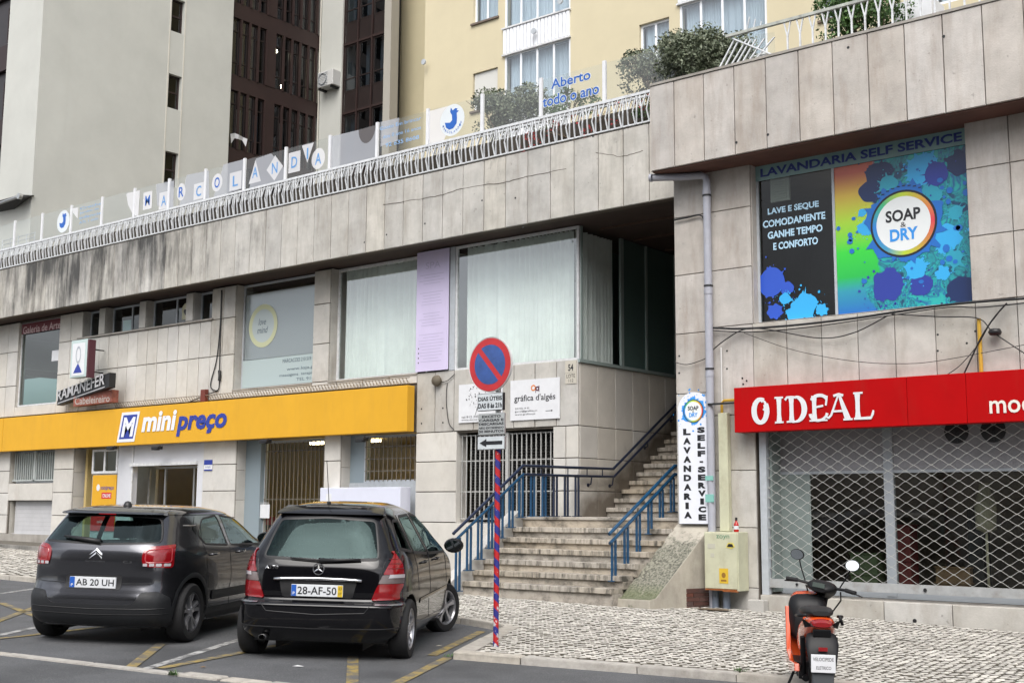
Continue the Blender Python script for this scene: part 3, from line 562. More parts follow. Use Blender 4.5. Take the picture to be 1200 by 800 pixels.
# O: heavy ring with curled inner tail
p = arc(-8.665, (z0+z1)/2, .105, H*.45, 60, 395, 34); st(p, [.05+.022*abs(cos(radians(60+335*i/34))) for i in range(35)])
st(arc(-8.63, z1-.12, .055, .085, 95, -60, 12), [.012+.004*i for i in range(13)])
def serif(x, z, w_, up): st([(x-w_/2, z+up*.035), (x-w_*.28, z+up*.012), (x, z), (x+w_*.28, z+up*.012), (x+w_/2, z+up*.035)], .024)
def stem(x, w_=.062): st([(x, z0+.01), (x, z0+H*.3), (x, z0+H*.7), (x, z1-.01)], [w_*1.15, w_*.85, w_*.85, w_*1.15])
stem(-8.36); st([(-8.43, z0+.008), (-8.29, z0+.008)], .022); st([(-8.43, z1-.008), (-8.29, z1-.008)], .022)
stem(-8.16); st([(-8.26, z1-.05), (-8.23, z1-.012), (-8.16, z1-.008), (-8.08, z1-.02)], [.03, .03, .028, .028]); st([(-8.24, z0+.01), (-8.10, z0+.01)], .022)
p = arc(-8.10, (z0+z1)/2, .145, H*.475, 88, -88, 20); st(p, [.022+.05*cos(radians(88-176*i/20)) for i in range(21)]); st([(-8.20, z0+.03), (-8.14, z0+.005), (-8.08, z0+.01)], .024)
stem(-7.80); st(arc(-7.74, z0+.11, .125, .10, 180, 335, 12), [.04-.001*i for i in range(13)]); st(arc(-7.72, z1-.09, .12, .082, 170, 20, 12), [.04]*13); st([(-7.79, (z0+z1)/2+.01), (-7.66, (z0+z1)/2+.03)], .026); st([(-7.62, z1-.16), (-7.60, z1-.02)], .024); st([(-7.88, z0+.01), (-7.6, z0+.01)], .02)
st([(-7.42, z1), (-7.29, z0+.01)], [.03, .075]); st([(-7.42, z1), (-7.54, z0+.08), (-7.58, z0+.04), (-7.62, z0+.06), (-7.60, z0+.11)], [.02, .028, .03, .035, .04]); st([(-7.52, z0+.13), (-7.33, z0+.13)], .025); st([(-7.36, z0+.008), (-7.22, z0+.008)], .022); st([(-7.50, z1-.03), (-7.42, z1-.008), (-7.35, z1-.03)], .03)
stem(-7.14); st([(-7.20, z1-.008), (-7.06, z1-.008)], .022); st([(-7.20, z0+.012), (-6.95, z0+.014), (-6.92, z0+.07), (-6.91, z0+.12)], [.026, .035, .03, .02])
build('raised_lettering', mb, WHITE, rs_)
mb = MB(); mb.text('moda', (-5.32, 2.772, -4.62, 3.02), fy(16.592), bold=.012); build('raised_lettering', mb, M('cream_letters', (.72,.68,.62), .4), rs_)

# ---- vertical laundry board
vb = thing('vertical_laundry_board', 'tall white upright board with round logo and black laundry lettering', 'sign', (-9.9, 16.75, 1.29))
mb = MB(); pts = [(-10.18, 1.29), (-9.615, 1.29), (-9.615, 3.05)]+[(-9.9+.285*cos(radians(a)), 3.05+.28*sin(radians(a))) for a in range(0, 181, 12)]+[(-10.18, 3.05)]
mb.prism(pts, 'y', 16.74, 16.80); build('board', mb, M('white_board', (.72,.74,.80), .4, var=.05, vs=2), vb)
mb = MB()
for i, c in enumerate('LAVANDARIA'): z = 2.66-i*.143; mb.text(c, (-10.09+(.025 if c == 'I' else 0), z, -9.955-(.05 if c == 'I' else 0), z+.10), fy(16.737), bold=.065)
for i, c in enumerate('SELF-SERVICE'):
    z = 2.685-i*.122; 
    if c == '-': mb.box(-9.80, 16.736, z+.03, -9.74, 16.7375, z+.055)
    else: mb.text(c, (-9.835+(.035 if c == 'I' else 0), z, -9.70-(.035 if c == 'I' else 0), z+.093), fy(16.737), bold=.065)
build('lettering', mb, BLK, vb)
logo(vb, -9.9, 3.03, .17, 16.738, False)
# ================================================================ BUILDING: left wing with the terrace parapet
YW = 18.66; YP = 17.9
lb = thing('arcade_building', 'long stone clad arcade building with shops below and weathered parapet above', 'building', (-20, YW, 0))
XL = -37.0
yb = YW+.035
# openings in the wall (x0,x1,z0,z1)
holes = [(-33.66,-31.48,4.38,6.83), (-30.33,-29.55,6.13,6.87), (-29.25,-27.70,6.13,6.87), (-27.40,-25.70,6.13,6.87), (-25.40,-24.64,6.13,6.87),
         (-23.72,-20.92,4.31,6.87), (-20.38,-17.68,4.31,6.87), (-17.66,-16.62,4.31,6.87), (-16.62,-13.5,4.29,6.87),
         (-33.72,-31.42,2.18,3.10), (-33.62,-31.38,.74,1.69), (-30.42,-28.0,.2,3.10), (-28.0,-24.75,.2,3.10), (-23.5,-20.44,.2,3.10), (-19.92,-17.66,.2,3.10), (-16.54,-14.10,1.24,3.03)]
def wall_with_holes(mb, x0, x1, z0, z1, y0, y1, holes):
    xs = sorted({x0, x1} | {h[0] for h in holes} | {h[1] for h in holes}); zs = sorted({z0, z1} | {h[2] for h in holes} | {h[3] for h in holes})
    xs = [x for x in xs if x0 <= x <= x1]; zs = [z for z in zs if z0 <= z <= z1]
    for a, b in zip(xs[:-1], xs[1:]):
        run = None
        for c, d in list(zip(zs[:-1], zs[1:])):
            solid = not any(h[0] < (a+b)/2 < h[1] and h[2] < (c+d)/2 < h[3] for h in holes)
            if solid: run = (run[0], d) if run else (c, d)
            elif run: mb.box(a, y0, run[0], b, y1, run[1]); run = None
        if run: mb.box(a, y0, run[0], b, y1, run[1])
mb = MB(); wall_with_holes(mb, XL, -13.535, -.3, 6.87, yb, yb+.22, holes)
mb.box(-13.76, yb+.22, -.3, -13.535, 30, 4.25)
build('wall_core', mb, MORTAR, lb)
P_ = lambda x0, x1, z0, z1, mat=STONEW: slab(x0, x1, z0, z1, YW, .035, mat, lb, g=.009)
def band(x0, x1, z0, z1, w=.445, mat=STONEW):
    n = max(1, round((x1-x0)/w))
    for i in range(n): P_(x0+(x1-x0)*i/n, x0+(x1-x0)*(i+1)/n, z0, z1, mat)
# upper storey
for z0, z1 in [(4.1,5.0),(5.0,6.0),(6.0,6.86)]: band(XL, -33.66, z0, z1, .6)
for z0, z1 in [(4.1,5.17),(5.17,6.08),(6.08,6.86)]: band(-31.48, -30.33, z0, z1, .57)
for z0, z1 in [(4.1,5.17),(5.17,6.08)]: band(-30.33, -24.64, z0, z1)
P_(-33.66, -31.48, 4.1, 4.38)
for a, b in [(-29.55,-29.25),(-27.70,-27.40),(-25.70,-25.40)]: P_(a, b, 6.14, 6.86, STONE)
for z0, z1 in [(4.1,5.17),(5.17,6.08),(6.08,6.86)]:
    P_(-24.64, -24.17, z0, z1, STONE if z0 > 5 else STONEW); P_(-24.17, -23.72, z0, z1, STONE if z0 > 5 else STONEW)
for z0, z1 in [(4.31,5.17),(5.17,6.08),(6.08,6.86)]: P_(-20.92, -20.38, z0, z1, STONE)
for a, b in [(-23.72,-20.92),(-20.92,-17.66)]: band(a, b, 4.1, 4.31, .93)
# pier and band right of the yellow sign
band(-17.66, -13.5, 3.06, 4.31, .55, STONE)
for z0, z1 in [(1.24,1.85),(1.85,2.46),(2.46,3.06)]: P_(-17.66, -16.54, z0, z1); band(-14.10, -13.5, z0, z1, .3)
P_(-17.66, -15.4, -.1, 1.24); P_(-15.4, -13.5, .4, 1.24)
mb = MB(); mb.box(-16.54, yb, 1.20, -14.10, yb+.3, 1.245); mb.box(-16.545, yb-.03, 1.24, -16.535, yb+.3, 3.04); build('opening_reveal', mb, STONEW, lb)
# ground floor piers behind the cars
for z0, z1 in [(.5,.76),(.76,1.29),(1.29,1.91),(1.91,2.54),(2.54,3.2)]:
    P_(XL, -33.72, z0, z1)
    P_(-31.38, -30.42, z0, z1)
    if z0 < .7: P_(-33.72, -31.38, z0, z1)
    P_(-24.75, -23.5, z0, z1)
    P_(-20.44, -19.92, z0, z1)
P_(-33.72, -31.38, 1.69, 2.18)
mb = MB(); mb.box(XL, YW-.09, .42, -30.42, YW+.02, .76); build('base_course', mb, CONC, lb)
for (x, z0, z1, dx) in [(-30.42, .5, 3.1, .9), (-23.5, .3, 3.1, .5), (-19.92, .3, 3.1, .45)]:     # side faces of the recesses
    for k in range(4):
        a = z0+(z1-z0)*k/4; b = z0+(z1-z0)*(k+1)/4
        piece('reveal_panel', lb, (x-.012, YW+.04+dx/2, (a+b)/2), (.03, dx, b-a-.008), STONEW, .004, 'x')
for (x, z0, z1) in [(-33.66,4.38,6.83),(-30.33,6.13,6.87),(-29.25,6.13,6.87),(-27.40,6.13,6.87),(-25.40,6.13,6.87),(-23.72,4.31,6.87),(-20.38,4.31,6.87),(-33.72,2.18,3.10),(-33.62,.74,1.69)]:
    piece('reveal_panel', lb, (x-.010, YW+.15, (z0+z1)/2), (.03, .23, z1-z0-.004), STONE, .003, 'x')
# ledge under the small windows, horizontal drip line over the sign with bird spikes
mb = MB(); mb.box(-30.5, YW-.05, 6.085, -24.55, YW+.2, 6.125); mb.box(-23.72, YW-.02, 4.28, -20.92, YW+.2, 4.315); mb.box(-20.38, YW-.02, 4.28, -17.66, YW+.2, 4.315); build('window_sill', mb, CONC, lb)
mb = MB()
x = -28.5
while x < -17.8:
    mb.add([(x, YW-.03, 4.1), (x+.016, YW-.03, 4.1), (x+.05, YW-.12, 4.22), (x+.034, YW-.12, 4.22)], [(0,1,2,3)])
    mb.add([(x+.05, YW-.03, 4.1), (x+.066, YW-.03, 4.1), (x+.03, YW-.12, 4.22), (x+.014, YW-.12, 4.22)], [(0,1,2,3)]); x += .1
mb.tube([(-28.5, YW-.12, 4.22), (-17.75, YW-.12, 4.22)], .008, 4)
o = tag(build('bird_spikes', mb, M('dull_wire', (.22,.20,.17), .6), None), 'row of wire bird spikes along the ledge over the yellow sign', 'bird spikes')
# soffit, terrace, parapet
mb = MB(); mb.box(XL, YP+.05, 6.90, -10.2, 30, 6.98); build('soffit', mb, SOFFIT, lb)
mb = MB(); mb.box(XL, YP+.04, 6.87, -10.36, YP+.24, 8.25); mb.box(XL-8, YP+.1, 8.0, 3, 60, 8.18); build('terrace_slab', mb, MORTAR, lb)
x = -10.90-.545*0
x = -10.87
while x > XL:
    slab(x-.545, x, 6.85, 8.28, YP, .04, STONEF, lb, g=.008, bev=.008); x -= .545
slab(-10.87, -10.34, 6.85, 8.28, YP, .04, STONEF, lb)
# hairline crack that runs across several parapet slabs
for pts in [[(449,240),(470,237),(500,232),(519,228),(541,221),(567,216.5),(590,214.5),(604,210),(616,207),(642,202),(671,197)], [(698,179),(712,181),(727,184),(742,180),(757,176)]]:
    rr = random.Random(3); path = []
    for i in range(len(pts)-1):
        for k in range(4): t = k/4; path.append((pts[i][0]*(1-t)+pts[i+1][0]*t, pts[i][1]*(1-t)+pts[i+1][1]*t+rr.uniform(-.6, .6)))
    mb = MB(); mb.tube([atY(px, py, YP-.001) for px, py in path], .006, 4); build('crack', mb, MORTAR, lb)
# ceiling lines of the stairwell
mb = MB()
for k in range(7): mb.box(-13.4, 19.2+k*1.2, 6.86, -10.3, 19.23+k*1.2, 6.90)
build('ceiling_batten', mb, WOOD, lb)

# ---- windows
GP = GL('reflecting_glass', (.86,.92,.90), .20); GD = GL('dim_glass', (.35,.42,.42), .08); GT = GL('teal_dim_glass', (.30,.46,.44), .16)
def window(par, x0, x1, z0, z1, y, glass, fm=GREYM, fw=.05, mull=(), rails=(), depth=.05, label=None):
    mb = MB(); mb.box(x0, y, z0, x0+fw, y+depth, z1); mb.box(x1-fw, y, z0, x1, y+depth, z1); mb.box(x0+fw, y, z0, x1-fw, y+depth, z0+fw); mb.box(x0+fw, y, z1-fw, x1-fw, y+depth, z1)
    for m in mull: mb.box(m-fw/2, y+.002, z0+fw, m+fw/2, y+depth-.002, z1-fw)
    for r in rails: mb.box(x0+fw, y+.004, r-fw/2, x1-fw, y+depth-.004, r+fw/2)
    f = build('window', mb, fm, par)
    mb = MB(); mb.quad((x0+fw, y+depth/2, z0+fw), (x1-fw, y+depth/2, z0+fw), (x1-fw, y+depth/2, z1-fw), (x0+fw, y+depth/2, z1-fw)); build('pane', mb, glass, f); return f
yw = YW+.24
window(lb, -33.66, -31.48, 4.38, 6.83, yw-.15, GT, WMETAL, .05)
for a, b, m in [(-30.33,-29.55,()), (-29.25,-27.70,(-28.36,)), (-27.40,-25.70,(-26.40,)), (-25.40,-24.64,())]: window(lb, a, b, 6.13, 6.87, yw, GD, GREYM, .05, m)
window(lb, -23.72, -20.92, 4.31, 6.87, yw, GP, GREYM, .05)
window(lb, -20.38, -17.68, 4.31, 6.87, yw, GP, WMETAL, .06)
# corner glazing over the stairs
f = window(lb, -16.62, -13.5, 4.29, 6.87, YW+.01, GP, WMETAL, .05)
mb = MB()
for y in (18.72, 20.07, 20.98, 22.1, 23.4, 25.0): mb.box(-13.53, y, 4.29, -13.48, y+(.10 if y == 20.07 else .06), 6.87)
mb.box(-13.53, 18.66, 4.25, -13.47, 26, 4.31); rf = build('window', mb, M('grey_green_metal', (.28,.34,.33), .5), lb)
mb = MB(); mb.quad((-13.505, 18.7, 4.3), (-13.505, 20.07, 4.3), (-13.505, 20.07, 6.87), (-13.505, 18.7, 6.87)); build('pane', mb, GL('side_glass', (.92,.96,.95), .08), rf)
mb = MB(); mb.quad((-13.505, 20.1, 4.3), (-13.505, 26, 4.3), (-13.505, 26, 6.87), (-13.505, 20.1, 6.87)); build('pane', mb, GL('teal_lightened_glass', (.3,.45,.42), .10, film=.6, fcol=(.17,.27,.25)), rf)  # diffuse colour added to the glass so the unlit pane looks brighter
# curtains
def curtain(x0, x1, z0, z1, y, amp=.05, wl=.16, mat=CURT, ax='x', name='curtain'):
    n = int(abs(x1-x0)/wl*8); V = []; rr = random.Random(int(x0*7)); ph = 0; pts = []
    for i in range(n+1):
        ph += 2*pi/8*(.35+1.3*abs(sin(i*.021+x0)))*rr.uniform(.7, 1.3); u = x0+(x1-x0)*i/n; pts.append((u, y+amp*sin(ph)*rr.uniform(.6, 1.2)))
    mb = MB(); vs = []
    for u, v in pts: vs += [((u, v, z) if ax == 'x' else (v, u, z)) for z in (z0, z1)]
    mb.add(vs, [(2*i, 2*i+2, 2*i+3, 2*i+1) for i in range(n)]); return mb
tag(build('curtain', curtain(-20.30, -17.75, 4.33, 6.85, YW+.42), CURT, None, True), 'pale green pleated curtain filling the window left of the lilac banner', 'curtain')
tag(build('curtain', curtain(-16.5, -13.75, 4.30, 6.85, YW+.22), CURT, None, True), 'pale green pleated curtain in the corner window facing the street', 'curtain')
tag(build('curtain', curtain(18.85, 20.05, 4.30, 6.85, -13.72, ax='y'), CURT, None, True), 'pale green pleated curtain in the side window over the stairs', 'curtain')
mb = MB(); mb.box(-37, 23.5, 3.2, -13.8, 23.6, 6.9); mb.box(-37, YW+.3, 3.2, -13.8, 23.5, 3.25)
for x in (-31.4, -24.4, -20.65, -17.2): mb.box(x, YW+.3, 3.2, x+.1, 23.5, 6.9)
build('inner_wall', mb, M('office_wall', (.5,.52,.5), .9, var=.3, vs=.8), lb)
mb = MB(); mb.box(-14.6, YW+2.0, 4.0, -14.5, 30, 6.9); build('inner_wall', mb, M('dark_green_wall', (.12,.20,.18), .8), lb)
# frosted film, round badge and small lettering on the second window
fl = thing('window_sticker', 'frosted window film with round yellow badge and small dark lettering', 'window sticker', (-22.3, YW+.2, 4.36))
mb = MB(); mb.quad((-23.66, yw-.006, 4.36), (-20.97, yw-.006, 4.36), (-20.97, yw-.006, 5.02), (-23.66, yw-.006, 5.02)); build('frosted_strip', mb, GL('frosted_film', (.8,.85,.85), .05, .5, film=.75, fcol=(.50,.60,.60)), fl)
mb = MB(); mb.quad((-23.60, yw-.004, 5.03), (-20.97, yw-.004, 5.03), (-20.97, yw-.004, 6.62), (-23.60, yw-.004, 6.62)); build('blind', mb, GL('grey_translucent_film', (.7,.75,.75), .10, .15, film=.55, fcol=(.36,.42,.44)), fl)
mb = MB(); ring(mb, -22.95, 5.82, yw-.010, .40, .52); build('badge_ring', mb, M('pale_yellow', (.50,.52,.33), .6), fl)
mb = MB(); mb.disc(-22.95, 5.82, yw-.009, .41, .41, 32); build('badge_disc', mb, M('pale_grey_disc', (.42,.48,.48), .6), fl)
GTX = M('grey_letters', (.09,.12,.15), .6)
mb = MB(); mb.text('love', (-23.12, 5.84, -22.84, 6.0), fy(yw-.012), shear=.3); mb.text('mind', (-23.16, 5.64, -22.76, 5.80), fy(yw-.012), shear=.3)
mb.text('MARCACOES 210 519 141', (-22.2, 4.87, -21.05, 4.96), fy(yw-.010)); mb.text('www.loja.pt', (-22.05, 4.66, -21.05, 4.75), fy(yw-.010)); mb.text('massagens  terapias', (-22.3, 4.53, -21.05, 4.61), fy(yw-.010)); mb.text('TEL 914', (-21.7, 4.42, -21.1, 4.49), fy(yw-.010)); build('lettering', mb, GTX, fl)
# gallery window lettering and note
gs_ = thing('gallery_header', 'maroon window header reading gallery of art in pale serif letters', 'sign', (-32.5, YW+.05, 6.5))
mb = MB(); mb.box(-33.6, YW+.055, 6.50, -31.5, YW+.065, 6.80); build('header', mb, M('maroon_film', (.14,.02,.03), .5), gs_)
mb = MB(); mb.text('Galeria de Arte', (-33.52, 6.50, -31.53, 6.72), fy(YW+.05), bold=.008); build('lettering', mb, M('pale_pink_letters', (.6,.45,.45), .5), gs_)
mb = MB(); mb.box(-31.98, YW+.10, 5.60, -31.55, YW+.104, 5.90); tag(build('paper_notice', mb, WHITE, None), 'small blank pale notice stuck inside the gallery window', 'notice')
mb = MB(); mb.box(-28.75, yw-.01, 6.17, -28.38, yw-.004, 6.48); tag(build('paper_notice', mb, M('pale_blue_paper', (.42,.55,.55), .6), None), 'pale blue sheet stuck low inside a small upper window', 'notice')
mb = MB(); mb.disc(-26.0, 6.50, yw-.01, .17, .18, 20, t=.005); mb.box(-26.14, yw-.02, 6.26, -25.86, yw-.012, 6.42); o = tag(build('round_sticker', mb, M('yellowish_paper', (.5,.48,.33), .6), None), 'round yellowish sticker with dark heart in the third small window', 'sticker')
mb = MB(); mb.disc(-26.03, 6.47, yw-.02, .05, .05, 12); mb.disc(-25.97, 6.47, yw-.0205, .05, .05, 12); mb.add([(-26.075, yw-.021, 6.45), (-25.925, yw-.021, 6.45), (-26, yw-.021, 6.36)], [(0,1,2)]); build('heart', mb, BLK, o)
# lilac banner
bn = thing('lilac_banner', 'tall lilac banner with faint lines of text between two curtained windows', 'banner', (-17.2, YW-.03, 4.33))
mb = MB(); mb.box(-17.67, YW-.04, 4.33, -16.76, YW-.03, 6.86); build('cloth', mb, M('lilac_cloth', (.57,.51,.70), .7, var=.05, vs=2), bn)
mb = MB()
for k in range(30):
    if k in (4, 5, 11, 12, 18, 19): continue
    wd = random.Random(k).uniform(.2, .36); mb.box(-17.24-wd/1, YW-.0425, 6.35-k*.063, -17.24+wd, YW-.0415, 6.362-k*.063)
mb.text('SPA', (-17.42, 6.48, -17.0, 6.62), fy(YW-.043)); build('lettering', mb, M('lilac_ink', (.43,.39,.55), .7), bn)
mb = MB(); mb.box(-17.6, YW-.043, 4.5, -17.575, YW-.042, 4.53); mb.box(-17.6, YW-.043, 4.6, -17.575, YW-.042, 4.63); mb.box(-17.6, YW-.043, 4.7, -17.575, YW-.042, 4.73); mb.box(-17.6, YW-.043, 4.8, -17.575, YW-.042, 4.83); build('lettering', mb, BLK, bn)
mb = MB(); mb.box(-16.76, YW-.01, 4.31, -16.62, YW+.1, 6.87); build('window_post', mb, GREYM, lb)

# ---- return wall along the stairs
STONES = M('greyish_limestone', (.62,.59,.54), .75, var=.12, vs=1.6, bump=.2, bs=45, rnd=.05, grime=.0)
def stain(m):
    nt = m.node_tree; L = nt.links.new; b = nt.nodes['Principled BSDF']; old = b.inputs['Base Color'].links[0].from_socket
    g = _n(nt, 'ShaderNodeNewGeometry').outputs['Position']; s = _n(nt, 'ShaderNodeSeparateXYZ'); L(g, s.inputs[0])
    # damp brown stain that follows the flight of steps
    a = _n(nt, 'ShaderNodeMath', operation='MULTIPLY_ADD'); L(s.outputs[1], a.inputs[0]); a.inputs[1].default_value = -.66; a.inputs[2].default_value = .66*19.5-1.30
    h = _n(nt, 'ShaderNodeMath', operation='ADD'); L(a.outputs[0], h.inputs[0]); L(s.outputs[2], h.inputs[1])
    n = _n(nt, 'ShaderNodeTexNoise'); n.inputs['Scale'].default_value = 2.2; n.inputs['Detail'].default_value = 6; L(g, n.inputs['Vector'])
    k = _n(nt, 'ShaderNodeMath', operation='MULTIPLY_ADD'); L(n.outputs[0], k.inputs[0]); k.inputs[1].default_value = -1.0; L(h.outputs[0], k.inputs[2])
    r = _n(nt, 'ShaderNodeMapRange'); r.inputs[1].default_value = .35; r.inputs[2].default_value = -.15; r.inputs[3].default_value = 0; r.inputs[4].default_value = .85; L(k.outputs[0], r.inputs[0])
    x = _n(nt, 'ShaderNodeMix', data_type='RGBA'); L(r.outputs[0], x.inputs[0]); L(old, x.inputs[6]); x.inputs[7].default_value = (.10,.075,.05,1); L(x.outputs[2], b.inputs['Base Color'])
stain(STONES)
xr = -13.5
for y0, y1 in [(18.66, 19.28)]+[(19.28+.605*i, 19.885+.605*i) for i in range(13)]:
    for z0, z1 in [(1.25,1.85),(1.85,2.46),(2.46,3.06),(3.06,4.25)]:
        piece('cladding_panel', lb, (xr-.0175, (y0+y1)/2+(.02 if y0 == 18.66 else 0), (z0+z1)/2), (.035, y1-y0-.014-(.04 if y0 == 18.66 else 0), z1-z0-.014), STONES, .004, 'x')
# ---- ground floor fittings of the left wing
yg = YW+.25
# barred high window and grey roller box, far left
w1 = window(lb, -33.72, -31.42, 2.18, 3.10, YW+.22, GD, GREYM, .05)
mb = MB()
for k in range(19): x = -33.62+k*.115; mb.box(x, YW+.10, 2.24, x+.03, YW+.13, 3.05)
mb.box(-33.7, YW+.095, 2.24, -31.45, YW+.135, 2.28); mb.box(-32.6, YW+.095, 2.24, -32.5, YW+.135, 3.08); build('window_bars', mb, M('pale_bars', (.40,.43,.42), .5), w1)
mb = MB()
for k in range(8): mb.box(-33.55, YW+.16, .76+k*.115, -31.40, YW+.18+.006*(k % 2), .872+k*.115)
mb.box(-33.60, YW+.12, .73, -31.38, YW+.2, .77); build('roller_shutter', mb, M('pale_shutter', (.45,.45,.46), .6, var=.08, vs=3), lb)
# recess with yellow poster and small window
mb = MB(); mb.box(-30.42, YW+.92, .2, -27.95, YW+1.0, 3.1); mb.box(-29.55, YW+.2, .2, -29.50, YW+.92, 3.1) if False else None
build('recess_wall', mb, STONEW, lb)
ww = window(lb, -29.55, -28.38, 2.40, 3.04, YW+.02, GD, WMETAL, .06, (-28.98,))
mb = MB(); mb.box(-29.55, YW+.06, .3, -28.38, YW+.2, 2.40); build('infill_panel', mb, GREYM, lb)
ps = thing('yellow_poster', 'yellow and red supermarket poster under the small window by the entrance', 'poster', (-28.96, YW, 1.0))
YEL = M('yellow_sign_sheet', (.64,.345,.028), .45, var=.06, vs=1.2, spec=.15, grime=.2, gcol=(.38,.22,.05), gs=(3,3,.4)); MRED = M('red_print', (.55,.02,.02), .4)
mb = MB(); mb.box(-29.5, YW+.035, .9, -28.4, YW+.05, 2.36); build('sheet', mb, YEL, ps)
mb = MB(); mb.box(-29.5, YW+.033, .9, -28.4, YW+.0345, 1.46); mb.box(-29.05, YW+.033, 1.74, -28.6, YW+.0345, 1.90); build('red_print', mb, MRED, ps)
mb = MB(); mb.disc(-29.22, 2.03, YW+.032, .08, .09, 16); mb.text('ONLINE', (-29.0, 1.77, -28.63, 1.87), fy(YW+.031), bold=.02); mb.text('Encomende', (-29.2, 1.28, -28.7, 1.36), fy(YW+.031)); mb.text('online', (-29.2, 1.1, -28.8, 1.18), fy(YW+.031)); build('lettering', mb, WHITE, ps)
MBLUE = M('royal_blue_letters', (.02,.04,.28), .4); MWH = M('cool_white_letters', (.70,.72,.78), .4)
mb = MB(); mb.text('minipreço', (-29.1, 1.94, -28.5, 2.08), fy(YW+.031), bold=.01, shear=.15); build('lettering', mb, MBLUE, ps)
# entrance: frame, lintel, glazed doors, lit interior
mb = MB(); mb.box(-28.38, YW+.05, .2, -27.72, YW+.2, 3.1); mb.box(-27.72, YW+.06, 2.62, -25.02, YW+.22, 3.1); mb.box(-25.02, YW+.05, .2, -24.75, YW+.2, 3.1); build('entrance_surround', mb, M('white_panelling', (.56,.57,.60), .5, var=.06, vs=2), lb)
mb = MB(); mb.box(-27.76, YW+.03, .2, -27.70, YW+.06, 3.06); mb.box(-27.78, YW-.02, 2.56, -25.0, YW+.10, 2.64); build('entrance_trim', mb, WMETAL, lb)
en = window(lb, -27.68, -25.06, .3, 2.56, YW+.5, GL('clear_door_glass', (.8,.82,.8), .02), ALU, .06, (-26.95, -25.75,)); 
LITW = M('warm_cream_shop_wall', (.50,.38,.16), .8, var=.15, vs=1)
mb = MB(); mb.box(-34, YW+4.8, .2, -18.0, YW+4.9, 3.2); mb.box(-30.3, YW+.3, .2, -30.2, YW+4.8, 3.2); mb.box(-17.8, YW+.3, .2, -17.7, YW+4.8, 3.2); mb.box(-30.3, YW+.3, .15, -17.7, YW+4.8, .22); mb.box(-30.3, YW+.26, 3.12, -17.7, YW+4.8, 3.2)
build('shop_inner_wall', mb, LITW, lb)
for x, wh in ((-27.2, 'left half of the supermarket entrance'), (-22.6, 'left half of the tall barred window'), (-21.2, 'right half of the tall barred window'), (-18.9, 'barred window above the white box casing')):
    mb = MB(); mb.box(x, YW+1.5, 3.04, x+.9, YW+1.62, 3.10); tag(build('tube_lamp', mb, bpy.data.materials.get('tube_lamp_glow') or M('tube_lamp_glow', (.8,.8,.7), .5, emit=(1,.80,.48,10)), None), 'lit tube lamp seen through the '+wh, 'lamp', 'tube lamps on the supermarket ceiling')
rr = random.Random(11); sc = [M('goods_'+n, c, .6) for n, c in (('red', (.35,.03,.03)), ('brown', (.12,.08,.05)), ('green', (.06,.16,.06)), ('dark', (.03,.03,.035)), ('ochre', (.40,.26,.05)))]
for k, wh in ((0, 'left leaf of the entrance'), (1, 'middle of the entrance'), (2, 'right leaf of the entrance'), (5, 'left half of the tall barred window'), (6, 'right half of the tall barred window'), (9, 'barred window above the white box')):
    x = -27.4+k*.92; y = YW+rr.uniform(1.6, 3.2); h = rr.uniform(.9, 1.55); t = thing('goods_shelf', 'shelf of mixed goods seen through the '+wh, 'shelf', (x, y, .22), 'shelves inside the supermarket')
    mb = MB(); mb.box(x, y+.3, .22, x+.8, y+.34, .22+h)
    for q in range(4): mb.box(x, y, .25+h*q/3.6, x+.8, y+.3, .28+h*q/3.6)
    build('rack', mb, sc[3], t)
    for q in range(4):
        mb = MB(); x_ = x+.02
        while x_ < x+.7: w_ = rr.uniform(.06, .16); mb.box(x_, y+.02, .285+h*q/3.6, x_+w_-.01, y+.25, .285+h*q/3.6+rr.uniform(.1, .22)); x_ += w_
        build('goods', mb, rr.choice(sc), t)
# barred shop windows
def barred(x0, x1, z0, z1, n, y, lo=None):
    f = window(lb, x0, x1, z0, z1, y, GL('shop_window_glass', (.75,.78,.72), .03), GREYM, .06)
    for k in range(n):
        x = x0+.1+(x1-x0-.2)*k/(n-1); mb = MB(); mb.box(x-.008, y-.055, z0+.03, x+.008, y-.038, z1-.05); build('bar', mb, M('bronze_bar', (.16,.14,.11), .5) if k == 0 else bpy.data.materials['bronze_bar'], f)
    mb = MB()
    for z in (z0+.25, (z0+z1)/2, z1-.25): mb.box(x0+.05, y-.037, z-.012, x1-.05, y-.03, z+.012)
    build('cross_bar', mb, bpy.data.materials['bronze_bar'], f); return f
barred(-22.95, -20.46, .35, 3.08, 17, YW+.42)
barred(-19.48, -17.68, 2.06, 3.08, 13, YW+.30)
mb = MB(); mb.box(-23.5, YW+.30, .2, -22.95, YW+.5, 3.1); mb.box(-19.92, YW+.3, .2, -19.48, YW+.5, 3.1); build('side_panel', mb, M('blue_grey_panel', (.22,.27,.30), .5), lb)
mb = MB(); mb.box(-20.46, YW+.33, .2, -20.44, YW+.5, 3.1); mb.box(-19.92, YW+.28, .2, -17.66, YW+.5, 2.06); build('infill_panel', mb, GREYM, lb)
bx = thing('white_cabinet_box', 'long white box casing mounted below the barred window behind the black car', 'box', (-19, YW-.3, .5))
mb = MB(); mb.box(atY(375, 580, 18.35).x, 18.35, 1.0, atY(469, 580, 18.35).x, YW-.0, 1.95); build('casing', mb, M('bluish_white_casing', (.60,.62,.72), .5, var=.05, vs=2), bx, bevel=.01)
mb = MB(); mb.box(-20.0, 18.342, 1.66, -19.83, 18.349, 1.82); build('warning_label', mb, WHITE, bx)
mb = MB(); mb.box(-22.98, YW+.33, 1.28, -22.62, YW+.34, 1.60); mb.box(-22.95, YW+.33, 1.63, -22.65, YW+.34, 1.64); tag(build('shop_notice', mb, WHITE, None), 'white notice taped to the barred shop window between the two cars', 'notice')
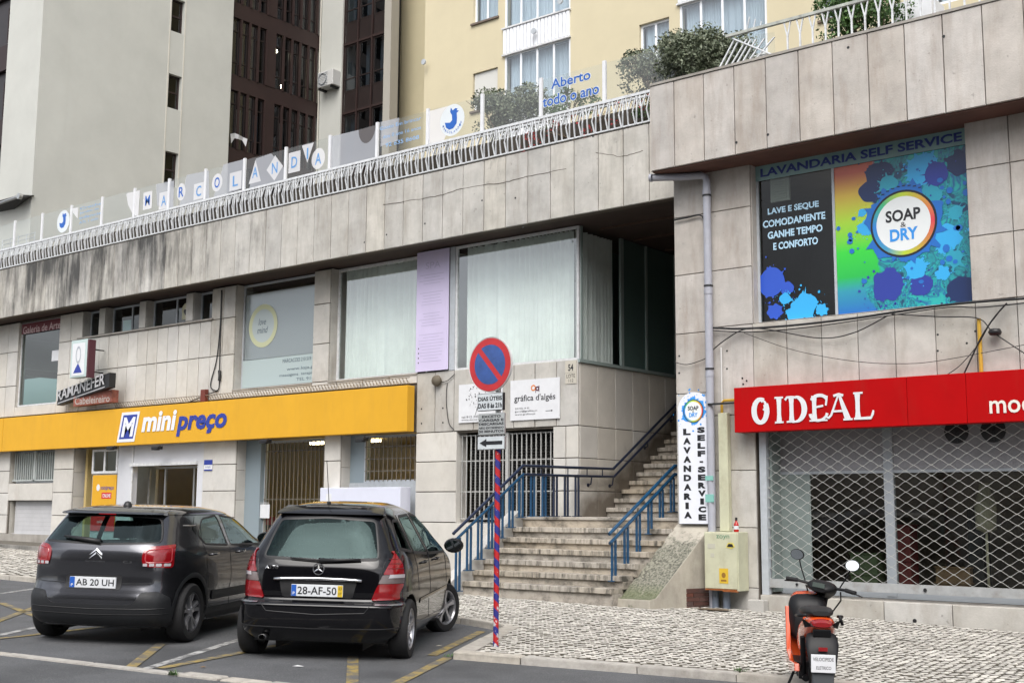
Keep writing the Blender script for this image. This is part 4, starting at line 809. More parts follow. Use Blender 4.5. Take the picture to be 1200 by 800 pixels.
bs_ = thing('blue_wall_plate', 'small blue and white plate on the pier right of the entrance', 'sign', (-24.5, YW-.01, 2.45))
mb = MB(); mb.box(-24.68, YW-.014, 2.40, -24.36, YW-.004, 2.66); build('plate', mb, WHITE, bs_)
mb = MB(); mb.box(-24.68, YW-.017, 2.54, -24.36, YW-.0145, 2.66); mb.box(-24.68, YW-.017, 2.40, -24.36, YW-.0145, 2.43); mb.text('LOJA', (-24.62, 2.46, -24.42, 2.51), fy(YW-.016)); build('print', mb, MBLUE, bs_)

# ---- yellow supermarket sign
ys = thing('yellow_supermarket_sign', 'long yellow supermarket sign box with white and blue shop name', 'sign', (-26, 18.38, 3.1))
z0, z1 = 3.085, 4.04
for a, b in [(-36.9, -33.72), (-33.70, -17.66)]:
    mb = MB(); mb.box(a, 18.38, z0, b, 18.60, z1); build('sign_panel', mb, YEL, ys, bevel=.01)
Y = 18.372
mb = MB(); mb.prism([(-27.98, 3.17), (-27.22, 3.17), (-27.02, 3.93), (-27.80, 3.93)], 'y', Y-.002, Y+.006); build('logo_border', mb, MWH, ys, bevel=0)
mb = MB(); mb.prism([(-27.88, 3.25), (-27.27, 3.25), (-27.12, 3.86), (-27.73, 3.86)], 'y', Y-.006, Y-.0025); build('logo_field', mb, MBLUE, ys)
mb = MB(); mb.text('M', (-27.80, 3.30, -27.18, 3.80), fy(Y-.009), bold=.04, shear=.22); build('logo_letter', mb, MWH, ys)
mb = MB(); mb.text('mini', (-26.92, 3.40, -25.47, 3.90), fy(Y-.004), bold=.035, shear=.18); build('lettering', mb, MWH, ys)
mb = MB(); mb.text('preço', (-25.47, 3.24, -23.52, 3.735), fy(Y-.004), bold=.035, shear=.18); build('lettering', mb, MBLUE, ys)
# floodlights under the sign
for px, py in [(131, 524), (184, 524), (311, 516), (424, 514)]:
    p = atY(px, py, 18.3); t = thing('floodlight', 'small black floodlight on an arm under the yellow sign, '+{131: 'over the yellow poster', 184: 'over the entrance', 311: 'over the first barred window', 424: 'over the white box casing'}[px], 'floodlight', p, 'floodlights under the yellow sign')
    mb = MB(); mb.box(p.x-.13, p.y-.08, p.z-.05, p.x+.13, p.y+.08, p.z+.02); mb.box(p.x-.10, p.y-.1, p.z-.07, p.x+.10, p.y+.02, p.z-.05); build('lamp_head', mb, BLACK, t, bevel=.01)
    mb = MB(); mb.tube([(p.x-.2, p.y+.02, p.z+.02), (p.x+.2, p.y+.02, p.z+.02)], .012, 6); mb.tube([(p.x, p.y, p.z), (p.x, p.y+.1, p.z+.05)], .012, 6); build('bracket', mb, BLACK, t)

# ---- hanging shop signs at the left
sb = thing('light_box_sign', 'small upright light box sign with dark figure on white panel', 'sign', (-29.3, 18.0, 4.6))
def obox(mb, c, du, dv, h0, h1, e):   # box on a wall, sticking out
    pass
p = atY(95, 421, 17.95); mb = MB(); mb.box(p.x-.42, 17.9, p.z-.48, p.x+.34, 18.12, p.z+.52); build('casing', mb, M('pale_aqua_casing', (.45,.55,.54), .4), sb, bevel=.015)
mb = MB(); mb.box(p.x-.33, 17.892, p.z-.43, p.x+.25, 17.899, p.z+.43); build('panel', mb, WHITE, sb)
mb = MB(); cx, cz = p.x-.04, p.z
mb.add([(cx-.2, 17.888, cz-.36), (cx+.2, 17.888, cz-.36), (cx+.12, 17.888, cz-.24), (cx, 17.888, cz-.1), (cx-.12, 17.888, cz-.24)], [(0,1,2,3,4)]); build('figure', mb, MBLUE, sb)
mb = MB(); ring(mb, cx, cz+.12, 17.887, .09, .12, s=1.9); build('figure', mb, M('grey_figure', (.35,.38,.42), .6), sb)
mb = MB(); mb.box(p.x+.341, 17.91, p.z-.5, p.x+.41, 18.11, p.z+.5); build('side_panel', mb, M('dark_red_side', (.08,.02,.03), .5), sb)
mb = MB(); mb.tube([(p.x-.0, 18.1, p.z+.3), (p.x, 18.62, p.z+.3)], .02, 6); mb.tube([(p.x-.0, 18.1, p.z-.3), (p.x, 18.62, p.z-.3)], .02, 6); build('bracket', mb, BLACK, sb)
sc_ = thing('black_letter_sign', 'black slanting box sign with pale raised shop name letters', 'sign', (-29.5, 18.2, 4.1))
# rises to the right in the photograph because it turns away from the wall
a = atY(71, 464, 18.45); b = atY(132, 442, 18.15)
mb = MB(); d = Vector((b.x-a.x, b.y-a.y)).normalized()
def onsign(u, v, off=0): return (a.x+(b.x-a.x)*u+d.y*off, a.y+(b.y-a.y)*u-d.x*off, a.z+(b.z-a.z)*u+v)
mb.add([onsign(u, v, o) for o in (-.09, .09) for u, v in ((0, -.26), (1.0, -.26), (1.0, .12), (0, .12))], [(0,1,2,3),(4,7,6,5),(0,4,5,1),(1,5,6,2),(2,6,7,3),(3,7,4,0)]); build('casing', mb, BLACK, sc_)
Ls = (b-a).length
mb = MB(); mb.text('RAMANEFER', (.01, -.15, .93, .15), lambda u, v: onsign(u, v, .115), bold=.015); mb.add([onsign(u, v, .1) for u, v in ((.02, -.23), (.93, -.23), (.93, -.205), (.02, -.205))], [(0,1,2,3)]); build('raised_lettering', mb, M('pale_grey_letters', (.45,.45,.46), .4), sc_)
t = tag(thing('rusty_small_sign', 'small faded red and white box sign under the black letter sign', 'sign', (-28.6, 18.2, 3.9)))
a2 = atY(92, 471, 18.4); b2 = atY(131, 463, 18.25)
mb = MB(); mb.prism([(a2.x, a2.z-.13), (b2.x, b2.z-.17), (b2.x, b2.z+.15), (a2.x, a2.z+.14)], 'y', 18.25, 18.45); build('casing', mb, M('faded_red_sheet', (.30,.10,.07), .7, var=.5, vs=9), t)
mb = MB(); mb.text('Cabeleireiro', (a2.x+.08, a2.z-.09, b2.x-.08, b2.z+.03), fy(18.243), bold=.01); build('lettering', mb, M('faded_white_letters', (.45,.40,.36), .6), t)

# ---- plates on the wall right of the yellow sign
g1 = thing('white_wall_sign', 'white wall sign with dotted dandelion mark partly hidden by the road sign', 'sign', (-16, YW-.02, 3.2))
mb = MB(); mb.box(-16.46, YW-.03, 3.22, -15.32, YW-.012, 3.99); build('board', mb, WHITE, g1)
mb = MB(); rr = random.Random(2)
for k in range(70):
    a_ = rr.uniform(0, 2*pi); r_ = .28*sqrt(rr.random()); q = rr.uniform(.006, .014); mb.disc(-15.98+r_*cos(a_), 3.70+r_*sin(a_)*.9, YW-.033, q, q, 6)
mb.tube([(-16.02, YW-.032, 3.36), (-15.95, YW-.032, 3.55), (-15.93, YW-.032, 3.68)], .006, 4)
mb.text('tel 912 345 010', (-16.38, 3.31, -15.75, 3.355), fy(YW-.033)); mb.text('www.dente-leao.pt', (-16.38, 3.25, -15.7, 3.29), fy(YW-.033)); build('print', mb, BLK, g1)
g2 = thing('graphics_shop_sign', 'white wall sign of a graphics shop with small arrow pointing right', 'sign', (-14.5, YW-.02, 3.2))
mb = MB(); mb.box(-15.12, YW-.03, 3.21, -13.92, YW-.012, 3.99); build('board', mb, WHITE, g2)
mb = MB(); mb.text("gráfica d'algés", (-15.02, 3.54, -14.02, 3.70), fy(YW-.033), bold=.01); mb.text('210 935 19 92', (-15.0, 3.42, -14.65, 3.455), fy(YW-.033)); mb.text('geral@grafica.pt', (-15.0, 3.36, -14.45, 3.40), fy(YW-.033)); mb.text('www.grafica.pt', (-15.0, 3.30, -14.5, 3.34), fy(YW-.033))
mb.box(-14.25, YW-.033, 3.36, -14.12, YW-.0325, 3.368); mb.add([(-14.12, YW-.033, 3.345), (-14.12, YW-.033, 3.383), (-14.08, YW-.033, 3.364)], [(0,1,2)]); build('print', mb, BLK, g2)
mb = MB(); ring(mb, -14.55, 3.82, YW-.033, .035, .06); build('logo_mark', mb, M('orange_print', (.65,.20,.03), .5), g2)
mb = MB(); ring(mb, -14.45, 3.80, YW-.034, .02, .045); mb.box(-14.50, YW-.034, 3.72, -14.485, YW-.0335, 3.84); mb.box(-14.42, YW-.034, 3.74, -14.405, YW-.0335, 3.86); build('logo_mark', mb, M('plum_print', (.10,.02,.05), .5), g2)
h1 = thing('house_number_plate', 'small pale plates with house number and plot number near the wall corner', 'plate', (-13.66, YW-.02, 4.0))
mb = MB(); mb.box(-13.80, YW-.016, 4.06, -13.54, YW-.004, 4.28); mb.box(-13.80, YW-.014, 3.85, -13.54, YW-.004, 4.055); build('plate', mb, M('cream_plate', (.5,.47,.40), .5), h1)
mb = MB(); mb.text('54', (-13.73, 4.09, -13.61, 4.22), fy(YW-.018), bold=.03); mb.text('LOTE', (-13.77, 3.96, -13.57, 4.03), fy(YW-.016)); mb.text('112', (-13.72, 3.88, -13.61, 3.94), fy(YW-.016)); build('lettering', mb, BLK, h1)

LBAR = M('grey_white_bars', (.40,.40,.385), .5, var=.15, vs=10)
# ---- louvred opening with white grille
lv = thing('louvred_grille', 'white bar grille over black louvres beside the blue handrail', 'grille', (-15.3, YW+.2, 1.25))
mb = MB(); mb.box(-16.53, YW+.42, 1.25, -14.11, YW+.45, 3.02); build('backing', mb, BLACK, lv)
for k in range(30): mb = MB(); z = 1.29+k*.057; mb.add([(-16.5, YW+.34, z), (-14.13, YW+.34, z), (-14.13, YW+.41, z+.04), (-16.5, YW+.41, z+.04)], [(0,1,2,3)]); build('louvre_slat', mb, M('dark_slat', (.04,.038,.035), .5) if k == 0 else bpy.data.materials['dark_slat'], lv)
n = 21
for k in range(n):
    if k == 10: continue
    x = -16.48+(2.36)*k/(n-1); mb = MB(); mb.box(x-.0095, YW+.11, 1.30, x+.0095, YW+.13, 2.98); build('bar', mb, LBAR, lv)
mb = MB(); mb.box(-15.335, YW+.09, 1.27, -15.265, YW+.15, 3.0); build('mullion', mb, LBAR, lv)
for z in (1.32, 1.85, 2.46, 2.97): mb = MB(); mb.box(-16.56, YW+.131, z-.010, -14.08, YW+.145, z+.010); build('cross_bar', mb, LBAR, lv)

# ================================================================ STAIRS
stt = thing('stone_staircase', 'wide worn stone stairs rising between the two buildings', 'staircase', (-12, 15.4, .1))
STEP = M('worn_step_stone', (.42,.375,.315), .85, var=.2, vs=3, bump=.4, bs=50, rnd=.08, grime=.9, gcol=(.06,.055,.045), gs=(1.6,3,2.2), glo=.44, ghi=.66)
TREAD = M('streaked_tread_stone', (.42,.375,.31), .85, var=.2, vs=4, bump=.4, bs=60, rnd=.10, grime=.95, gcol=(.055,.05,.04), gs=(6,2,1.2), glo=.45, ghi=.64)
RISE, TR = .1735, .26; ZB = .16; yS = 15.4
XS0, XS1 = -13.50, -10.63
def step(k, y, z, x0, x1, tr=TR, deep=0.08):
    # riser block and overhanging tread slabs; joints staggered
    mb = MB(); mb.box(x0, y+.04, z-RISE-.02-(.25 if k == 0 and z < 1 else 0), x1, y+tr+deep, z-.082); build('riser', mb, STEP, stt)
    cuts = [x0]+[x0+(x1-x0)*f for f in ((.47,) if k % 2 else (.30, .78))]+[x1]
    for a, b in zip(cuts[:-1], cuts[1:]): piece('tread_slab', stt, ((a+b)/2, y+(tr+deep)/2+random.uniform(-.005, .005), z-.04+random.uniform(-.003, .003)), (b-a-.006, tr+deep, .08), TREAD, .006, 'y')
for k in range(6): step(k, yS+k*TR, ZB+(k+1)*RISE, XS0, (-10.56+.27*max(0, yS+k*TR-15.58)) if k < 5 else -10.28)
zl = ZB+7*RISE; yl = yS+6*TR
nx = 5
for i in range(nx):
    for j in range(3):
        a = XS0-.12+(XS0*0+(-10.3-XS0+.12))*i/nx; b = XS0-.12+(-10.3-XS0+.12)*(i+1)/nx; c = yl+(19.5-yl)*j/3; d = yl+(19.5-yl)*(j+1)/3
        piece('landing_slab', stt, ((a+b)/2, (c+d)/2, zl-.025), (b-a-.006, d-c-.006, .05), STEP, .008, 'z' if j else 'y')
mb = MB(); mb.box(-13.49, yl+.03, -.2, -10.3, 30, zl-.052); build('landing_base', mb, STEP, stt)
for k in range(17): step(k, 19.5+k*TR, zl+(k+1)*RISE, -13.47, -10.31)
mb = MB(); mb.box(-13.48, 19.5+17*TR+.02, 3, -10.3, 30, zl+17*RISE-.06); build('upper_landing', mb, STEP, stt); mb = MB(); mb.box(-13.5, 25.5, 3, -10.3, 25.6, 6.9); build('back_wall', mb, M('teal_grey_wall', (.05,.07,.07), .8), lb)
# stringer wall on the left of the first flight
mb = MB(); mb.prism([(15.1, -.1), (15.1, .30), (15.3, .42), (16.9, zl+.10), (16.98, zl-.003), (18.64, zl-.003), (18.64, -.1)], 'x', -13.72, -13.502); build('side_wall', mb, STONEW, stt)
# right hand ramp wall
RW = thing('sloping_ramp_wall', 'sloping moss covered stone cheek wall at the foot of the stairs on the right', 'wall', (-10.3, 15.6, 0))
def mossy():
    m = M('ramp_stone', (.40,.37,.31), .85, var=.2, vs=3, bump=.4, bs=40, grime=.4, gcol=(.14,.12,.09), gs=(2,2,1))
    nt = m.node_tree; L = nt.links.new; b = nt.nodes['Principled BSDF']; old = b.inputs['Base Color'].links[0].from_socket
    gg = _n(nt, 'ShaderNodeNewGeometry'); s = _n(nt, 'ShaderNodeSeparateXYZ'); L(gg.outputs['Normal'], s.inputs[0]); p = _n(nt, 'ShaderNodeSeparateXYZ'); L(gg.outputs['Position'], p.inputs[0])
    up = _n(nt, 'ShaderNodeMapRange'); up.inputs[1].default_value = .35; up.inputs[2].default_value = .6; L(s.outputs[2], up.inputs[0])
    n = _n(nt, 'ShaderNodeTexNoise'); n.inputs['Scale'].default_value = 9; n.inputs['Detail'].default_value = 9; n.inputs['Roughness'].default_value = .75; L(gg.outputs['Position'], n.inputs['Vector'])
    zr = _n(nt, 'ShaderNodeMapRange'); zr.inputs[1].default_value = 1.25; zr.inputs[2].default_value = .85; zr.inputs[3].default_value = -.30; zr.inputs[4].default_value = .06; L(p.outputs[2], zr.inputs[0])
    a = _n(nt, 'ShaderNodeMath', operation='ADD'); L(n.outputs[0], a.inputs[0]); L(zr.outputs[0], a.inputs[1])
    r = _n(nt, 'ShaderNodeMapRange'); r.inputs[1].default_value = .33; r.inputs[2].default_value = .48; L(a.outputs[0], r.inputs[0])
    q = _n(nt, 'ShaderNodeMath', operation='MULTIPLY'); L(r.outputs[0], q.inputs[0]); L(up.outputs[0], q.inputs[1])
    cr = _n(nt, 'ShaderNodeValToRGB'); n2 = _n(nt, 'ShaderNodeTexNoise'); n2.inputs['Scale'].default_value = 30; L(gg.outputs['Position'], n2.inputs['Vector']); L(n2.outputs[0], cr.inputs[0])
    cr.color_ramp.elements[0].position = .35; cr.color_ramp.elements[0].color = (.075,.073,.058,1); cr.color_ramp.elements[1].position = .65; cr.color_ramp.elements[1].color = (.24,.235,.185,1)
    # greener low down
    gz = _n(nt, 'ShaderNodeMapRange'); gz.inputs[1].default_value = .42; gz.inputs[2].default_value = .26; gz.inputs[4].default_value = .6; L(p.outputs[2], gz.inputs[0])
    mg = _n(nt, 'ShaderNodeMix', data_type='RGBA'); L(gz.outputs[0], mg.inputs[0]); L(cr.outputs[0], mg.inputs[6]); mg.inputs[7].default_value = (.085,.105,.04,1)
    x = _n(nt, 'ShaderNodeMix', data_type='RGBA'); L(q.outputs[0], x.inputs[0]); L(old, x.inputs[6]); L(mg.outputs[2], x.inputs[7]); L(x.outputs[2], b.inputs['Base Color']); return m
RMP = mossy()
mb = MB(); sk = lambda y: .27*(y-15.58)
prof = [(15.58, -.3), (15.58, .19), (15.70, .21), (16.835, 1.285), (16.835, -.3)]
mb.add([(x+sk(y), y, z) for x in (-10.62, -10.0) for y, z in prof], [(4,3,2,1,0), (5,6,7,8,9)]+[(i, (i+1) % 5, 5+(i+1) % 5, 5+i) for i in range(5)])
bmx = mb; build('cheek_block', mb, RMP, RW, bevel=.012)
rr = random.Random(8)
for k in range(6):
    z = -.06+k*.066
    for y0, y1 in (((16.30, 16.54), (16.55, 16.82)) if k % 2 else ((16.30, 16.42), (16.43, 16.68), (16.69, 16.82))):
        d_ = rr.uniform(.010, .022); mb = MB(); mb.add([(-10.0+sk(y)+o, y, zz__) for o in (-.02, d_) for y, zz__ in ((y0, z), (y1, z), (y1, z+.058), (y0, z+.058))], [(0,1,2,3), (7,6,5,4), (0,4,5,1), (1,5,6,2), (2,6,7,3), (3,7,4,0)]); build('brick', mb, BRICK, RW)

# ---- handrails
BLUE = M('blue_rail_paint', (.008,.058,.13), .35, var=.25, vs=9, coat=.3); DBL = M('dark_rail_paint', (.010,.018,.045), .35, coat=.3)
BLUES = M('blue_post_paint', (.010,.062,.14), .35, var=.2, vs=9, coat=.3)
hr = thing('left_handrail', 'blue double handrail on the left of the stairs running onto the return wall', 'handrail', (-13.42, 15.2, .2)); hr.name = 'stair_handrail'; ORG[hr.name] = Vector((-13.42, 15.2, .2))
xh = -13.41
up = [(xh, 15.08, 1.10), (xh, 16.88, 2.25)]; lowr = [(xh, 15.08, .96), (xh, 16.90, 2.11)]
fl_ = [(xh, 16.88, 2.25), (xh+.0, 18.75, 2.27), (xh, 19.66, 2.28), (xh, 22.9, 4.25)]
mb = MB(); mb.tube(up, .027, 10); build('top_rail', mb, DBL, hr, 40)
mb = MB(); mb.tube(lowr, .025, 10); build('lower_rail', mb, BLUE, hr, 40)
mb = MB(); mb.tube(fl_, .027, 10); build('top_rail', mb, DBL, hr, 40)
mb = MB(); mb.tube([(p[0], p[1]+.02, p[2]-.15) for p in fl_], .025, 10); build('lower_rail', mb, DBL, hr, 40)
def post(par, x, y, zb_, zt, mat, gap=.09):
    mb = MB()
    for s in (-1, 1): mb.box(x-.016, y+s*gap/2-.014, zb_, x+.016, y+s*gap/2+.014, zt)
    mb.box(x-.05, y-.085, zb_, x+.05, y+.085, zb_+.014); mb.box(x-.02, y-gap/2, zt-.02, x+.02, y+gap/2, zt); build('post', mb, mat, par)
for k in range(7): y = 15.2+k*.272; z = .96+(y-15.08)*(2.11-.96)/1.82; zb_ = .33+k*RISE*.985 if k else .18; post(hr, xh, y, min(zb_, zl), z-.0, BLUES)
for k in range(1, 6): post(hr, xh, 16.83+k*.33, zl, 2.11, BLUES if k < 3 else DBL)
for y, z in ((18.95, 2.12), (19.66, 2.12), (20.9, 2.9), (21.9, 3.5)):
    mb = MB(); mb.tube([(xh, y, z), (xh-.02, y, z-.14), (xh-.08, y, z-.16)], .013, 6); mb.lathe([(0,0),(.035,0),(.035,.012),(0,.012)], (xr+.002, y, z-.16), 'x', 12); build('wall_bracket', mb, DBL, hr)
mb = MB()
for y in (17.4, 18.2, 18.8, 19.3): mb.tube([(xh, y, 2.26), (xh, y, 2.12)], .010, 6)
build('rail_link', mb, DBL, hr)
h2 = thing('stair_handrail', 'blue double handrail on the right of the stairs beside the sloping wall', 'handrail', (-10.68, 15.7, .2))
xh = -10.72
mb = MB(); mb.tube([(xh, 15.60, 1.13), (xh, 17.5, 2.22), (xh, 19.0, 2.25)], .028, 10); build('top_rail', mb, BLUE, h2, 40)
mb = MB(); mb.tube([(xh, 15.62, .99), (xh, 17.5, 2.08), (xh, 19.0, 2.11)], .028, 10); build('lower_rail', mb, BLUE, h2, 40)
for k in range(6): y = 15.72+k*.34; post(h2, xh, y, .25+RISE*max(0, int((y-yS)/TR)), .99+(y-15.62)*.575, BLUES)
# ================================================================ TERRACE: railings, glass screen, bushes
OLDW = M('aged_white_railing', (.62,.64,.66), .5, var=.2, vs=14, grime=.45, gcol=(.22,.20,.17), gs=(5,5,5))
bal = thing('terrace_balustrade', 'aged white balustrade of branching bars along the terrace parapet on the left', 'balustrade', (-23, YP, 8.28))
mb = MB(); mb.box(XL, YP-.03, 8.83, -10.40, YP+.03, 8.88); build('top_rail', mb, OLDW, bal)
mb = MB(); mb.box(XL, YP-.02, 8.30, -10.40, YP+.03, 8.325); build('lower_rail', mb, OLDW, bal)
def basemesh(name, mb, mat):
    me = bpy.data.meshes.new(name); me.from_pydata(mb.v, [], mb.f); me.materials.append(mat); me.update(); return me
def bar2(mb, a, b, wx, wy):   # flat bar between two points in xz
    ax, ay, az = a; bx, by, bz = b
    mb.add([(ax-wx, ay-wy, az), (ax+wx, ay-wy, az), (ax+wx, ay+wy, az), (ax-wx, ay+wy, az), (bx-wx, by-wy, bz), (bx+wx, by-wy, bz), (bx+wx, by+wy, bz), (bx-wx, by+wy, bz)],
           [(0,3,2,1),(4,5,6,7),(0,1,5,4),(1,2,6,5),(2,3,7,6),(3,0,4,7)])
bms = []
for v in range(4):
    r_ = random.Random(v); mb = MB(); j = r_.uniform(-.012, .012)
    if v % 2: bar2(mb, (0, 0, 0), (.02+j, -.05, .27), .010, .012); bar2(mb, (.02+j, -.05, .27), (-.05, 0, .54), .009, .010); bar2(mb, (.022+j, -.05, .27), (.075, 0, .54), .009, .010)
    else: bar2(mb, (0, 0, 0), (-.045, -.02, .24), .010, .012); bar2(mb, (.02, .004, 0), (.05+j, -.05, .24), .010, .012); bar2(mb, (-.045, -.02, .24), (.02, 0, .54), .009, .010); bar2(mb, (.05+j, -.05, .24), (.04, .004, .54), .009, .010)
    bms.append(basemesh('baluster', mb, OLDW))
n = 0; x = -10.50
while x > XL:
    o = bpy.data.objects.new('baluster', bms[n % 4]); col.objects.link(o); o.parent = bal; o.location = Vector((x, YP-.012, 8.30)) - ORG[bal.name]; n += 1; x -= .148
b2_ = thing('terrace_balustrade', 'second aged white railing standing behind the glass screen on the terrace', 'balustrade', (-23, YP+.62, 8.28))
mb = MB(); mb.box(XL, YP+.6, 9.02, -10.40, YP+.65, 9.06); build('top_rail', mb, OLDW, b2_)
x = -10.5; n = 0
while x > XL:
    o = bpy.data.objects.new('baluster', bms[(n*3+1) % 4]); col.objects.link(o); o.parent = b2_; o.location = Vector((x, YP+.625, 8.49)) - ORG[b2_.name]; n += 1; x -= .17
mb = MB(); mb.box(XL, YP+.45, 8.28, -10.40, YP+.7, 8.80); build('kerb', mb, M('dark_planter', (.06,.05,.04), .9), b2_)

gf = thing('glass_screen', 'clear glass screen with white posts, stickers and blue lettering on the terrace edge', 'glass fence', (-22, 18.0, 8.9))
SCG = GL('screen_glass', (.88,.90,.88), .045, film=.07, fcol=(.6,.6,.57)); 
gx = [-10.966-1.4745*i for i in range(0, 18)]
for x in gx:
    mb = MB(); mb.box(x-.035, 18.0, 8.86, x+.035, 18.05, 9.70); build('post', mb, WHITE, gf)
for i, (a, b) in enumerate(zip(gx[:-1], gx[1:])):
    mb = MB(); mb.quad((b+.04, 18.03, 8.92), (a-.04, 18.03, 8.92), (a-.04, 18.03, 9.66), (b+.04, 18.03, 9.66)); build('glass_panel', mb, SCG, gf)
mb = MB(); mb.quad((-10.93, 18.03, 8.92), (-9.0, 18.03, 8.92), (-9.0, 18.03, 9.4), (-10.93, 18.03, 9.66)); build('glass_panel', mb, SCG, gf)
FILM = GL('white_window_film', (.9,.9,.9), .03, .4, film=.7, fcol=(.72,.72,.74)); FILM2 = GL('grey_window_film', (.8,.8,.85), .03, .4, film=.5, fcol=(.5,.52,.56))
BLT = M('blue_letters', (.01,.10,.42), .4); BLT2 = M('pale_blue_screen_letters', (.22,.38,.62), .5); YB = 18.02
def sx(px, py=110): return atY(px, py, YB).x
def zz(px, py): return atY(px, py, YB).z
# Aberto todo o ano
for t_, b_ in (('Aberto', (sx(646), 9.42, sx(692), 9.61)), ('todo o ano', (sx(636), 9.10, sx(702), 9.31))):
    mb = MB(); mb.text(t_, (b_[0]-.02, b_[1]-.015, b_[2]+.02, b_[3]+.015), fy(YB-.001), bold=.05); build('lettering_halo', mb, bpy.data.materials.get('pale_halo') or M('pale_halo', (.55,.58,.60), .5), gf)
    mb = MB(); mb.text(t_, b_, fy(YB-.004), bold=.012); build('lettering', mb, BLT, gf)
mb = MB(); mb.text('Gosto Em brincar', (sx(446), 9.50, sx(494), 9.58), fy(YB-.002), bold=.006); mb.text('dos 0 aos 16 anos', (sx(450), 9.30, sx(494), 9.38), fy(YB-.002), bold=.006); mb.text('92 635 8608', (sx(453), 9.10, sx(492), 9.19), fy(YB-.002), bold=.01); build('lettering', mb, BLT2, gf)
mb = MB(); 
for k in range(4): mb.text(['Creche', 'Jardim de', 'infancia', 'ATL 1 ciclo'][k], (sx(93, 260), 9.50-k*.13, sx(118-3*(k % 2), 260), 9.57-k*.13), fy(YB-.002), bold=.006)
build('lettering', mb, BLT2, gf)
def bird(cx, cz, s):
    mb = MB(); mb.disc(cx, cz, YB-.001, .30*s, .30*s, 28); ring(mb, cx, cz, YB-.0012, .30*s, .33*s); build('badge_disc', mb, M('white_badge_film', (.62,.66,.68), .4) if 'white_badge_film' not in bpy.data.materials else bpy.data.materials['white_badge_film'], gf)
    mb = MB(); pts = [(-.20,-.02),(-.06,-.05),(0,.0),(-.01,.12),(-.06,.20),(-.04,.30),(.01,.22),(.08,.26),(.14,.24),(.12,.20),(.18,.18),(.12,.14),(.13,.02),(.12,-.10),(.03,-.20),(-.08,-.21),(-.17,-.14)]
    mb.add([(cx+p[0]*s, YB-.003, cz+p[1]*s*.9) for p in pts], [tuple(range(len(pts)))]); build('bird_mark', mb, BLT, gf)
bird(sx(530, 142), 9.32, 1.0)
mb = MB()
for i, c in enumerate('MARCOLANDIA'):
    a = radians(-160+i*14); u = sx(530, 142)+.255*cos(a); v = 9.32+.255*sin(a); mb.text(c, (u-.02, v-.025, u+.02, v+.025), fy(YB-.0035), bold=.02)
build('badge_lettering', mb, BLT, gf)
bird(sx(74, 262), 9.30, .95)
# white film shapes with one letter each
def letter(c, px, py, shape, w_=.26, h_=.30, film=None, big=None):
    x = sx(px, py); z = zz(px, py); mb = MB(); y = YB-.001
    if shape == 'sq': mb.add([(x-w_/1, y, z-h_), (x+w_, y, z-h_*1.0), (x+w_, y, z+h_), (x-w_, y, z+h_)], [(0,1,2,3)])
    if shape == 'disc': mb.disc(x, z, y, w_, h_, 24)
    if shape == 'tri': mb.add([(x-w_, y, z-h_), (x+w_, y, z-h_), (x, y, z+h_*1.2)], [(0,1,2)])
    if shape == 'inv': mb.add([(x-w_, y, z+h_), (x+w_, y, z+h_), (x, y, z-h_)], [(0,2,1)])
    if shape == 'dia': mb.add([(x-w_*1.2, y, z), (x, y, z-h_*1.2), (x+w_*1.2, y, z), (x, y, z+h_*1.2)], [(0,1,2,3)])
    build('film_shape', mb, FILM, gf)
    mb = MB(); mb.text(c, (x-(.10 if c != 'I' else .025), z-.13, x+(.10 if c != 'I' else .025), z+.13), fy(YB-.004), bold=.012); build('lettering', mb, BLT if c in 'MRO' else M('mid_blue_letters', (.10,.27,.55), .5) if 'mid_blue_letters' not in bpy.data.materials else bpy.data.materials['mid_blue_letters'], gf)
letter('M', 173, 235, 'sq', .19, .23); letter('A', 192, 235, 'sq', .20, .22); letter('R', 212.5, 225, 'disc', .17, .22); letter('C', 233, 224, 'sq', .20, .2)
letter('O', 254.5, 214, 'disc', .20, .22); letter('L', 276, 212, 'sq', .22, .22); letter('A', 299, 202, 'tri', .22, .25); letter('N', 322, 197, 'dia', .24, .25)
letter('D', 345, 190, 'sq', .20, .24); letter('I', 360.5, 180, 'inv', .20, .22); letter('A', 373, 186, 'disc', .22, .24)
def filmp(pts, mat, dy=0):
    mb = MB(); mb.add([(sx(px, py), YB-.0006-dy, max(8.93, zz(px, py))) for px, py in pts], [tuple(range(len(pts)))]); build('film_shape', mb, mat, gf)
filmp([(148, 227), (164, 223), (162, 256), (156, 252), (150, 240)], FILM); filmp([(82, 245), (92, 243), (91, 256), (86, 250)], FILM)
filmp([(219, 205), (245, 200), (245, 240), (210, 246)], FILM2); filmp([(183, 216), (204, 212), (203, 247), (192, 250), (184, 240)], FILM2, .0003); filmp([(262, 193), (288, 186), (288, 220), (250, 236)], FILM2); filmp([(300, 186), (318, 180), (332, 196), (334, 212), (292, 224)], FILM2)
filmp([(388, 160), (440, 148), (440, 185), (388, 198)], FILM2); filmp([(501, 131), (531, 123), (531, 140), (520, 165), (503, 172)], FILM); filmp([(446, 143), (468, 138), (466, 165), (446, 172)], FILM2)
mb = MB(); cx, cz = sx(430, 158), zz(430, 158); mb.add([(cx+.26*cos(radians(a)), YB-.0016, 9.64+.34*sin(radians(a))) for a in range(180, 361, 15)], [tuple(range(13))]); build('film_shape', mb, M('dark_film_disc', (.09,.08,.08), .4), gf)

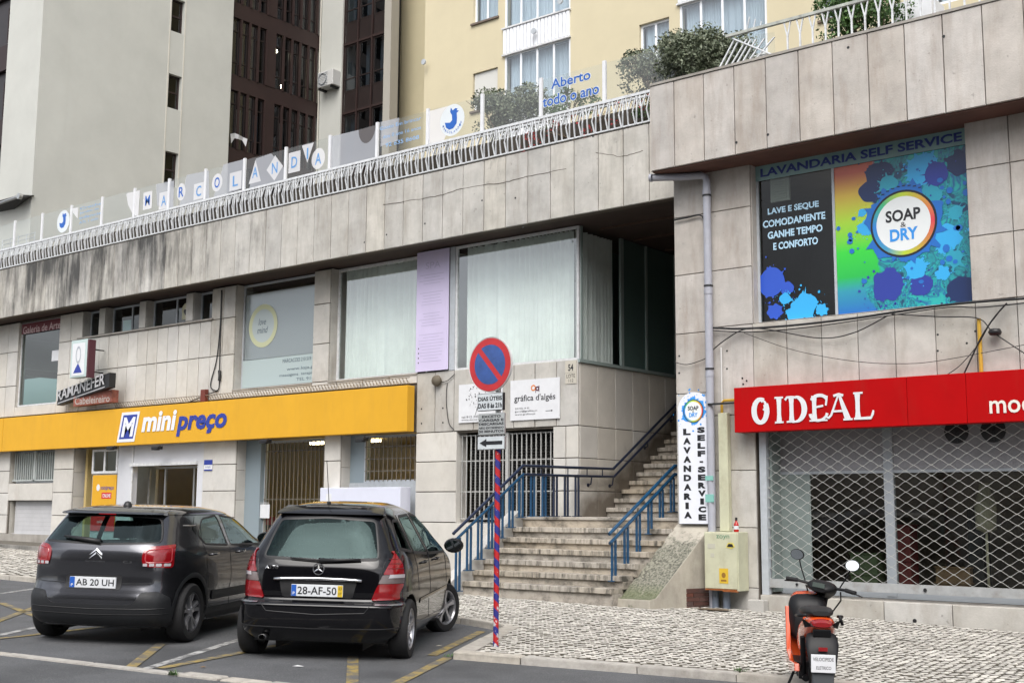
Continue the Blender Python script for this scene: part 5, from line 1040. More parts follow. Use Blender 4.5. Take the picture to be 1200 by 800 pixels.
# right wing railing
rb = thing('terrace_balustrade', 'white railing of Y shaped bars on the terrace above the laundry', 'balustrade', (-6.5, 16.6, 8.3))
yr = 16.55
mb = MB(); mb.box(-9.1, yr-.025, 8.86, 2.5, yr+.03, 8.905); build('top_rail', mb, M('mossy_white_rail', (.42,.44,.40), .6, var=.4, vs=9), rb)
mb = MB(); mb.box(-8.9, yr-.02, 8.34, 2.5, yr+.02, 8.37); build('lower_rail', mb, OLDW, rb)
mb = MB(); bar2(mb, (0, 0, 0), (0, 0, .27), .012, .012); bar2(mb, (0, 0, .27), (-.055, 0, .52), .010, .010); bar2(mb, (0, .001, .27), (.055, 0, .52), .010, .010); ym = basemesh('baluster', mb, OLDW)
x = -8.05
while x < 2.4:
    o = bpy.data.objects.new('baluster', ym); col.objects.link(o); o.parent = rb; o.location = Vector((x, yr, 8.35)) - ORG[rb.name]; x += .205
# broken bent end of the railing
r_ = random.Random(4)
for k in range(7):
    mb = MB(); x0 = -9.25+k*.10; bar2(mb, (x0, yr-.05, 8.30), (x0+.32+r_.uniform(-.05, .08), yr-.02, 8.78-k*.02), .013, .012); build('bent_baluster', mb, OLDW, rb)
mb = MB(); bar2(mb, (-8.95, yr-.03, 8.80), (-8.25, yr-.04, 8.36), .02, .02); build('bent_baluster', mb, OLDW, rb)
for k in range(3): mb = MB(); bar2(mb, (-8.75+k*.12, yr, 8.86), (-8.68+k*.1, yr, 9.10-k*.06), .008, .008); build('bent_baluster', mb, OLDW, rb)

# ---- shrubs on the terrace
def leafmat(name, c, c2):
    m = bpy.data.materials.new(name); m.use_nodes = True; nt = m.node_tree; L = nt.links.new; b = nt.nodes['Principled BSDF']; b.inputs['Roughness'].default_value = .55
    g = _n(nt, 'ShaderNodeNewGeometry'); x = _n(nt, 'ShaderNodeMix', data_type='RGBA'); L(g.outputs['Random Per Island'], x.inputs[0]); x.inputs[6].default_value = (*c, 1); x.inputs[7].default_value = (*c2, 1); L(x.outputs[2], b.inputs['Base Color']); return m
LF = leafmat('grey_green_leaves', (.05,.07,.035), (.20,.225,.15)); LF2 = leafmat('bright_green_leaves', (.03,.08,.02), (.09,.17,.04)); TWIG = M('bare_twigs', (.16,.12,.08), .8)
def shrub(label, cx, cy, z0, w_, h_, n, mat, seed, name='shrub', stems=9, leaf=.065, low=.35, dens=1.0):
    r = random.Random(seed); t = thing(name, label, 'shrub' if name == 'shrub' else 'plant', (cx, cy, z0)); nr = np.random.RandomState(seed)
    cl = [(cx+r.uniform(-w_, w_)*.8, cy+r.uniform(-.35, .35), z0+h_*(low+(1-low)*r.random()**.7), r.uniform(.16, .32)*min(1.2, h_)) for _ in range(int(24*dens))]
    mb = MB()
    for k in range(stems):
        c = r.choice(cl); b = Vector((cx+r.uniform(-w_, w_)*.35, cy, z0)); e = Vector(c[:3]); m_ = (b+e)/2+Vector((r.uniform(-.1, .1), 0, -.1)); mb.tube([b, m_, e], .02, 5, rs=[.022, .014, .006])
        for q in range(3): e2 = e+Vector((r.uniform(-.3, .3), r.uniform(-.2, .2), r.uniform(0, .25))); mb.tube([m_.lerp(e, .5), e2], .006, 4)
    build('stem', mb, TWIG, t)
    V = []; F = []
    for i in range(n):
        c = cl[i % len(cl)]; d = nr.normal(size=3); d /= np.linalg.norm(d); p = np.array(c[:3])+d*c[3]*nr.uniform(.35, 1.0)**.6*np.array([1.1, 1, .85])
        u = nr.normal(size=3); u /= np.linalg.norm(u); v = np.cross(u, nr.normal(size=3)); v /= np.linalg.norm(v); s = leaf*nr.uniform(.6, 1.3); b = len(V)
        V += [tuple(p-u*s*.5), tuple(p+v*s*.28), tuple(p+u*s*.5), tuple(p-v*s*.28)]; F.append((b, b+1, b+2, b+3))
    me = bpy.data.meshes.new('foliage'); me.from_pydata(V, [], F); me.materials.append(mat); me.update(); o = bpy.data.objects.new('foliage', me); col.objects.link(o); o.parent = t; o.location = -ORG[t.name]; return t
shrub('grey green bushy shrub behind the glass screen below the enclosed balcony', atY(600, 130, 19.2).x, 19.2, 8.5, .72, 1.6, 7500, LF, 1, dens=1.4)
shrub('grey green shrub with bare stems behind the glass left of the parapet step', sx(748), 19.3, 8.7, 1.1, 1.5, 9500, LF, 2, dens=1.4, low=.45)
shrub('large grey green shrub leaning over the bent railing end', sx(822), 18.0, 8.35, 1.0, 1.2, 11000, LF, 3, dens=1.6, low=.2)
shrub('dark green shrub behind the Y shaped railing at the top right', atY(1010, 10, 18.0).x, 18.0, 8.35, .55, 1.25, 7000, LF2, 4, dens=1.2, low=.15)
shrub('low green hedge plant peeping over the glass by the shuttered window', sx(590), 19.9, 9.4, 1.0, .62, 1800, LF2, 5, dens=1.1, low=.5, stems=4)
shrub('small green plants low behind the balustrade near the parapet step', sx(770), YP+.35, 8.25, .7, .45, 1200, LF2, 6, stems=4, low=.1, leaf=.05)
rf_ = leafmat('red_petals', (.35,.015,.02), (.55,.04,.05))
shrub('row of red flowers along the planter behind the balustrade', sx(680), YP+.4, 8.35, 2.1, .5, 420, rf_, 7, name='red_flowers', stems=6, low=.1, leaf=.05)
wp = thing('white_storage_unit', 'white boxy unit with dark box standing on the terrace at the top right', 'storage unit', (-6.4, 18.6, 8.3))
p = atY(1060, 20, 18.6); mb = MB(); mb.box(atY(1046, 20, 18.6).x, 18.6, 8.2, atY(1092, 20, 18.6).x, 19.2, 9.6); build('body', mb, WHITE, wp, bevel=.01)
mb = MB(); mb.box(atY(1096, 10, 18.6).x, 18.6, 8.6, atY(1114, 10, 18.6).x, 18.9, 8.85); build('dark_box', mb, BLACK, wp)

# ================================================================ TOWERS BEHIND
BEI = M('beige_render', (.48,.485,.45), .9, var=.09, vs=.5, bump=.1, bs=20, grime=.12, gcol=(.33,.31,.26), gs=(.6,.6,.12), glo=.5, ghi=.9)
BEI2 = M('warm_beige_render', (.54,.52,.46), .9, var=.06, vs=.5, bump=.1, bs=20, grime=.12, gcol=(.33,.3,.24), gs=(.6,.6,.12))
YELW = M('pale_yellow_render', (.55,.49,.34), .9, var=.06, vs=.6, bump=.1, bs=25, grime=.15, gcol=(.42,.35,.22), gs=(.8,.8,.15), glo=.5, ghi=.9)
BRN = M('dark_brown_cladding', (.026,.0125,.011), .55, var=.2, vs=2); BRN2 = M('black_brown_cladding', (.020,.013,.012), .4, var=.2, vs=2)
GDK = GL('tower_glass', (.30,.34,.38), .08); ZT = 34
bt = thing('beige_tower', 'tall beige rendered apartment tower with one column of small windows', 'tower', (-37.5, 21, 0))
FL = [12.1+2.95*k for k in range(7)]
def side_holes(mb, X, y0, y1, z0, z1, holes, th=.3):
    ys_ = sorted({y0, y1} | {h[0] for h in holes} | {h[1] for h in holes}); 
    for a, b in zip(ys_[:-1], ys_[1:]):
        zs_ = sorted([(h[2], h[3]) for h in holes if h[0] < (a+b)/2 < h[1]]); c = z0
        for u, v in zs_: mb.box(X-th, a, c, X, b, u); c = v
        mb.box(X-th, a, c, X, b, z1)
tw = [(26.05, 26.62, 13.2+2.95*k, 14.5+2.95*k+.0) for k in range(-1, 7)]
tw = [(a, b, c-.0, d) for a, b, c, d in tw]
mb = MB(); side_holes(mb, -37.5, 22.0, 28.88, 6, ZT, tw); build('wall', mb, BEI, bt)
mb = MB(); mb.box(-37.8, 20.95, 6, -37.495, 22.0, ZT); mb.box(-39.7, 20.95, 6, -37.8, 21.3, ZT); build('wall', mb, BEI, bt)
mb = MB(); mb.box(-37.50, 25.98, 6, -37.485, 26.03, ZT); mb.box(-37.50, 26.64, 6, -37.485, 26.69, ZT); build('pilaster_line', mb, BEI2, bt)
mb = MB(); mb.box(-39.7, 21.3, 6, -39.5, 28.88, ZT); mb.box(-39.6, 28.7, 6, -37.52, 28.88, ZT); build('wall', mb, BEI, bt)
def xwin(par, X, y0, y1, z0, z1, glass, fm, fw=.05, rails=(), rec=.15):
    mb = MB(); mb.box(X-rec-.06, y0, z0, X-rec, y0+fw, z1); mb.box(X-rec-.06, y1-fw, z0, X-rec, y1, z1); mb.box(X-rec-.06, y0, z0, X-rec, y1, z0+fw); mb.box(X-rec-.06, y0, z1-fw, X-rec, y1, z1)
    for r in rails: mb.box(X-rec-.06, y0, r, X-rec+.002, y1, r+fw)
    f = build('window', mb, fm, par); mb = MB(); mb.quad((X-rec-.03, y0, z0), (X-rec-.03, y1, z0), (X-rec-.03, y1, z1), (X-rec-.03, y0, z1)); build('pane', mb, glass, f); return f
for a, b, c, d in tw: xwin(bt, -37.5, a, b, c, d, GDK, BRN, .06, (c+.62,))
mb = MB(); mb.box(-39.4, 22, 6, -38.2, 28.6, ZT); build('room', mb, DARKIN, bt)

br = thing('brown_tower', 'dark brown tower facade of narrow windows between vertical fins', 'tower', (-37.6, 31, 0))
XB = -37.62
# storey spandrels, fins, window units
for k in range(-3, 6):
    zb_ = 18.30+2.95*k
    mb = MB(); mb.box(XB-.3, 28.88, zb_-.62, XB, 33.5, zb_); build('spandrel', mb, BRN, br)
    groups = [(28.98, 30.72, 4), (31.15, 33.35, 5)]
    for g0, g1, n in groups:
        for i in range(n):
            a = g0+(g1-g0)*i/n; b = g0+(g1-g0)*(i+1)/n-.07
            f = xwin(br, XB, a, b, zb_, zb_+2.33, GDK, BRN2, .05, (zb_+.52, zb_+1.78), .08)
            if random.Random(k*31+i*7+int(g0)).random() < .62:
                c = random.Random(k*7+i).choice([(.35,.37,.35), (.12,.17,.2), (.22,.15,.07), (.3,.3,.33)]); nm = 'blind_%d' % int(c[0]*100)
                mt = bpy.data.materials[nm] if nm in bpy.data.materials else M(nm, c, .8)
                q = random.Random(k+i*3).choice([(.58, 1.7), (1.85, 2.3), (.05, .5)]); mb = MB(); mb.box(XB-.30, a+.08, zb_+q[0], XB-.29, b-.05, zb_+q[1]); build('blind', mb, mt, f)
            mb = MB(); mb.box(XB-.05, b, zb_-.01, XB+.05, b+.07, zb_+2.34); build('fin', mb, BRN, br)
    mb = MB(); mb.box(XB-.3, 30.7, zb_, XB+.02, 31.15, zb_+2.33); build('pier', mb, BRN, br)
mb = MB(); mb.box(XB-1.3, 28.9, 6, XB-1.1, 35, ZT); build('room', mb, DARKIN, br)
for yy, z_ in ((31.62, 20.15), (32.0, 18.75)):
    p = Vector((XB-.6, yy, z_)); mb = MB(); mb.lathe([(0, -.09), (.08, -.05), (.10, 0), (.08, .06), (0, .09)], tuple(p), 'z', 12); tag(build('glowing_lamp', mb, M('bulb_glow', (.8,.8,.7), .5, emit=(1,.86,.55,14)), None), 'glowing bulb seen through the brown tower windows, '+('upper of the two' if z_ > 19 else 'lower of the two'), 'lamp')
mb = MB(); pts = [atX(270, 158, -37.3), atX(281, 160, -37.3), atX(291, 166, -37.3)]
V = []; 
for i, (a, b) in enumerate([((270,157),(271,168)), ((275,156),(275,162)), ((280,158),(279,163)), ((285,161),(284,165)), ((290,163),(288,172))]): V += [atX(*a, -37.2-.05*(i % 2)), atX(*b, -37.25-.05*(i % 2))]
mb.add(V, [(2*i, 2*i+1, 2*i+3, 2*i+2) for i in range(4)]); tag(build('hanging_cloth', mb, WHITE, None), 'white cloth hanging from a line on the brown tower', 'cloth')

bk = thing('dark_glazed_stair_tower', 'dark glazed stairwell front between the beige pier and the yellow building', 'tower', (-36, 33.5, 0))
XP = atY(400, 92, 33.5).x; XQ = atY(450, 92, 33.5).x; XR = atY(458, 92, 33.5).x
mb = MB(); mb.box(-38.6, 33.5, 6, XP, 35.04, ZT); build('pier', mb, BEI, bk)
mb = MB(); mb.box(XQ, 33.46, 6, XR, 33.9, ZT); build('pier', mb, M('grey_pier', (.36,.34,.30), .9), bk)
mb = MB(); mb.box(XP, 34.3, 6, XQ, 34.4, ZT); build('room', mb, DARKIN, bk)
pw = (XQ-XP)/3
for k in range(-3, 5):
    z_ = 17.55+2.95*k
    mb = MB(); mb.box(XP, 33.60, z_, XQ, 33.75, z_+.10); build('floor_band', mb, BRN, bk)
    for i in range(3):
        a = XP+pw*i; mb = MB(); mb.box(a+.04, 33.66, z_+.10, a+pw-.04, 33.70, z_+.95); build('dark_panel', mb, BRN2, bk)
        window(bk, a+.04, a+pw-.04, z_+.95, z_+2.93, 33.65, GDK, BRN2, .05, rails=(z_+1.5,))
        if (i+k) % 3: mb = MB(); mb.box(a+.15, 33.95, z_+1.0, a+.15+.2*((i+k) % 3), 33.96, z_+2.85); build('blind', mb, bpy.data.materials.get('grey_blind') or M('grey_blind', (.16,.19,.20), .8), bk)
for i in range(4): mb = MB(); a = XP+pw*i; mb.box(a-.03, 33.57, 6, a+.03, 33.65, ZT); build('mullion', mb, BRN, bk)
ac = thing('air_conditioner', 'white air conditioner unit fixed high on the beige pier', 'air conditioner', tuple(atY(378, 92, 33.1)))
p = atY(381, 93, 33.1); mb = MB(); mb.box(p.x-.42, 33.05, p.z-.32, p.x+.50, 34.95-1.45, p.z+.34); build('casing', mb, M('aged_white_plastic', (.5,.5,.49), .5), ac, bevel=.03)
mb = MB(); mb.lathe([(.25,-.01),(.25,.01),(.21,.01),(.21,-.01)], (p.x-.1, 33.04, p.z), 'y', 24)
for k in range(9): mb.box(p.x-.38, 33.035, p.z-.26+k*.065, p.x+.2, 33.045, p.z-.25+k*.065)
build('fan_grille', mb, GREYM, ac)
mb = MB(); mb.box(p.x-.4, 33.1, p.z-.40, p.x-.3, 33.5, p.z-.32); mb.box(p.x+.3, 33.1, p.z-.40, p.x+.4, 33.5, p.z-.32); build('bracket', mb, BLACK, ac)
mb = MB(); mb.tube([(-37.55, 33.44, z) for z in (12, 20, 28)], .03, 6); tag(build('drain_pipe', mb, BEI2, None), 'thin pale pipe running down beside the air conditioner', 'pipe')

# far left dark block and its awning
fb = thing('dark_brown_block', 'dark brown block with barred windows at the far left edge', 'building', (-41, 22, 0))
mb = MB(); mb.box(-50, 22.6, 6, -39.72, 22.9, ZT); build('wall', mb, BRN2, fb)
for k in range(0, 6):
    z_ = 13.0+2.9*k; 
    for a in (-40.75, -41.75, -42.75): window(fb, a, a+.85, z_, z_+1.35, 22.5, GDK, BRN, .05, (a+.42,), (z_+.5,))
    mb = MB(); mb.box(-50, 22.45, z_-1.1, -39.75, 22.55, z_-.12); build('spandrel', mb, BRN, fb)
aw = thing('folded_awning', 'folded dark awning with pale underside at the far left edge', 'awning', tuple(atY(15, 238, 20.5)))
a = atY(-12, 243, 20.6); b = atY(27, 233, 20.6); mb = MB(); mb.add([(a.x, 20.5, a.z+.1), (b.x, 20.5, b.z+.12), (b.x, 20.55, b.z+.02), (a.x, 21.3, a.z-.25), (a.x, 21.3, a.z+.3), (b.x, 21.0, b.z+.2)], [(0,1,2,3), (4,5,1,0), (2,1,5), (0,3,4), (3,2,5,4)]); build('canvas', mb, M('dark_canvas', (.05,.05,.05), .8), aw)
mb = MB(); mb.tube([(a.x, 20.48, a.z-.05), (b.x, 20.48, b.z+.06)], .05, 8); mb.lathe([(0,-.06),(.1,-.06),(.1,.06),(0,.06)], (b.x, 20.48, b.z+.06), 'y', 12); build('front_bar', mb, ALU, aw)
cg = thing('wire_rack', 'grey wire rack standing on the terrace at the far left', 'rack', tuple(atY(20, 285, 19.5)))
a = atY(2, 300, 19.5); b = atY(40, 290, 19.5)
for k in range(5): mb = MB(); mb.tube([(a.x, 19.5, 9.3+k*.13), (b.x, 19.5, 9.3+k*.13)], .012, 4); build('wire', mb, GREYM, cg)
for k in range(5): mb = MB(); x = a.x+(b.x-a.x)*k/4; mb.tube([(x, 19.5, 8.2), (x, 19.5, 9.85)], .014, 4); build('upright', mb, GREYM, cg)

# ---- yellow apartment building
yb_ = thing('yellow_apartment_building', 'pale yellow apartment building with white windows and enclosed white balcony', 'building', (-22, 30, 0))
hol = []
for k in range(-2, 5):
    z_ = 14.66+3.06*k
    hol += [(-26.05, -24.97, z_, z_+1.31), (-19.43, -18.38, z_, z_+1.35)]
    hol += [(-24.68, -22.0, z_-.55, z_+1.62), (-18.02, -15.2, z_-.55, z_+1.62), (-10.5, -8.0, z_-.4, z_+1.6), (-13.6, -12.4, z_, z_+1.3)]
hs_ = hol; mb = MB(); XYE = 6
def whol(mb, x0, x1, z0, z1, y0, y1, holes): wall_with_holes(mb, x0, x1, z0, z1, y0, y1, holes)
whol(mb, -28.28, XYE, 6, ZT, 30.0, 30.3, [h for h in hol if h[2] > 6.2]); mb.box(-28.5, 30.0, 6, -28.28, 30.001, 6.1); build('wall', mb, YELW, yb_)
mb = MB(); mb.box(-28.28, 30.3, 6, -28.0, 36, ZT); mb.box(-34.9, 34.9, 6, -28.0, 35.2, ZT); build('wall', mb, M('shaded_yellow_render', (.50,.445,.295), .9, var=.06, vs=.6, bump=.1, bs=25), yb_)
mb = MB(); mb.box(-28, 31.6, 6, XYE, 31.7, ZT); build('room', mb, M('pale_room', (.25,.25,.25), .9), yb_)
PVC = M('white_pvc', (.75,.77,.80), .35); GPV = GL('pale_reflecting_glass', (.7,.78,.82), .12)
CV = M('white_net_curtain', (.6,.63,.66), .9)
for h in hol:
    if h[2] < 7: continue
    x0, x1, z0, z1 = h; big = x1-x0 > 1.6
    ms = tuple(x0+(x1-x0)*i/4 for i in (1, 2, 3)) if big else ((x0+x1)/2,)
    f = window(yb_, x0, x1, z0, z1, 30.10 if not big else 30.02, GPV, PVC, .07, ms)
    if not big: mb = MB(); mb.box(x0-.08, 29.93, z0-.07, x1+.05, 30.1, z0-.005); build('window_sill', mb, M('dark_sill', (.14,.11,.09), .8) if 'dark_sill' not in bpy.data.materials else bpy.data.materials['dark_sill'], yb_)
    build('net_curtain', curtain(x0+.08, x1-.08, z0+.05, z1-.05, 30.26, .02, .12), CV, yb_, True)
    if big: build('net_curtain', curtain(x0+.08, x0+.1+(x1-x0)*.3, z0+.05, z1-.05, 30.24, .03, .14), CV, yb_, True)
# roller blind half down on one window
mb = MB(); mb.box(-26.02, 30.07, 15.15, -25.0, 30.09, 15.95); build('roller_blind', mb, M('pale_blind', (.55,.55,.52), .7), yb_)
# ribbed white balcony fronts between the window bands
for bx0, bx1 in ((-24.72, -22.0), (-18.06, -15.2)):
    for k in range(-2, 4):
        z0_ = 14.66+3.06*k+1.64; z1_ = z0_+.87 if bx0 > -20 else 14.66+3.06*(k+1)-.57; z1_ = 14.66+3.06*(k+1)-.57
        n = 19; w_ = (bx1-bx0)/n
        for i in range(n): piece('balcony_rib', yb_, (bx0+(i+.5)*w_, 29.97, (z0_+z1_)/2), (w_-.02, .08, z1_-z0_), PVC, .02, 'y')
        mb = MB(); mb.box(bx0-.03, 29.90, z1_, bx1+.03, 30.3, z1_+.05); mb.box(bx0-.03, 29.92, z0_-.05, bx1+.03, 30.3, z0_); build('balcony_edge', mb, WMETAL, yb_)
        mb = MB(); mb.box(bx0+.01, 30.0, z0_, bx1-.01, 30.02, z1_); build('balcony_backing', mb, PVC, yb_)
for px, py in ((626, 37), (657, 2), (497, 73)):
    p = atY(px, py, 29.8); mb = MB(); mb.lathe([(0, -.05), (.10, -.05), (.10, 0), (.05, .06), (0, .06)], tuple(p), 'y', 12); tag(build('wall_fitting', mb, GREYM, None), 'small grey round fitting on '+{626: 'the ribbed white balcony front, lower one', 657: 'the ribbed white balcony front, upper one', 497: 'the corner of the yellow building'}[px], 'fitting')

# ================================================================ ACROSS THE STREET (behind the camera): an unseen tall row, added to darken what glass and paint mirror
ob = thing('added_reflection_row', 'tall dark apartment row added unseen behind the camera to darken reflections', 'building', (10, -26, 0))
OW = M('dull_ochre_render', (.11,.10,.085), .9, var=.3, vs=.5); mb = MB(); mb.box(-15, -36, -1, 48, -26, 21); build('wall', mb, OW, ob)
mb = MB(); mb.prism([(-25.5, 21), (-31, 23.5), (-36.5, 21)], 'x', -15.5, 48.5); build('roof', mb, M('dark_tile_roof', (.08,.045,.035), .9, var=.3, vs=4), ob)
for k in range(19):
    for z_ in (1.0, 4.2, 7.4, 10.6, 13.8, 17.0): window(ob, -14+k*3.2, -12.8+k*3.2, z_, z_+1.7, -25.98, GDK, BRN, .07)
# ================================================================ CARS
class Shell:
    """car skin as a stack of level outlines; points are addressed by arc length s from the middle of the tail and height z"""
    def __init__(s, keys):
        s.k = keys; s.cache = {}
    def par(s, z):
        k = s.k
        if z <= k[0][0]: return k[0][1:]
        if z >= k[-1][0]: return k[-1][1:]
        i = 0
        while k[i+1][0] < z: i += 1
        z0, z1 = k[i][0], k[i+1][0]; t = (z-z0)/(z1-z0); r = []
        for j in range(1, 5):
            p1, p2 = k[i][j], k[i+1][j]
            m = (p2-p1)/(z1-z0)
            m1 = m if i == 0 else .5*(m+(p1-k[i-1][j])/(z0-k[i-1][0])); m2 = m if i+2 >= len(k) else .5*(m+(k[i+2][j]-p2)/(k[i+2][0]-z1))
            if (i > 0 and (p1-k[i-1][j])*(p2-p1) <= 0): m1 = 0
            if (i+2 < len(k) and (k[i+2][j]-p2)*(p2-p1) <= 0): m2 = 0
            h = z1-z0; r.append((2*t**3-3*t*t+1)*p1+(t**3-2*t*t+t)*h*m1+(-2*t**3+3*t*t)*p2+(t**3-t*t)*h*m2)
        return r
    def outline(s, z):
        q = round(z, 3)
        if q in s.cache: return s.cache[q]
        xr, xf, w, n = s.par(q); a = (xf-xr)/2; xc = (xf+xr)/2
        th = np.linspace(0, pi, 721); c = -np.cos(th); sn = np.sin(th)
        x = xc+a*np.sign(c)*np.abs(c)**(2/n); y = w*np.abs(sn)**(2/n)
        L = np.concatenate([[0], np.cumsum(np.hypot(np.diff(x), np.diff(y)))]); s.cache[q] = (x, y, L); return s.cache[q]
    def P(s, a, z):
        x, y, L = s.outline(z); m = abs(a); m = min(m, L[-1]); return Vector((float(np.interp(m, L, x)), float(np.interp(m, L, y))*(1 if a >= 0 else -1), z))
    def sy(s, yy, z):    # arc length of the point on the tail at lateral position yy
        x, y, L = s.outline(z); k = int(np.argmax(y)); return math.copysign(float(np.interp(abs(yy), y[:k+1], L[:k+1])), yy)
    def sx(s, xx, z):    # arc length of the point on the flank at station xx
        x, y, L = s.outline(z); return float(np.interp(xx, x, L))
    def N(s, a, z):
        e = .01; du = s.P(a+e, z)-s.P(a-e, z); z0, z1 = max(z-e, s.k[0][0]), min(z+e, s.k[-1][0]-.001); dv = s.P(a, z1)-s.P(a, z0)
        n = du.cross(dv); n.normalize(); p = s.P(a, z); q = p-Vector(((s.k[0][1]+s.k[0][2])/2, 0, 0))
        if n.dot(q) < 0 and abs(n.z) < .9: n = -n
        if n.z < 0 and abs(n.z) >= .9: n = -n
        return n
def conv(sh, pts, sgn):
    o = []
    for k, a, z in pts:
        if k == 'r': o.append((sh.sy(a, z) if a else 0.0, z))
        else: o.append((sgn*sh.sx(a, z), z))
    return o
def dens(pts, closed=True, st=.03):
    o = []
    n = len(pts)
    for i in range(n if closed else n-1):
        a = pts[i]; b = pts[(i+1) % n]; k = max(1, int(math.hypot(b[0]-a[0], b[1]-a[1])/st)); o += [(a[0]+(b[0]-a[0])*j/k, a[1]+(b[1]-a[1])*j/k) for j in range(k)]
    if not closed: o.append(pts[-1])
    return o
def rnd_poly(pts, r, n=4):
    o = []; m = len(pts)
    for i in range(m):
        p0 = Vector(pts[i-1]); p1 = Vector(pts[i]); p2 = Vector(pts[(i+1) % m]); d0 = (p0-p1); d2 = (p2-p1); k = min(r, d0.length*.45, d2.length*.45)
        a = p1+d0.normalized()*k; b = p1+d2.normalized()*k
        for j in range(n+1): t = j/n; o.append(tuple(a*(1-t)**2+p1*2*t*(1-t)+b*t*t))
    return o
def patch(sh, name, poly, off, mat, parent, grid=.035, thick=.0, smooth=True):
    poly = dens(poly); bm = bmesh.new(); vs = [bm.verts.new((p[0], p[1], 0)) for p in poly]
    f = bm.faces.new(vs); bmesh.ops.triangulate(bm, faces=[f])
    xs = [p[0] for p in poly]; zs = [p[1] for p in poly]
    x = min(xs)+grid
    while x < max(xs): bmesh.ops.bisect_plane(bm, geom=bm.verts[:]+bm.edges[:]+bm.faces[:], plane_co=(x, 0, 0), plane_no=(1, 0, 0)); x += grid
    z = min(zs)+grid
    while z < max(zs): bmesh.ops.bisect_plane(bm, geom=bm.verts[:]+bm.edges[:]+bm.faces[:], plane_co=(0, z, 0), plane_no=(0, 1, 0)); z += grid
    bmesh.ops.remove_doubles(bm, verts=bm.verts, dist=.0005)
    if thick:
        bd = [e for e in bm.edges if e.is_boundary]; r = bmesh.ops.extrude_edge_only(bm, edges=bd); nv = {v for v in r['geom'] if isinstance(v, bmesh.types.BMVert)}
    else: nv = set()
    for v in bm.verts:
        a, z = v.co.x, v.co.y; n = sh.N(a, z); v.co = sh.P(a, z)+n*(off if v not in nv else off-thick)
    bmesh.ops.recalc_face_normals(bm, faces=bm.faces)
    ff = max(bm.faces, key=lambda q: q.calc_area()); cc = ff.calc_center_median()
    if ff.normal.dot(cc-Vector((1.9, 0, .7))) < 0: bmesh.ops.reverse_faces(bm, faces=bm.faces)
    me = bpy.data.meshes.new(name); bm.to_mesh(me); bm.free(); me.materials.append(mat)
    if smooth: me.shade_smooth(); me.set_sharp_from_angle(angle=radians(35))
    o = bpy.data.objects.new(name, me); col.objects.link(o); o.parent = parent; ORG[o.name] = Vector((0, 0, 0)); return o
def ribbon(sh, mb, path, wd, off, closed=False, m=0):
    path = dens(path, closed, .025); n = len(path); vs = []
    for i, p in enumerate(path):
        a = Vector(path[(i-1) % n] if closed or i else path[0]); b = Vector(path[(i+1) % n] if closed or i < n-1 else path[-1]); t = (b-a)
        if t.length < 1e-6: t = Vector((1, 0))
        t.normalize(); nn = Vector((-t.y, t.x))
        for k in (-.5, 0, .5): q = Vector(p)+nn*wd*k; nr = sh.N(q.x, q.y); vs.append(sh.P(q.x, q.y)+nr*(off if k == 0 else off-.003))
    fs = []
    for i in range(n if closed else n-1):
        j = (i+1) % n; fs += [(3*i, 3*i+1, 3*j+1, 3*j), (3*i+1, 3*i+2, 3*j+2, 3*j+1)]
    mb.add(vs, fs, m)
def inp(x, y, P):
    c = False; j = len(P)-1
    for i in range(len(P)):
        if (P[i][1] > y) != (P[j][1] > y) and x < (P[j][0]-P[i][0])*(y-P[i][1])/(P[j][1]-P[i][1])+P[i][0]: c = not c
        j = i
    return c
def skin(sh, name, mat, parent, holes, arches, zlist, N=170):
    V = []; F = []; rows = []
    for z in zlist:
        x, y, L = sh.outline(z); row = []
        for j in range(2*N):
            a = L[-1]*(j/N) if j <= N else -L[-1]*((2*N-j)/N)
            p = sh.P(a, z); row.append((a, z)); V.append(tuple(p))
        rows.append(row)
    for i in range(len(zlist)-1):
        for j in range(2*N):
            k = (j+1) % (2*N); a0 = rows[i][j][0]; a1 = rows[i][k][0]
            if abs(a0-a1) > .3 and not (j in (N, )): pass
            ca = (a0+a1)/2 if a0*a1 >= 0 or abs(a0) < .5 else abs(a0); cz = (zlist[i]+zlist[i+1])/2
            if any(inp(ca, cz, h) for h in holes): continue
            p = sh.P(ca, cz)
            if any(math.hypot(p.x-ax, p.z-az) < ar and abs(p.y) > .45 for ax, az, ar in arches): continue
            F.append((i*2*N+j, i*2*N+k, (i+1)*2*N+k, (i+1)*2*N+j))
    b = (len(zlist)-1)*2*N; F.append(tuple(b+j for j in range(2*N)))
    me = bpy.data.meshes.new(name); me.from_pydata(V, [], F); me.materials.append(mat); me.shade_smooth(); me.update()
    o = bpy.data.objects.new(name, me); col.objects.link(o); o.parent = parent; ORG[o.name] = Vector((0, 0, 0)); return o
RUB = M('tyre_rubber', (.009,.009,.010), .8, bump=.2, bs=90, var=.2, vs=30); SEAL = M('black_seal', (.010,.010,.011), .5); PLB = M('black_bumper_plastic', (.012,.013,.015), .55, bump=.1, bs=200, co='obj')
CHR = M('chrome', (.65,.65,.66), .12, 1.0); CGL = GL('car_glass', (.52,.68,.65), .05, .01, gray=(.75,.95,.95)); CGD = GL('dark_car_glass', (.20,.28,.28), .035, .01, gray=(.50,.72,.72))
RLT = M('red_tail_lens', (.22,.002,.005), .15, coat=1., emit=None); CLT = M('clear_lens', (.42,.40,.42), .15, coat=1.); SEAT = M('dark_seat_cloth', (.022,.022,.025), .9)
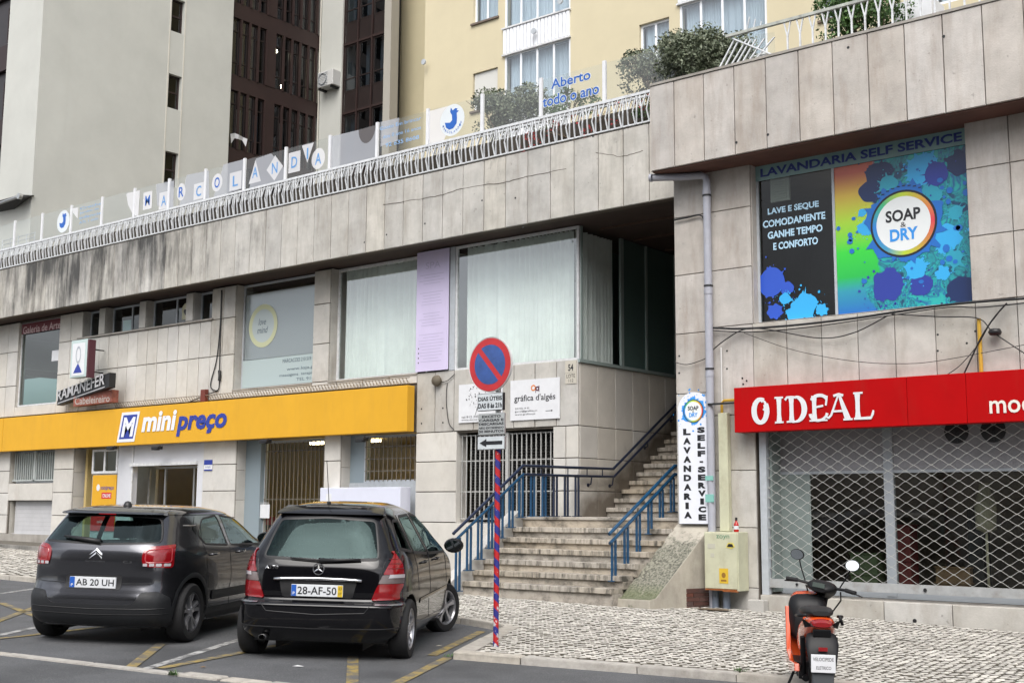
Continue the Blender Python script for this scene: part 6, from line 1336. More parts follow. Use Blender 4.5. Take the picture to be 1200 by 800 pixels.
def wheel(parent, cx, cy, r, wd, rimr, side, kind, steer=0, name='wheel'):
    # own frame: axle along y, outer face at y = side*wd/2
    mb = MB(); w = wd/2
    prof = [(rimr, -w+.01), (rimr+.02, -w), (r-.025, -w), (r-.006, -w+.02), (r, -w+.045), (r, w-.045), (r-.006, w-.02), (r-.025, w), (rimr+.02, w), (rimr, w-.01)]
    R_ = Matrix.Rotation(steer, 4, 'Z'); T = Matrix.Translation((cx, cy, r))
    def put(nm, mb, mat, par, sm=40):
        mb.v = [tuple(T @ R_ @ Vector(v)) for v in mb.v]; return build(nm, mb, mat, par, sm)
    mb.lathe(prof, (0,0,0), 'y', 40); t = put('wheel', mb, RUB, parent)
    mb = MB(); mb.lathe([(rimr, -w+.01), (rimr-.01, -w+.03), (rimr-.015, w-.04) if side > 0 else (rimr-.015, w-.03), (rimr, w-.01)] , (0,0,0), 'y', 40); 
    y = side*(w-.015); mb.lathe([(rimr+.004, y), (rimr-.012, y+side*.006), (rimr-.02, y-side*.01)], (0,0,0), 'y', 40); silver = M('rim_silver', (.42,.42,.44), .3, .7) if 'rim_silver' not in bpy.data.materials else bpy.data.materials['rim_silver']; dark = M('rim_dark', (.05,.05,.055), .35, .5) if 'rim_dark' not in bpy.data.materials else bpy.data.materials['rim_dark']
    put('rim', mb, silver if kind != 'two' else dark, t)
    mb = MB(); mb.lathe([(0, side*(w-.09)), (rimr-.01, side*(w-.09))], (0,0,0), 'y', 32); mb.lathe([(0, side*(w-.075)), (.13, side*(w-.075)), (.14, side*(w-.09))], (0,0,0), 'y', 24); put('brake_disc', mb, SEAL, t)
    n = 5; y0 = side*(w-.05); y1 = side*(w-.018)
    for k in range(n):
        mb = MB(); a0 = 2*pi*k/n+.3
        if kind == 'two': segs = [(-.20, .055, .045), (.20, .055, .045)]
        elif kind == 'star': segs = [(0, .075, .052)]
        else: segs = [(-.13, .03, .03), (.13, .03, .03)]
        for da, wa, wb in segs:
            ri, ro = .035, rimr-.012; ai = a0+da*.55; ao = a0+da; q = []
            for rr_, aa, ww in ((ri, ai, wb*.7), (rimr*.5, a0+da*.8, wb*.62), (ro, ao, wa*.8)):
                for s_ in (-1, 1): q.append((rr_*cos(aa)-s_*ww/2*sin(aa), rr_*sin(aa)+s_*ww/2*cos(aa)))
            V_ = []
            for (x_, z_), yy in zip(q, (y1-side*.006, y1-side*.006, y1-side*.012, y1-side*.012, y1, y1)): V_.append((x_, yy, z_))
            for (x_, z_) in q: V_.append((x_, y0-side*.02, z_))
            mb.add(V_, [(0,1,3,2), (2,3,5,4), (0,2,8,6), (2,4,10,8), (1,7,9,3), (3,9,11,5), (4,5,11,10)])
        put('spoke', mb, silver, t, 30)
    mb = MB(); mb.lathe([(0, y1+side*.004), (.028, y1+side*.003), (.045, y1-side*.006), (.05, y1-side*.03)], (0,0,0), 'y', 20)
    for k in range(5): a = 2*pi*k/5; mb.lathe([(0, y1-side*.0), (.009, y1-side*.0), (.009, y1-side*.02)], (.052*cos(a), 0, .052*sin(a)), 'y', 6)
    put('hub_cap', mb, silver, t); return t
def carroot(name, label, origin, ang):
    t = thing(name, label, 'car', (0, 0, 0)); ORG[t.name] = Vector((0, 0, 0))
    f = Vector((-sin(ang), cos(ang), 0)); up = Vector((.02, 0, 1)).normalized(); f = (f-up*f.dot(up)).normalized(); l = up.cross(f)
    t.matrix_world = Matrix(((f.x, l.x, up.x, origin[0]), (f.y, l.y, up.y, origin[1]), (f.z, l.z, up.z, origin[2]), (0, 0, 0, 1))); return t
def seatset(t, xs, z0=.55, rear=1.35, wid=.36):
    for x, ys_, nm in xs:
        for y in ys_:
            mb = MB(); mb.prism([(x, z0-.2), (x+.10, z0+.52), (x+.20, z0+.52), (x+.16, z0-.2)], 'y', y-wid/2*1.2, y+wid/2*1.2); b = build('seat_back', mb, SEAT, t, bevel=.03)
            mb = MB(); mb.prism([(x+.07, z0+.55), (x+.09, z0+.74), (x+.15, z0+.76), (x+.18, z0+.56)], 'y', y-.13, y+.13); mb.tube([(x+.12, y-.06, z0+.5), (x+.12, y-.06, z0+.6)], .008, 5); mb.tube([(x+.12, y+.06, z0+.5), (x+.12, y+.06, z0+.6)], .008, 5); build('headrest', mb, SEAT, t, bevel=.02)
def xz(sh, yv, z): return sh.P(sh.sy(yv, z) if yv else 0.0, z)
def common(sh, t, body, arches, winS, winR, zl, wr, seams_s, seams_r, sealw=.022, glass=CGL, glassr=CGL):
    holes = [[(p[0], p[1]) for p in w_] for w_ in winR]
    for s_ in (1, -1): holes += [[(p[0]*s_, p[1]) for p in w_] for w_ in winS]
    b = skin(sh, 'body', body, t, holes, arches, zl)
    for w_ in winR: patch(sh, 'rear_window', w_, -.001, glassr, t)
    for w_ in winS:
        for s_ in (1, -1): patch(sh, 'side_window', [(p[0]*s_, p[1]) for p in w_], -.001, glass, t)
    mb = MB()
    for h in holes: ribbon(sh, mb, h, sealw, .004, True)
    build('window_seal', mb, SEAL, b)
    mb = MB()
    for p in seams_s:
        for s_ in (1, -1): ribbon(sh, mb, [(q[0]*s_, q[1]) for q in p], .007, .0036)
    for p in seams_r: ribbon(sh, mb, p, .008, .0036)
    build('panel_gap', mb, SEAL, b)
    # wheel wells and floor
    mb = MB()
    for ax, az, ar in arches:
        for s_ in (1, -1):
            n = 24; vs = []
            for k in range(n+1):
                a = pi*k/n*1.1-.15
                for yy in (.86, .45): 
                    zz_ = az+(ar+.012)*sin(a); xx_ = ax+(ar+.012)*cos(a)
                    if yy == .86: p = sh.P(s_*sh.sx(max(.02, xx_), max(zz_, zl[0])), max(zz_, zl[0])); yv = abs(p.y)-.005
                    else: yv = yy
                    vs.append((xx_, s_*yv, zz_))
            mb.add(vs, [(2*k, 2*k+1, 2*k+3, 2*k+2) for k in range(n)])
            mb.add([(ax-ar, s_*.45, az-.2), (ax+ar, s_*.45, az-.2), (ax+ar, s_*.45, az+ar), (ax-ar, s_*.45, az+ar)], [(0,1,2,3)])
    build('wheel_well', mb, SEAL, b)
    mb = MB(); p0, p1 = sh.par(zl[0])[0]+.1, sh.par(zl[0])[1]-.1; w_ = sh.par(zl[0])[2]-.04
    mb.box(p0, -w_*.9, zl[0]-.02, p1, w_*.9, zl[0]+.03); build('underside', mb, SEAL, t)
    mb = MB(); mb.box(.45, -.45, .5, p1-.9, .45, .54); mb.box(p1-1.05, -.66, .5, p1-.95, .66, .98); build('cabin_floor', mb, SEAT, t)
    return b
# --------------------------------------------------------------- car 1: grey two tone hatchback
def grey_car():
    sh = Shell([(.19,.16,3.84,.80,6.82), (.26,.05,3.93,.845,6.82), (.34,.01,3.97,.862,6.82), (.48,-.01,3.99,.870,6.82), (.56,.01,3.99,.874,6.45), (.66,.04,3.985,.875,6.45), (.78,.045,3.95,.874,6.45), (.88,.045,3.86,.868,6.20), (.96,.055,3.62,.858,6.20), (1.02,.075,3.2,.842,5.95), (1.08,.11,2.98,.815,5.70), (1.16,.18,2.82,.782,5.46), (1.25,.265,2.62,.745,5.34), (1.32,.33,2.44,.712,5.21), (1.37,.37,2.28,.682,5.08), (1.405,.40,2.12,.645,4.96), (1.435,.50,1.95,.58,3.65), (1.458,.72,1.8,.47,3.07), (1.470,1.0,1.62,.30,2.50), (1.474,1.25,1.4,.08,2.11)])
    t = carroot('parked_car', 'dark grey hatchback with black roof and rounded red tail lights, parked at the left', (-11.95, 7.62, .024), radians(29.8))
    BODY = M('dark_grey_metallic_paint', (.078,.080,.090), .22, .85, coat=.8, var=.04, vs=3, co='obj')
    ax, ar = .655, .375; fx = 3.195; arches = [(ax, .33, ar), (fx, .33, ar)]
    wr = conv(sh, [('r', -.67, 1.085), ('r', 0, 1.06), ('r', .67, 1.085), ('r', .63, 1.20), ('r', .56, 1.345), ('r', 0, 1.365), ('r', -.56, 1.345), ('r', -.63, 1.20)], 1); wr = rnd_poly(wr, .06)
    w1 = rnd_poly([(sh.sx(1.02, 1.05), 1.05), (sh.sx(1.66, 1.02), 1.02), (sh.sx(1.60, 1.365), 1.365), (sh.sx(1.15, 1.32), 1.33), (sh.sx(.88, 1.15), 1.16)], .05)
    w2 = rnd_poly([(sh.sx(1.74, 1.02), 1.02), (sh.sx(2.78, 1.0), 1.0), (sh.sx(2.60, 1.14), 1.13), (sh.sx(2.25, 1.33), 1.32), (sh.sx(1.70, 1.365), 1.365)], .04)
    zl = list(np.arange(.19, 1.38, .0175))+[1.385, 1.395, 1.405, 1.415, 1.425, 1.435, 1.444, 1.452, 1.459, 1.465, 1.470, 1.4725, 1.474]
    S = lambda x, z: (sh.sx(x, z), z)
    seams = [[S(.98, .50), S(1.02, .75), S(1.0, .95), S(.96, 1.12), S(1.12, 1.35)], [S(1.71, .34), S(1.72, .7), S(1.70, 1.0)], [S(2.78, .34), S(2.80, .7), S(2.76, 1.0)], [S(1.0, .36), S(2.75, .36)]]
    rs = [conv(sh, [('r', -.60, .74), ('r', -.59, .62), ('r', 0, .585), ('r', .59, .62), ('r', .60, .74)], 1)]
    b = common(sh, t, BODY, arches, [w1, w2], [wr], zl, .32, seams, [conv(sh, [('r', -.66, .70), ('r', -.655, .665), ('r', -.60, .655), ('r', 0, .645), ('r', .60, .655), ('r', .655, .665), ('r', .66, .70)], 1), conv(sh, [('r', -.665, .80), ('r', -.655, 1.06)], 1), conv(sh, [('r', .665, .80), ('r', .655, 1.06)], 1)])
    BR = M('black_gloss_roof', (.010,.010,.012), .10, coat=1.)
    # black roof skin and pillars, tail spoiler
    lim = sh.outline(1.39)[2][-1]
    mb = MB(); rows = [1.372, 1.38, 1.39, 1.40, 1.41, 1.42, 1.43, 1.44, 1.45, 1.458, 1.465, 1.470, 1.4725, 1.474]; N_ = 120; V = []
    for z in rows:
        L = sh.outline(z)[2][-1]
        for j in range(2*N_): a = L*(j/N_) if j <= N_ else -L*((2*N_-j)/N_); V.append(sh.P(a, z)+Vector((0, 0, .003))+sh.N(a, z)*.003)
    mb.add(V, [(i*2*N_+j, i*2*N_+(j+1) % (2*N_), (i+1)*2*N_+(j+1) % (2*N_), (i+1)*2*N_+j) for i in range(len(rows)-1) for j in range(2*N_)]+[tuple((len(rows)-1)*2*N_+j for j in range(2*N_))]); build('roof', mb, BR, t, True)
    mb = MB(); V = []
    for k in range(25):
        y = -.60+1.2*k/24; e = 1-abs(y/.60)**4; x0 = .30+.05*(1-e)-.06*e; V += [(x0+.045, y, 1.372), (x0+.015, y, 1.385), (x0+.05, y, 1.398+.012*e), (x0+.30, y*.93, 1.436), (x0+.17, y, 1.372)]
    mb.add(V, [(5*i+k, 5*i+5+k, 5*i+5+(k+1) % 5, 5*i+(k+1) % 5) for i in range(24) for k in range(5)]+[(0,1,2,3,4), tuple(120+k for k in (4,3,2,1,0))]); sp_ = build('spoiler', mb, BR, t, 50)
    mb = MB(); mb.box(.252, -.10, 1.374, .28, .10, 1.385); build('brake_light', mb, RLT, sp_)
    for s_ in (1, -1):
        patch(sh, 'pillar_trim', [(s_*q[0], q[1]) for q in [S(.93, 1.19), S(.86, 1.16), S(.80, 1.22), S(.98, 1.36), S(1.15, 1.36)]], .003, BR, t)
        patch(sh, 'pillar_trim', [(s_*q[0], q[1]) for q in [S(1.66, 1.02), S(1.735, 1.02), S(1.69, 1.37), S(1.60, 1.37)]], .003, BR, t)
        mb = MB(); ribbon(sh, mb, [(s_*q[0], q[1]) for q in [S(.62, 1.262), S(.92, 1.262)]], .012, .006); build('chrome_strip', mb, CHR, t)
    # lower black bumper and arch trims
    lo = conv(sh, [('r', -.80, .21), ('r', -.80, .50), ('r', -.80, .56), ('r', -.70, .575), ('r', -.55, .565), ('r', -.50, .47), ('r', -.46, .44), ('r', 0, .435), ('r', .46, .44), ('r', .50, .47), ('r', .55, .565), ('r', .70, .575), ('r', .80, .56), ('r', .80, .21)], 1)
    x1 = sh.sx(.24, .40); lo = [(-x1, .21), (-x1*1.0, .36), (-x1*.98, .50)]+[(-sh.sy(.70, .57), .575), (-sh.sy(.55, .565), .565), (-sh.sy(.50, .47), .47), (-sh.sy(.44, .44), .435), (0, .432)]; lo = lo+[(-p[0], p[1]) for p in lo[:-1]][::-1]
    bp_ = patch(sh, 'rear_bumper', rnd_poly(lo, .03), .010, PLB, t, thick=.012)
    mb = MB(); ribbon(sh, mb, [(-x1*.95, .345), (0, .325), (x1*.95, .345)], .012, .016); ribbon(sh, mb, [(-x1*.9, .40), (0, .385), (x1*.9, .40)], .01, .015); build('bumper_crease', mb, SEAL, bp_)
    for s_ in (1, -1):
        for cxx in (ax, fx):
            mb = MB(); pth = []
            for k in range(25):
                a = radians(-22+224*k/24); xx = cxx+(ar+.022)*cos(a); zz_ = .33+(ar+.022)*sin(a)
                if zz_ < .2: zz_ = .2
                pth.append((s_*sh.sx(max(.05, xx), zz_), zz_))
            ribbon(sh, mb, pth, .055, .010); build('arch_trim', mb, PLB, t)
        mb = MB(); ribbon(sh, mb, [(s_*sh.sx(1.06, .27), .27), (s_*sh.sx(2.80, .27), .27)], .13, .010); build('sill_trim', mb, PLB, t)
        # airbump style door strip
        mb = MB(); ribbon(sh, mb, [(s_*sh.sx(x, .47+.0*x), .47) for x in (1.15, 2.70)], .10, .012); build('door_protector', mb, PLB, t)
        # tail light, rounded, wraps the corner
        tl = rnd_poly([(s_*sh.sy(.525, .84), .835), (s_*sh.sy(.525, 1.0), 1.035), (s_*sh.sy(.78, 1.0), 1.065), (s_*sh.sx(.30, 1.0), 1.03), (s_*sh.sx(.27, .86), .85), (s_*sh.sy(.78, .82), .82)], .095, 7)
        l_ = patch(sh, 'tail_light', tl, .012, RLT, t, grid=.02, thick=.016)
        q = rnd_poly([(s_*sh.sy(.56, .86), .875), (s_*sh.sy(.56, 1.0), 1.0), (s_*sh.sy(.765, 1.0), 1.03), (s_*sh.sy(.775, .88), .88)], .04, 5)
        mb = MB(); ribbon(sh, mb, q, .012, .0165, True); build('lamp_ring', mb, M('bright_red_ring', (.33,.008,.014), .2, coat=1.) if 'bright_red_ring' not in bpy.data.materials else bpy.data.materials['bright_red_ring'], l_)
        for k in range(4): yy = .54+k*.062; patch(sh, 'lamp_cell', rnd_poly([(s_*sh.sy(yy, .84), .838), (s_*sh.sy(yy, .86), .868), (s_*sh.sy(yy+.045, .86), .868), (s_*sh.sy(yy+.045, .84), .838)], .008), .0145, CLT, l_, smooth=False)
        # door handles and mirrors
        for x in (1.20, 2.02):
            p = sh.P(s_*sh.sx(x, .93), .93); mb = MB(); mb.tube([(x-.09, p.y-s_*.005, .93), (x-.07, p.y+s_*.03, .932), (x+.07, p.y+s_*.03, .935), (x+.09, p.y-s_*.005, .935)], .013, 8); build('door_handle', mb, BODY, t, True)
        mb = MB(); p = sh.P(s_*sh.sx(2.62, 1.03), 1.03); mb.lathe([(0, -.05), (.07, -.045), (.10, -.01), (.095, .03), (.06, .07), (0, .085)], (2.60, 0, 0), 'x', 16); mb.v = [(v[0], v[1]*1.15+p.y+s_*.14, v[2]*.75+1.08) for v in mb.v]; m_ = build('door_mirror', mb, BODY, t, True)
        mb = MB(); mb.lathe([(0, 0), (.085, .0)], (2.555, 0, 0), 'x', 16); mb.v = [(v[0]-.008, v[1]*1.1+p.y+s_*.14, v[2]*.72+1.08) for v in mb.v]; build('mirror_glass', mb, M('mirror_glass', (.6,.65,.68), .03, 1.) if 'mirror_glass' not in bpy.data.materials else bpy.data.materials['mirror_glass'], m_)
        wheel(t, ax, s_*.775, .318, .205, .218, s_, 'two'); wheel(t, fx, s_*.775, .318, .205, .218, s_, 'two')
    # rear details
    pz = (.60, .705); xq = xz(sh, 0, .65).x-.014
    mb = MB(); V = []
    rec = rnd_poly(conv(sh, [('r', -.32, .585), ('r', -.32, .735), ('r', .32, .735), ('r', .32, .585)], 1), .03); patch(sh, 'plate_recess', rec, .004, SEAL, t)
    mb = MB(); mb.box(xq-.012, -.265, .598, xq+.01, .265, .714); pl = build('number_plate', mb, M('plate_white_face', (.62,.64,.66), .35), t, bevel=.003)
    fm = lambda u, v: (xq-.0135, -u, v)
    mb = MB(); mb.text('AB 20 UH', (-.19, .622, .245, .692), fm, bold=.012); build('plate_lettering', mb, BLK, pl)
    mb = MB(); mb.quad(fm(-.262, .600), fm(-.205, .600), fm(-.205, .712), fm(-.262, .712)); build('plate_band', mb, M('plate_blue', (.02,.10,.42), .35), pl)
    mb = MB(); mb.text('P', (-.245, .612, -.222, .64), lambda u, v: (xq-.0145, -u, v), bold=.02); build('plate_letter', mb, WHITE, pl)
    fr = lambda u, v: tuple(xz(sh, -u, v)+Vector((-.008, 0, 0)))
    mb = MB()
    for z in (.925, .965):
        for s_ in (1, -1): mb.add([fr(0+s_*.0, z+.055), fr(s_*.075, z), fr(s_*.075, z-.022), fr(0, z+.030)], [(0,1,2,3)])
    build('chevron_emblem', mb, CHR, t)
    mb = MB(); mb.text('CITROËN', (-.11, .872, .11, .893), fr, bold=.01); mb.text('C3', (.32, .868, .42, .893), fr, bold=.01); build('badge_lettering', mb, CHR, t)
    mb = MB(); p0 = xz(sh, .33, 1.09); p1 = xz(sh, .0, 1.13); V = [(p0.x-.03, .42, 1.10), (p0.x-.035, .10, 1.115), (p1.x-.035, -.07, 1.075)]
    mb.tube([(xz(sh, -.02, 1.085).x-.02, -.02, 1.085), (xz(sh, .15, 1.10).x-.03, .15, 1.105), (xz(sh, .42, 1.12).x-.02, .42, 1.135)], .016, 8, rs=[.030, .026, .010]); build('rear_wiper', mb, SEAL, t, True)
    mb = MB(); mb.lathe([(0, .05), (.03, .04), (.05, 0), (.05, -.01)], (.72, 0, 1.47), 'z', 12); build('roof_aerial', mb, BLACK, t, True)
    seatset(t, [(1.35, (.38, -.38, 0), 0), (2.05, (.36, -.36), 0)], .52)
    return t
grey_car()
# --------------------------------------------------------------- car 2: black high hatchback
def black_car():
    sh = Shell([(.20,.14,3.70,.80,7.46), (.27,.05,3.79,.855,7.46), (.36,.005,3.83,.872,7.46), (.50,-.01,3.84,.880,7.46), (.565,-.01,3.84,.882,7.46), (.59,.05,3.84,.880,6.93), (.70,.075,3.82,.880,6.67), (.82,.085,3.76,.876,6.67), (.92,.10,3.62,.868,6.40), (1.0,.13,3.40,.850,6.13), (1.07,.17,3.18,.825,6.00), (1.16,.225,2.98,.775,5.87), (1.28,.30,2.75,.712,5.74), (1.38,.37,2.52,.655,5.60), (1.45,.43,2.35,.610,5.33), (1.50,.50,2.18,.565,3.92), (1.54,.62,2.02,.50,3.61), (1.57,.83,1.9,.41,3.10), (1.585,1.08,1.75,.32,2.68), (1.592,1.35,1.55,.10,2.27)])
    t = carroot('parked_car', 'black tall hatchback with chrome tailgate bar and pointed red tail lights, parked nearer the stairs', (-9.43, 8.53, -.045), radians(33.2))
    BODY = M('black_car_paint', (.003,.003,.004), .12, .0, coat=.45, spec=.25)
    ax, ar, fx = .575, .345, 3.145; arches = [(ax, .31, ar), (fx, .31, ar)]
    wr = rnd_poly(conv(sh, [('r', -.60, 1.02), ('r', 0, 1.0), ('r', .60, 1.02), ('r', .56, 1.20), ('r', .50, 1.405), ('r', 0, 1.43), ('r', -.50, 1.405), ('r', -.56, 1.20)], 1), .05)
    S = lambda x, z: (sh.sx(x, z), z)
    w0 = rnd_poly([S(.46, 1.12), S(.80, 1.08), S(.86, 1.40), S(.66, 1.40)], .04)
    w1 = rnd_poly([S(.90, 1.07), S(1.62, 1.03), S(1.58, 1.455), S(1.0, 1.44)], .045)
    w2 = rnd_poly([S(1.72, 1.03), S(2.90, 1.0), S(2.72, 1.14), S(2.25, 1.43), S(1.68, 1.46)], .04)
    zl = list(np.arange(.20, 1.46, .0175))+[1.47, 1.485, 1.50, 1.512, 1.524, 1.535, 1.545, 1.555, 1.563, 1.571, 1.578, 1.584, 1.588, 1.591, 1.592]
    seams = [[S(.98, .34+.33), S(.90, .90), S(.87, 1.07), S(.92, 1.46)], [S(1.67, .33), S(1.68, .7), S(1.66, 1.03)], [S(2.82, .33), S(2.86, .7), S(2.80, 1.0)], [S(1.0, .34), S(2.75, .34)]]
    rs = [conv(sh, [('r', -.66, 1.0), ('r', -.62, .80), ('r', -.58, .60), ('r', -.50, .50), ('r', 0, .475), ('r', .50, .50), ('r', .58, .60), ('r', .62, .80), ('r', .66, 1.0)], 1)]
    b = common(sh, t, BODY, arches, [w0, w1, w2], [wr], zl, .31, seams, rs, sealw=.03, glass=CGD, glassr=CGD)
    mb = MB(); V = []
    for k in range(25):
        y = -.565+1.13*k/24; e = 1-abs(y/.565)**4; x0 = .42+.05*(1-e)-.02*e; V += [(x0+.02, y, 1.452), (x0+.0, y, 1.462), (x0+.04, y, 1.480+.012*e), (x0+.26, y*.92, 1.545), (x0+.15, y, 1.452)]
    mb.add(V, [(5*i+k, 5*i+5+k, 5*i+5+(k+1) % 5, 5*i+(k+1) % 5) for i in range(24) for k in range(5)]+[(0,1,2,3,4), tuple(120+k for k in (4,3,2,1,0))]); build('spoiler', mb, BODY, t, 50)
    mb = MB(); x1 = sh.sx(.26, .57); pth = [(-x1, .575), (-sh.sy(.60, .578), .580)]; SAT = M('satin_strip', (.42,.44,.47), .25, .9); ribbon(sh, mb, pth, .014, .010); build('bumper_bright_strip', mb, SAT, t); mb = MB(); ribbon(sh, mb, [(-p[0], p[1]) for p in pth], .014, .010); build('bumper_bright_strip', mb, SAT, t)
    mb = MB(); ribbon(sh, mb, [(-x1, .35), (0, .335), (x1, .35)], .014, .006); build('bumper_crease', mb, SEAL, t)
    GRL = M('smoked_lens', (.13,.10,.10), .15, coat=1.)
    for s_ in (1, -1):
        f = lambda pts: [(s_*a, z) for a, z in pts]
        up_ = f(rnd_poly([(sh.sy(.65, .87), .872), (sh.sy(.725, 1.08), 1.095), (S(.30, 1.10)[0], 1.10), (S(.37, .98)[0], .98), (S(.37, .88)[0], .872)], .02))
        mid = f(rnd_poly([(sh.sy(.612, .79), .785), (sh.sy(.648, .87), .868), (S(.37, .87)[0], .868), (S(.35, .79)[0], .785)], .01))
        low_ = f(rnd_poly([(sh.sy(.545, .63), .615), (sh.sy(.61, .78), .781), (S(.35, .78)[0], .781), (S(.26, .67)[0], .68), (sh.sy(.80, .63), .625)], .03))
        l_ = patch(sh, 'tail_light', up_, .012, RLT, t, grid=.02, thick=.016); patch(sh, 'smoked_band', mid, .011, GRL, l_, grid=.02, thick=.014); patch(sh, 'lower_lens', low_, .012, RLT, l_, grid=.02, thick=.016)
        patch(sh, 'white_lens', f([(sh.sy(.70, .84), .838), (sh.sy(.71, .87), .872), (sh.sy(.82, .87), .872), (sh.sy(.82, .84), .838)]), .016, CLT, l_, smooth=False)
        for k in range(3): mb = MB(); ribbon(sh, mb, f([(sh.sy(.69, .9+k*.05), .93+k*.045), S(.36-.02*k, .93+k*.045)]), .006, .0165); build('lens_rib', mb, M('deep_red_rib', (.14,.004,.006), .3) if 'deep_red_rib' not in bpy.data.materials else bpy.data.materials['deep_red_rib'], l_)
        for x in (1.28, 2.08):
            p = sh.P(s_*sh.sx(x, .95), .95); mb = MB(); mb.tube([(x-.09, p.y-s_*.005, .95), (x-.07, p.y+s_*.03, .952), (x+.07, p.y+s_*.03, .955), (x+.09, p.y-s_*.005, .955)], .014, 8); build('door_handle', mb, BODY, t, True)
        mb = MB(); p = sh.P(s_*sh.sx(2.70, 1.05), 1.05); mb.lathe([(0, -.06), (.08, -.05), (.115, -.01), (.11, .03), (.07, .07), (0, .09)], (2.72, 0, 0), 'x', 18); mb.v = [(v[0], v[1]*1.05+p.y+s_*.16, v[2]*.78+1.08) for v in mb.v]; m_ = build('door_mirror', mb, BODY, t, True)
        mb = MB(); mb.lathe([(0, 0), (.088, .0)], (2.655, 0, 0), 'x', 18); mb.v = [(v[0]-.002, v[1]*1.05+p.y+s_*.16, v[2]*.75+1.08) for v in mb.v]; build('mirror_glass', mb, bpy.data.materials['mirror_glass'], m_)
        mb = MB(); ribbon(sh, mb, [(s_*sh.sx(1.0, .56), .555), (s_*sh.sx(2.78, .56), .575)], .05, .010); build('door_moulding', mb, BODY, t)
        wheel(t, ax, s_*.785, .305, .195, .208, s_, 'wide'); wheel(t, fx, s_*.775, .305, .195, .208, s_, 'star', steer=radians(-24))
    # tailgate bar, plate, star, wiper, exhaust, aerial
    xq = xz(sh, 0, .72).x
    bar = [(xz(sh, y, .825).x-.020, y, .822-.012*(y/.45)**2) for y in np.linspace(-.45, .45, 13)]
    mb = MB(); mb.tube(bar, .016, 10); build('chrome_tailgate_bar', mb, CHR, t, True)
    rec = rnd_poly(conv(sh, [('r', -.36, .635), ('r', -.40, .80), ('r', .40, .80), ('r', .36, .635)], 1), .03); patch(sh, 'plate_recess', rec, .003, SEAL, t)
    mb = MB(); mb.box(xq-.024, -.265, .645, xq-.004, .265, .762); pl = build('number_plate', mb, bpy.data.materials['plate_white_face'], t, bevel=.003)
    fm = lambda u, v: (xq-.0255, -u, v)
    mb = MB(); mb.text('28-AF-50', (-.20, .665, .20, .742), fm, bold=.012); build('plate_lettering', mb, BLK, pl)
    mb = MB(); mb.quad(fm(-.262, .648), fm(-.212, .648), fm(-.212, .759), fm(-.262, .759)); build('plate_band', mb, bpy.data.materials['plate_blue'], pl)
    mb = MB(); mb.quad(fm(.212, .648), fm(.262, .648), fm(.262, .759), fm(.212, .759)); build('plate_date_band', mb, M('plate_yellow', (.60,.42,.03), .4), pl)
    mb = MB(); mb.text('P', (-.248, .66, -.227, .69), lambda u, v: (xq-.0265, -u, v), bold=.02); build('plate_letter', mb, WHITE, pl)
    mb = MB(); mb.text('03', (.222, .715, .252, .742), lambda u, v: (xq-.0265, -u, v)); mb.text('07', (.222, .665, .252, .692), lambda u, v: (xq-.0265, -u, v)); build('plate_date', mb, BLK, pl)
    zc = .915; xs_ = xz(sh, 0, zc).x-.016; mb = MB(); mb.tube([(xs_, .055*cos(2*pi*k/24), zc+.055*sin(2*pi*k/24)) for k in range(24)], .006, 6, closed=True)
    for a in (90, 210, 330):
        a = radians(a); d = .053; p = (cos(a), sin(a)); n = (-p[1], p[0]); mb.add([(xs_-.004, 0, zc), (xs_+.001, .010*n[0]+p[0]*.012, zc+.010*n[1]+p[1]*.012), (xs_, p[0]*d, zc+p[1]*d), (xs_+.001, -.010*n[0]+p[0]*.012, zc-.010*n[1]+p[1]*.012)], [(0,1,2), (0,2,3)])
    build('star_emblem', mb, CHR, t)
    fr = lambda u, v: tuple(xz(sh, -u, v)+Vector((-.008, 0, 0)))
    mb = MB(); mb.text('A170', (-.56, .905, -.42, .940), fr, bold=.01); build('badge_lettering', mb, CHR, t)
    mb = MB(); mb.tube([(xz(sh, 0, 1.0).x-.02, .0, 1.0), (xz(sh, .1, 1.0).x-.03, -.2, 1.008), (xz(sh, .38, 1.02).x-.03, -.42, 1.018)], .016, 8, rs=[.026, .016, .012]); mb.tube([(xz(sh, 0, 1.0).x-.03, .0, 1.0), (xz(sh, .42, 1.02).x-.035, .30, 1.02)], .008, 6); build('rear_wiper', mb, SEAL, t, True)
    mb = MB(); mb.lathe([(.034, 0), (.040, -.0), (.040, .14), (.034, .14), (.032, .01)], (-.03, .52, .235), 'x', 20); mb.v = [(v[0], v[1], .24+(v[2]-.235)*.75) for v in mb.v]; build('exhaust_tip', mb, M('sooty_metal', (.10,.10,.10), .3, .9), t, True)
    mb = MB(); mb.tube([(.80, .10, 1.565), (.80, .10, 1.585)], .022, 8); mb.tube([(.80, .10, 1.585), (.72, .10, 1.80), (.64, .10, 2.02)], .004, 5); build('roof_aerial', mb, BLACK, t)
    mb = MB(); mb.quad((.80, .10, 1.0), (.8, .1, 1.0), (.8, .1, 1.0), (.8, .1, 1.0)) if False else None
    seatset(t, [(1.25, (.38, -.38), 0), (2.05, (.36, -.36), 0)], .58)
    return t
black_car()
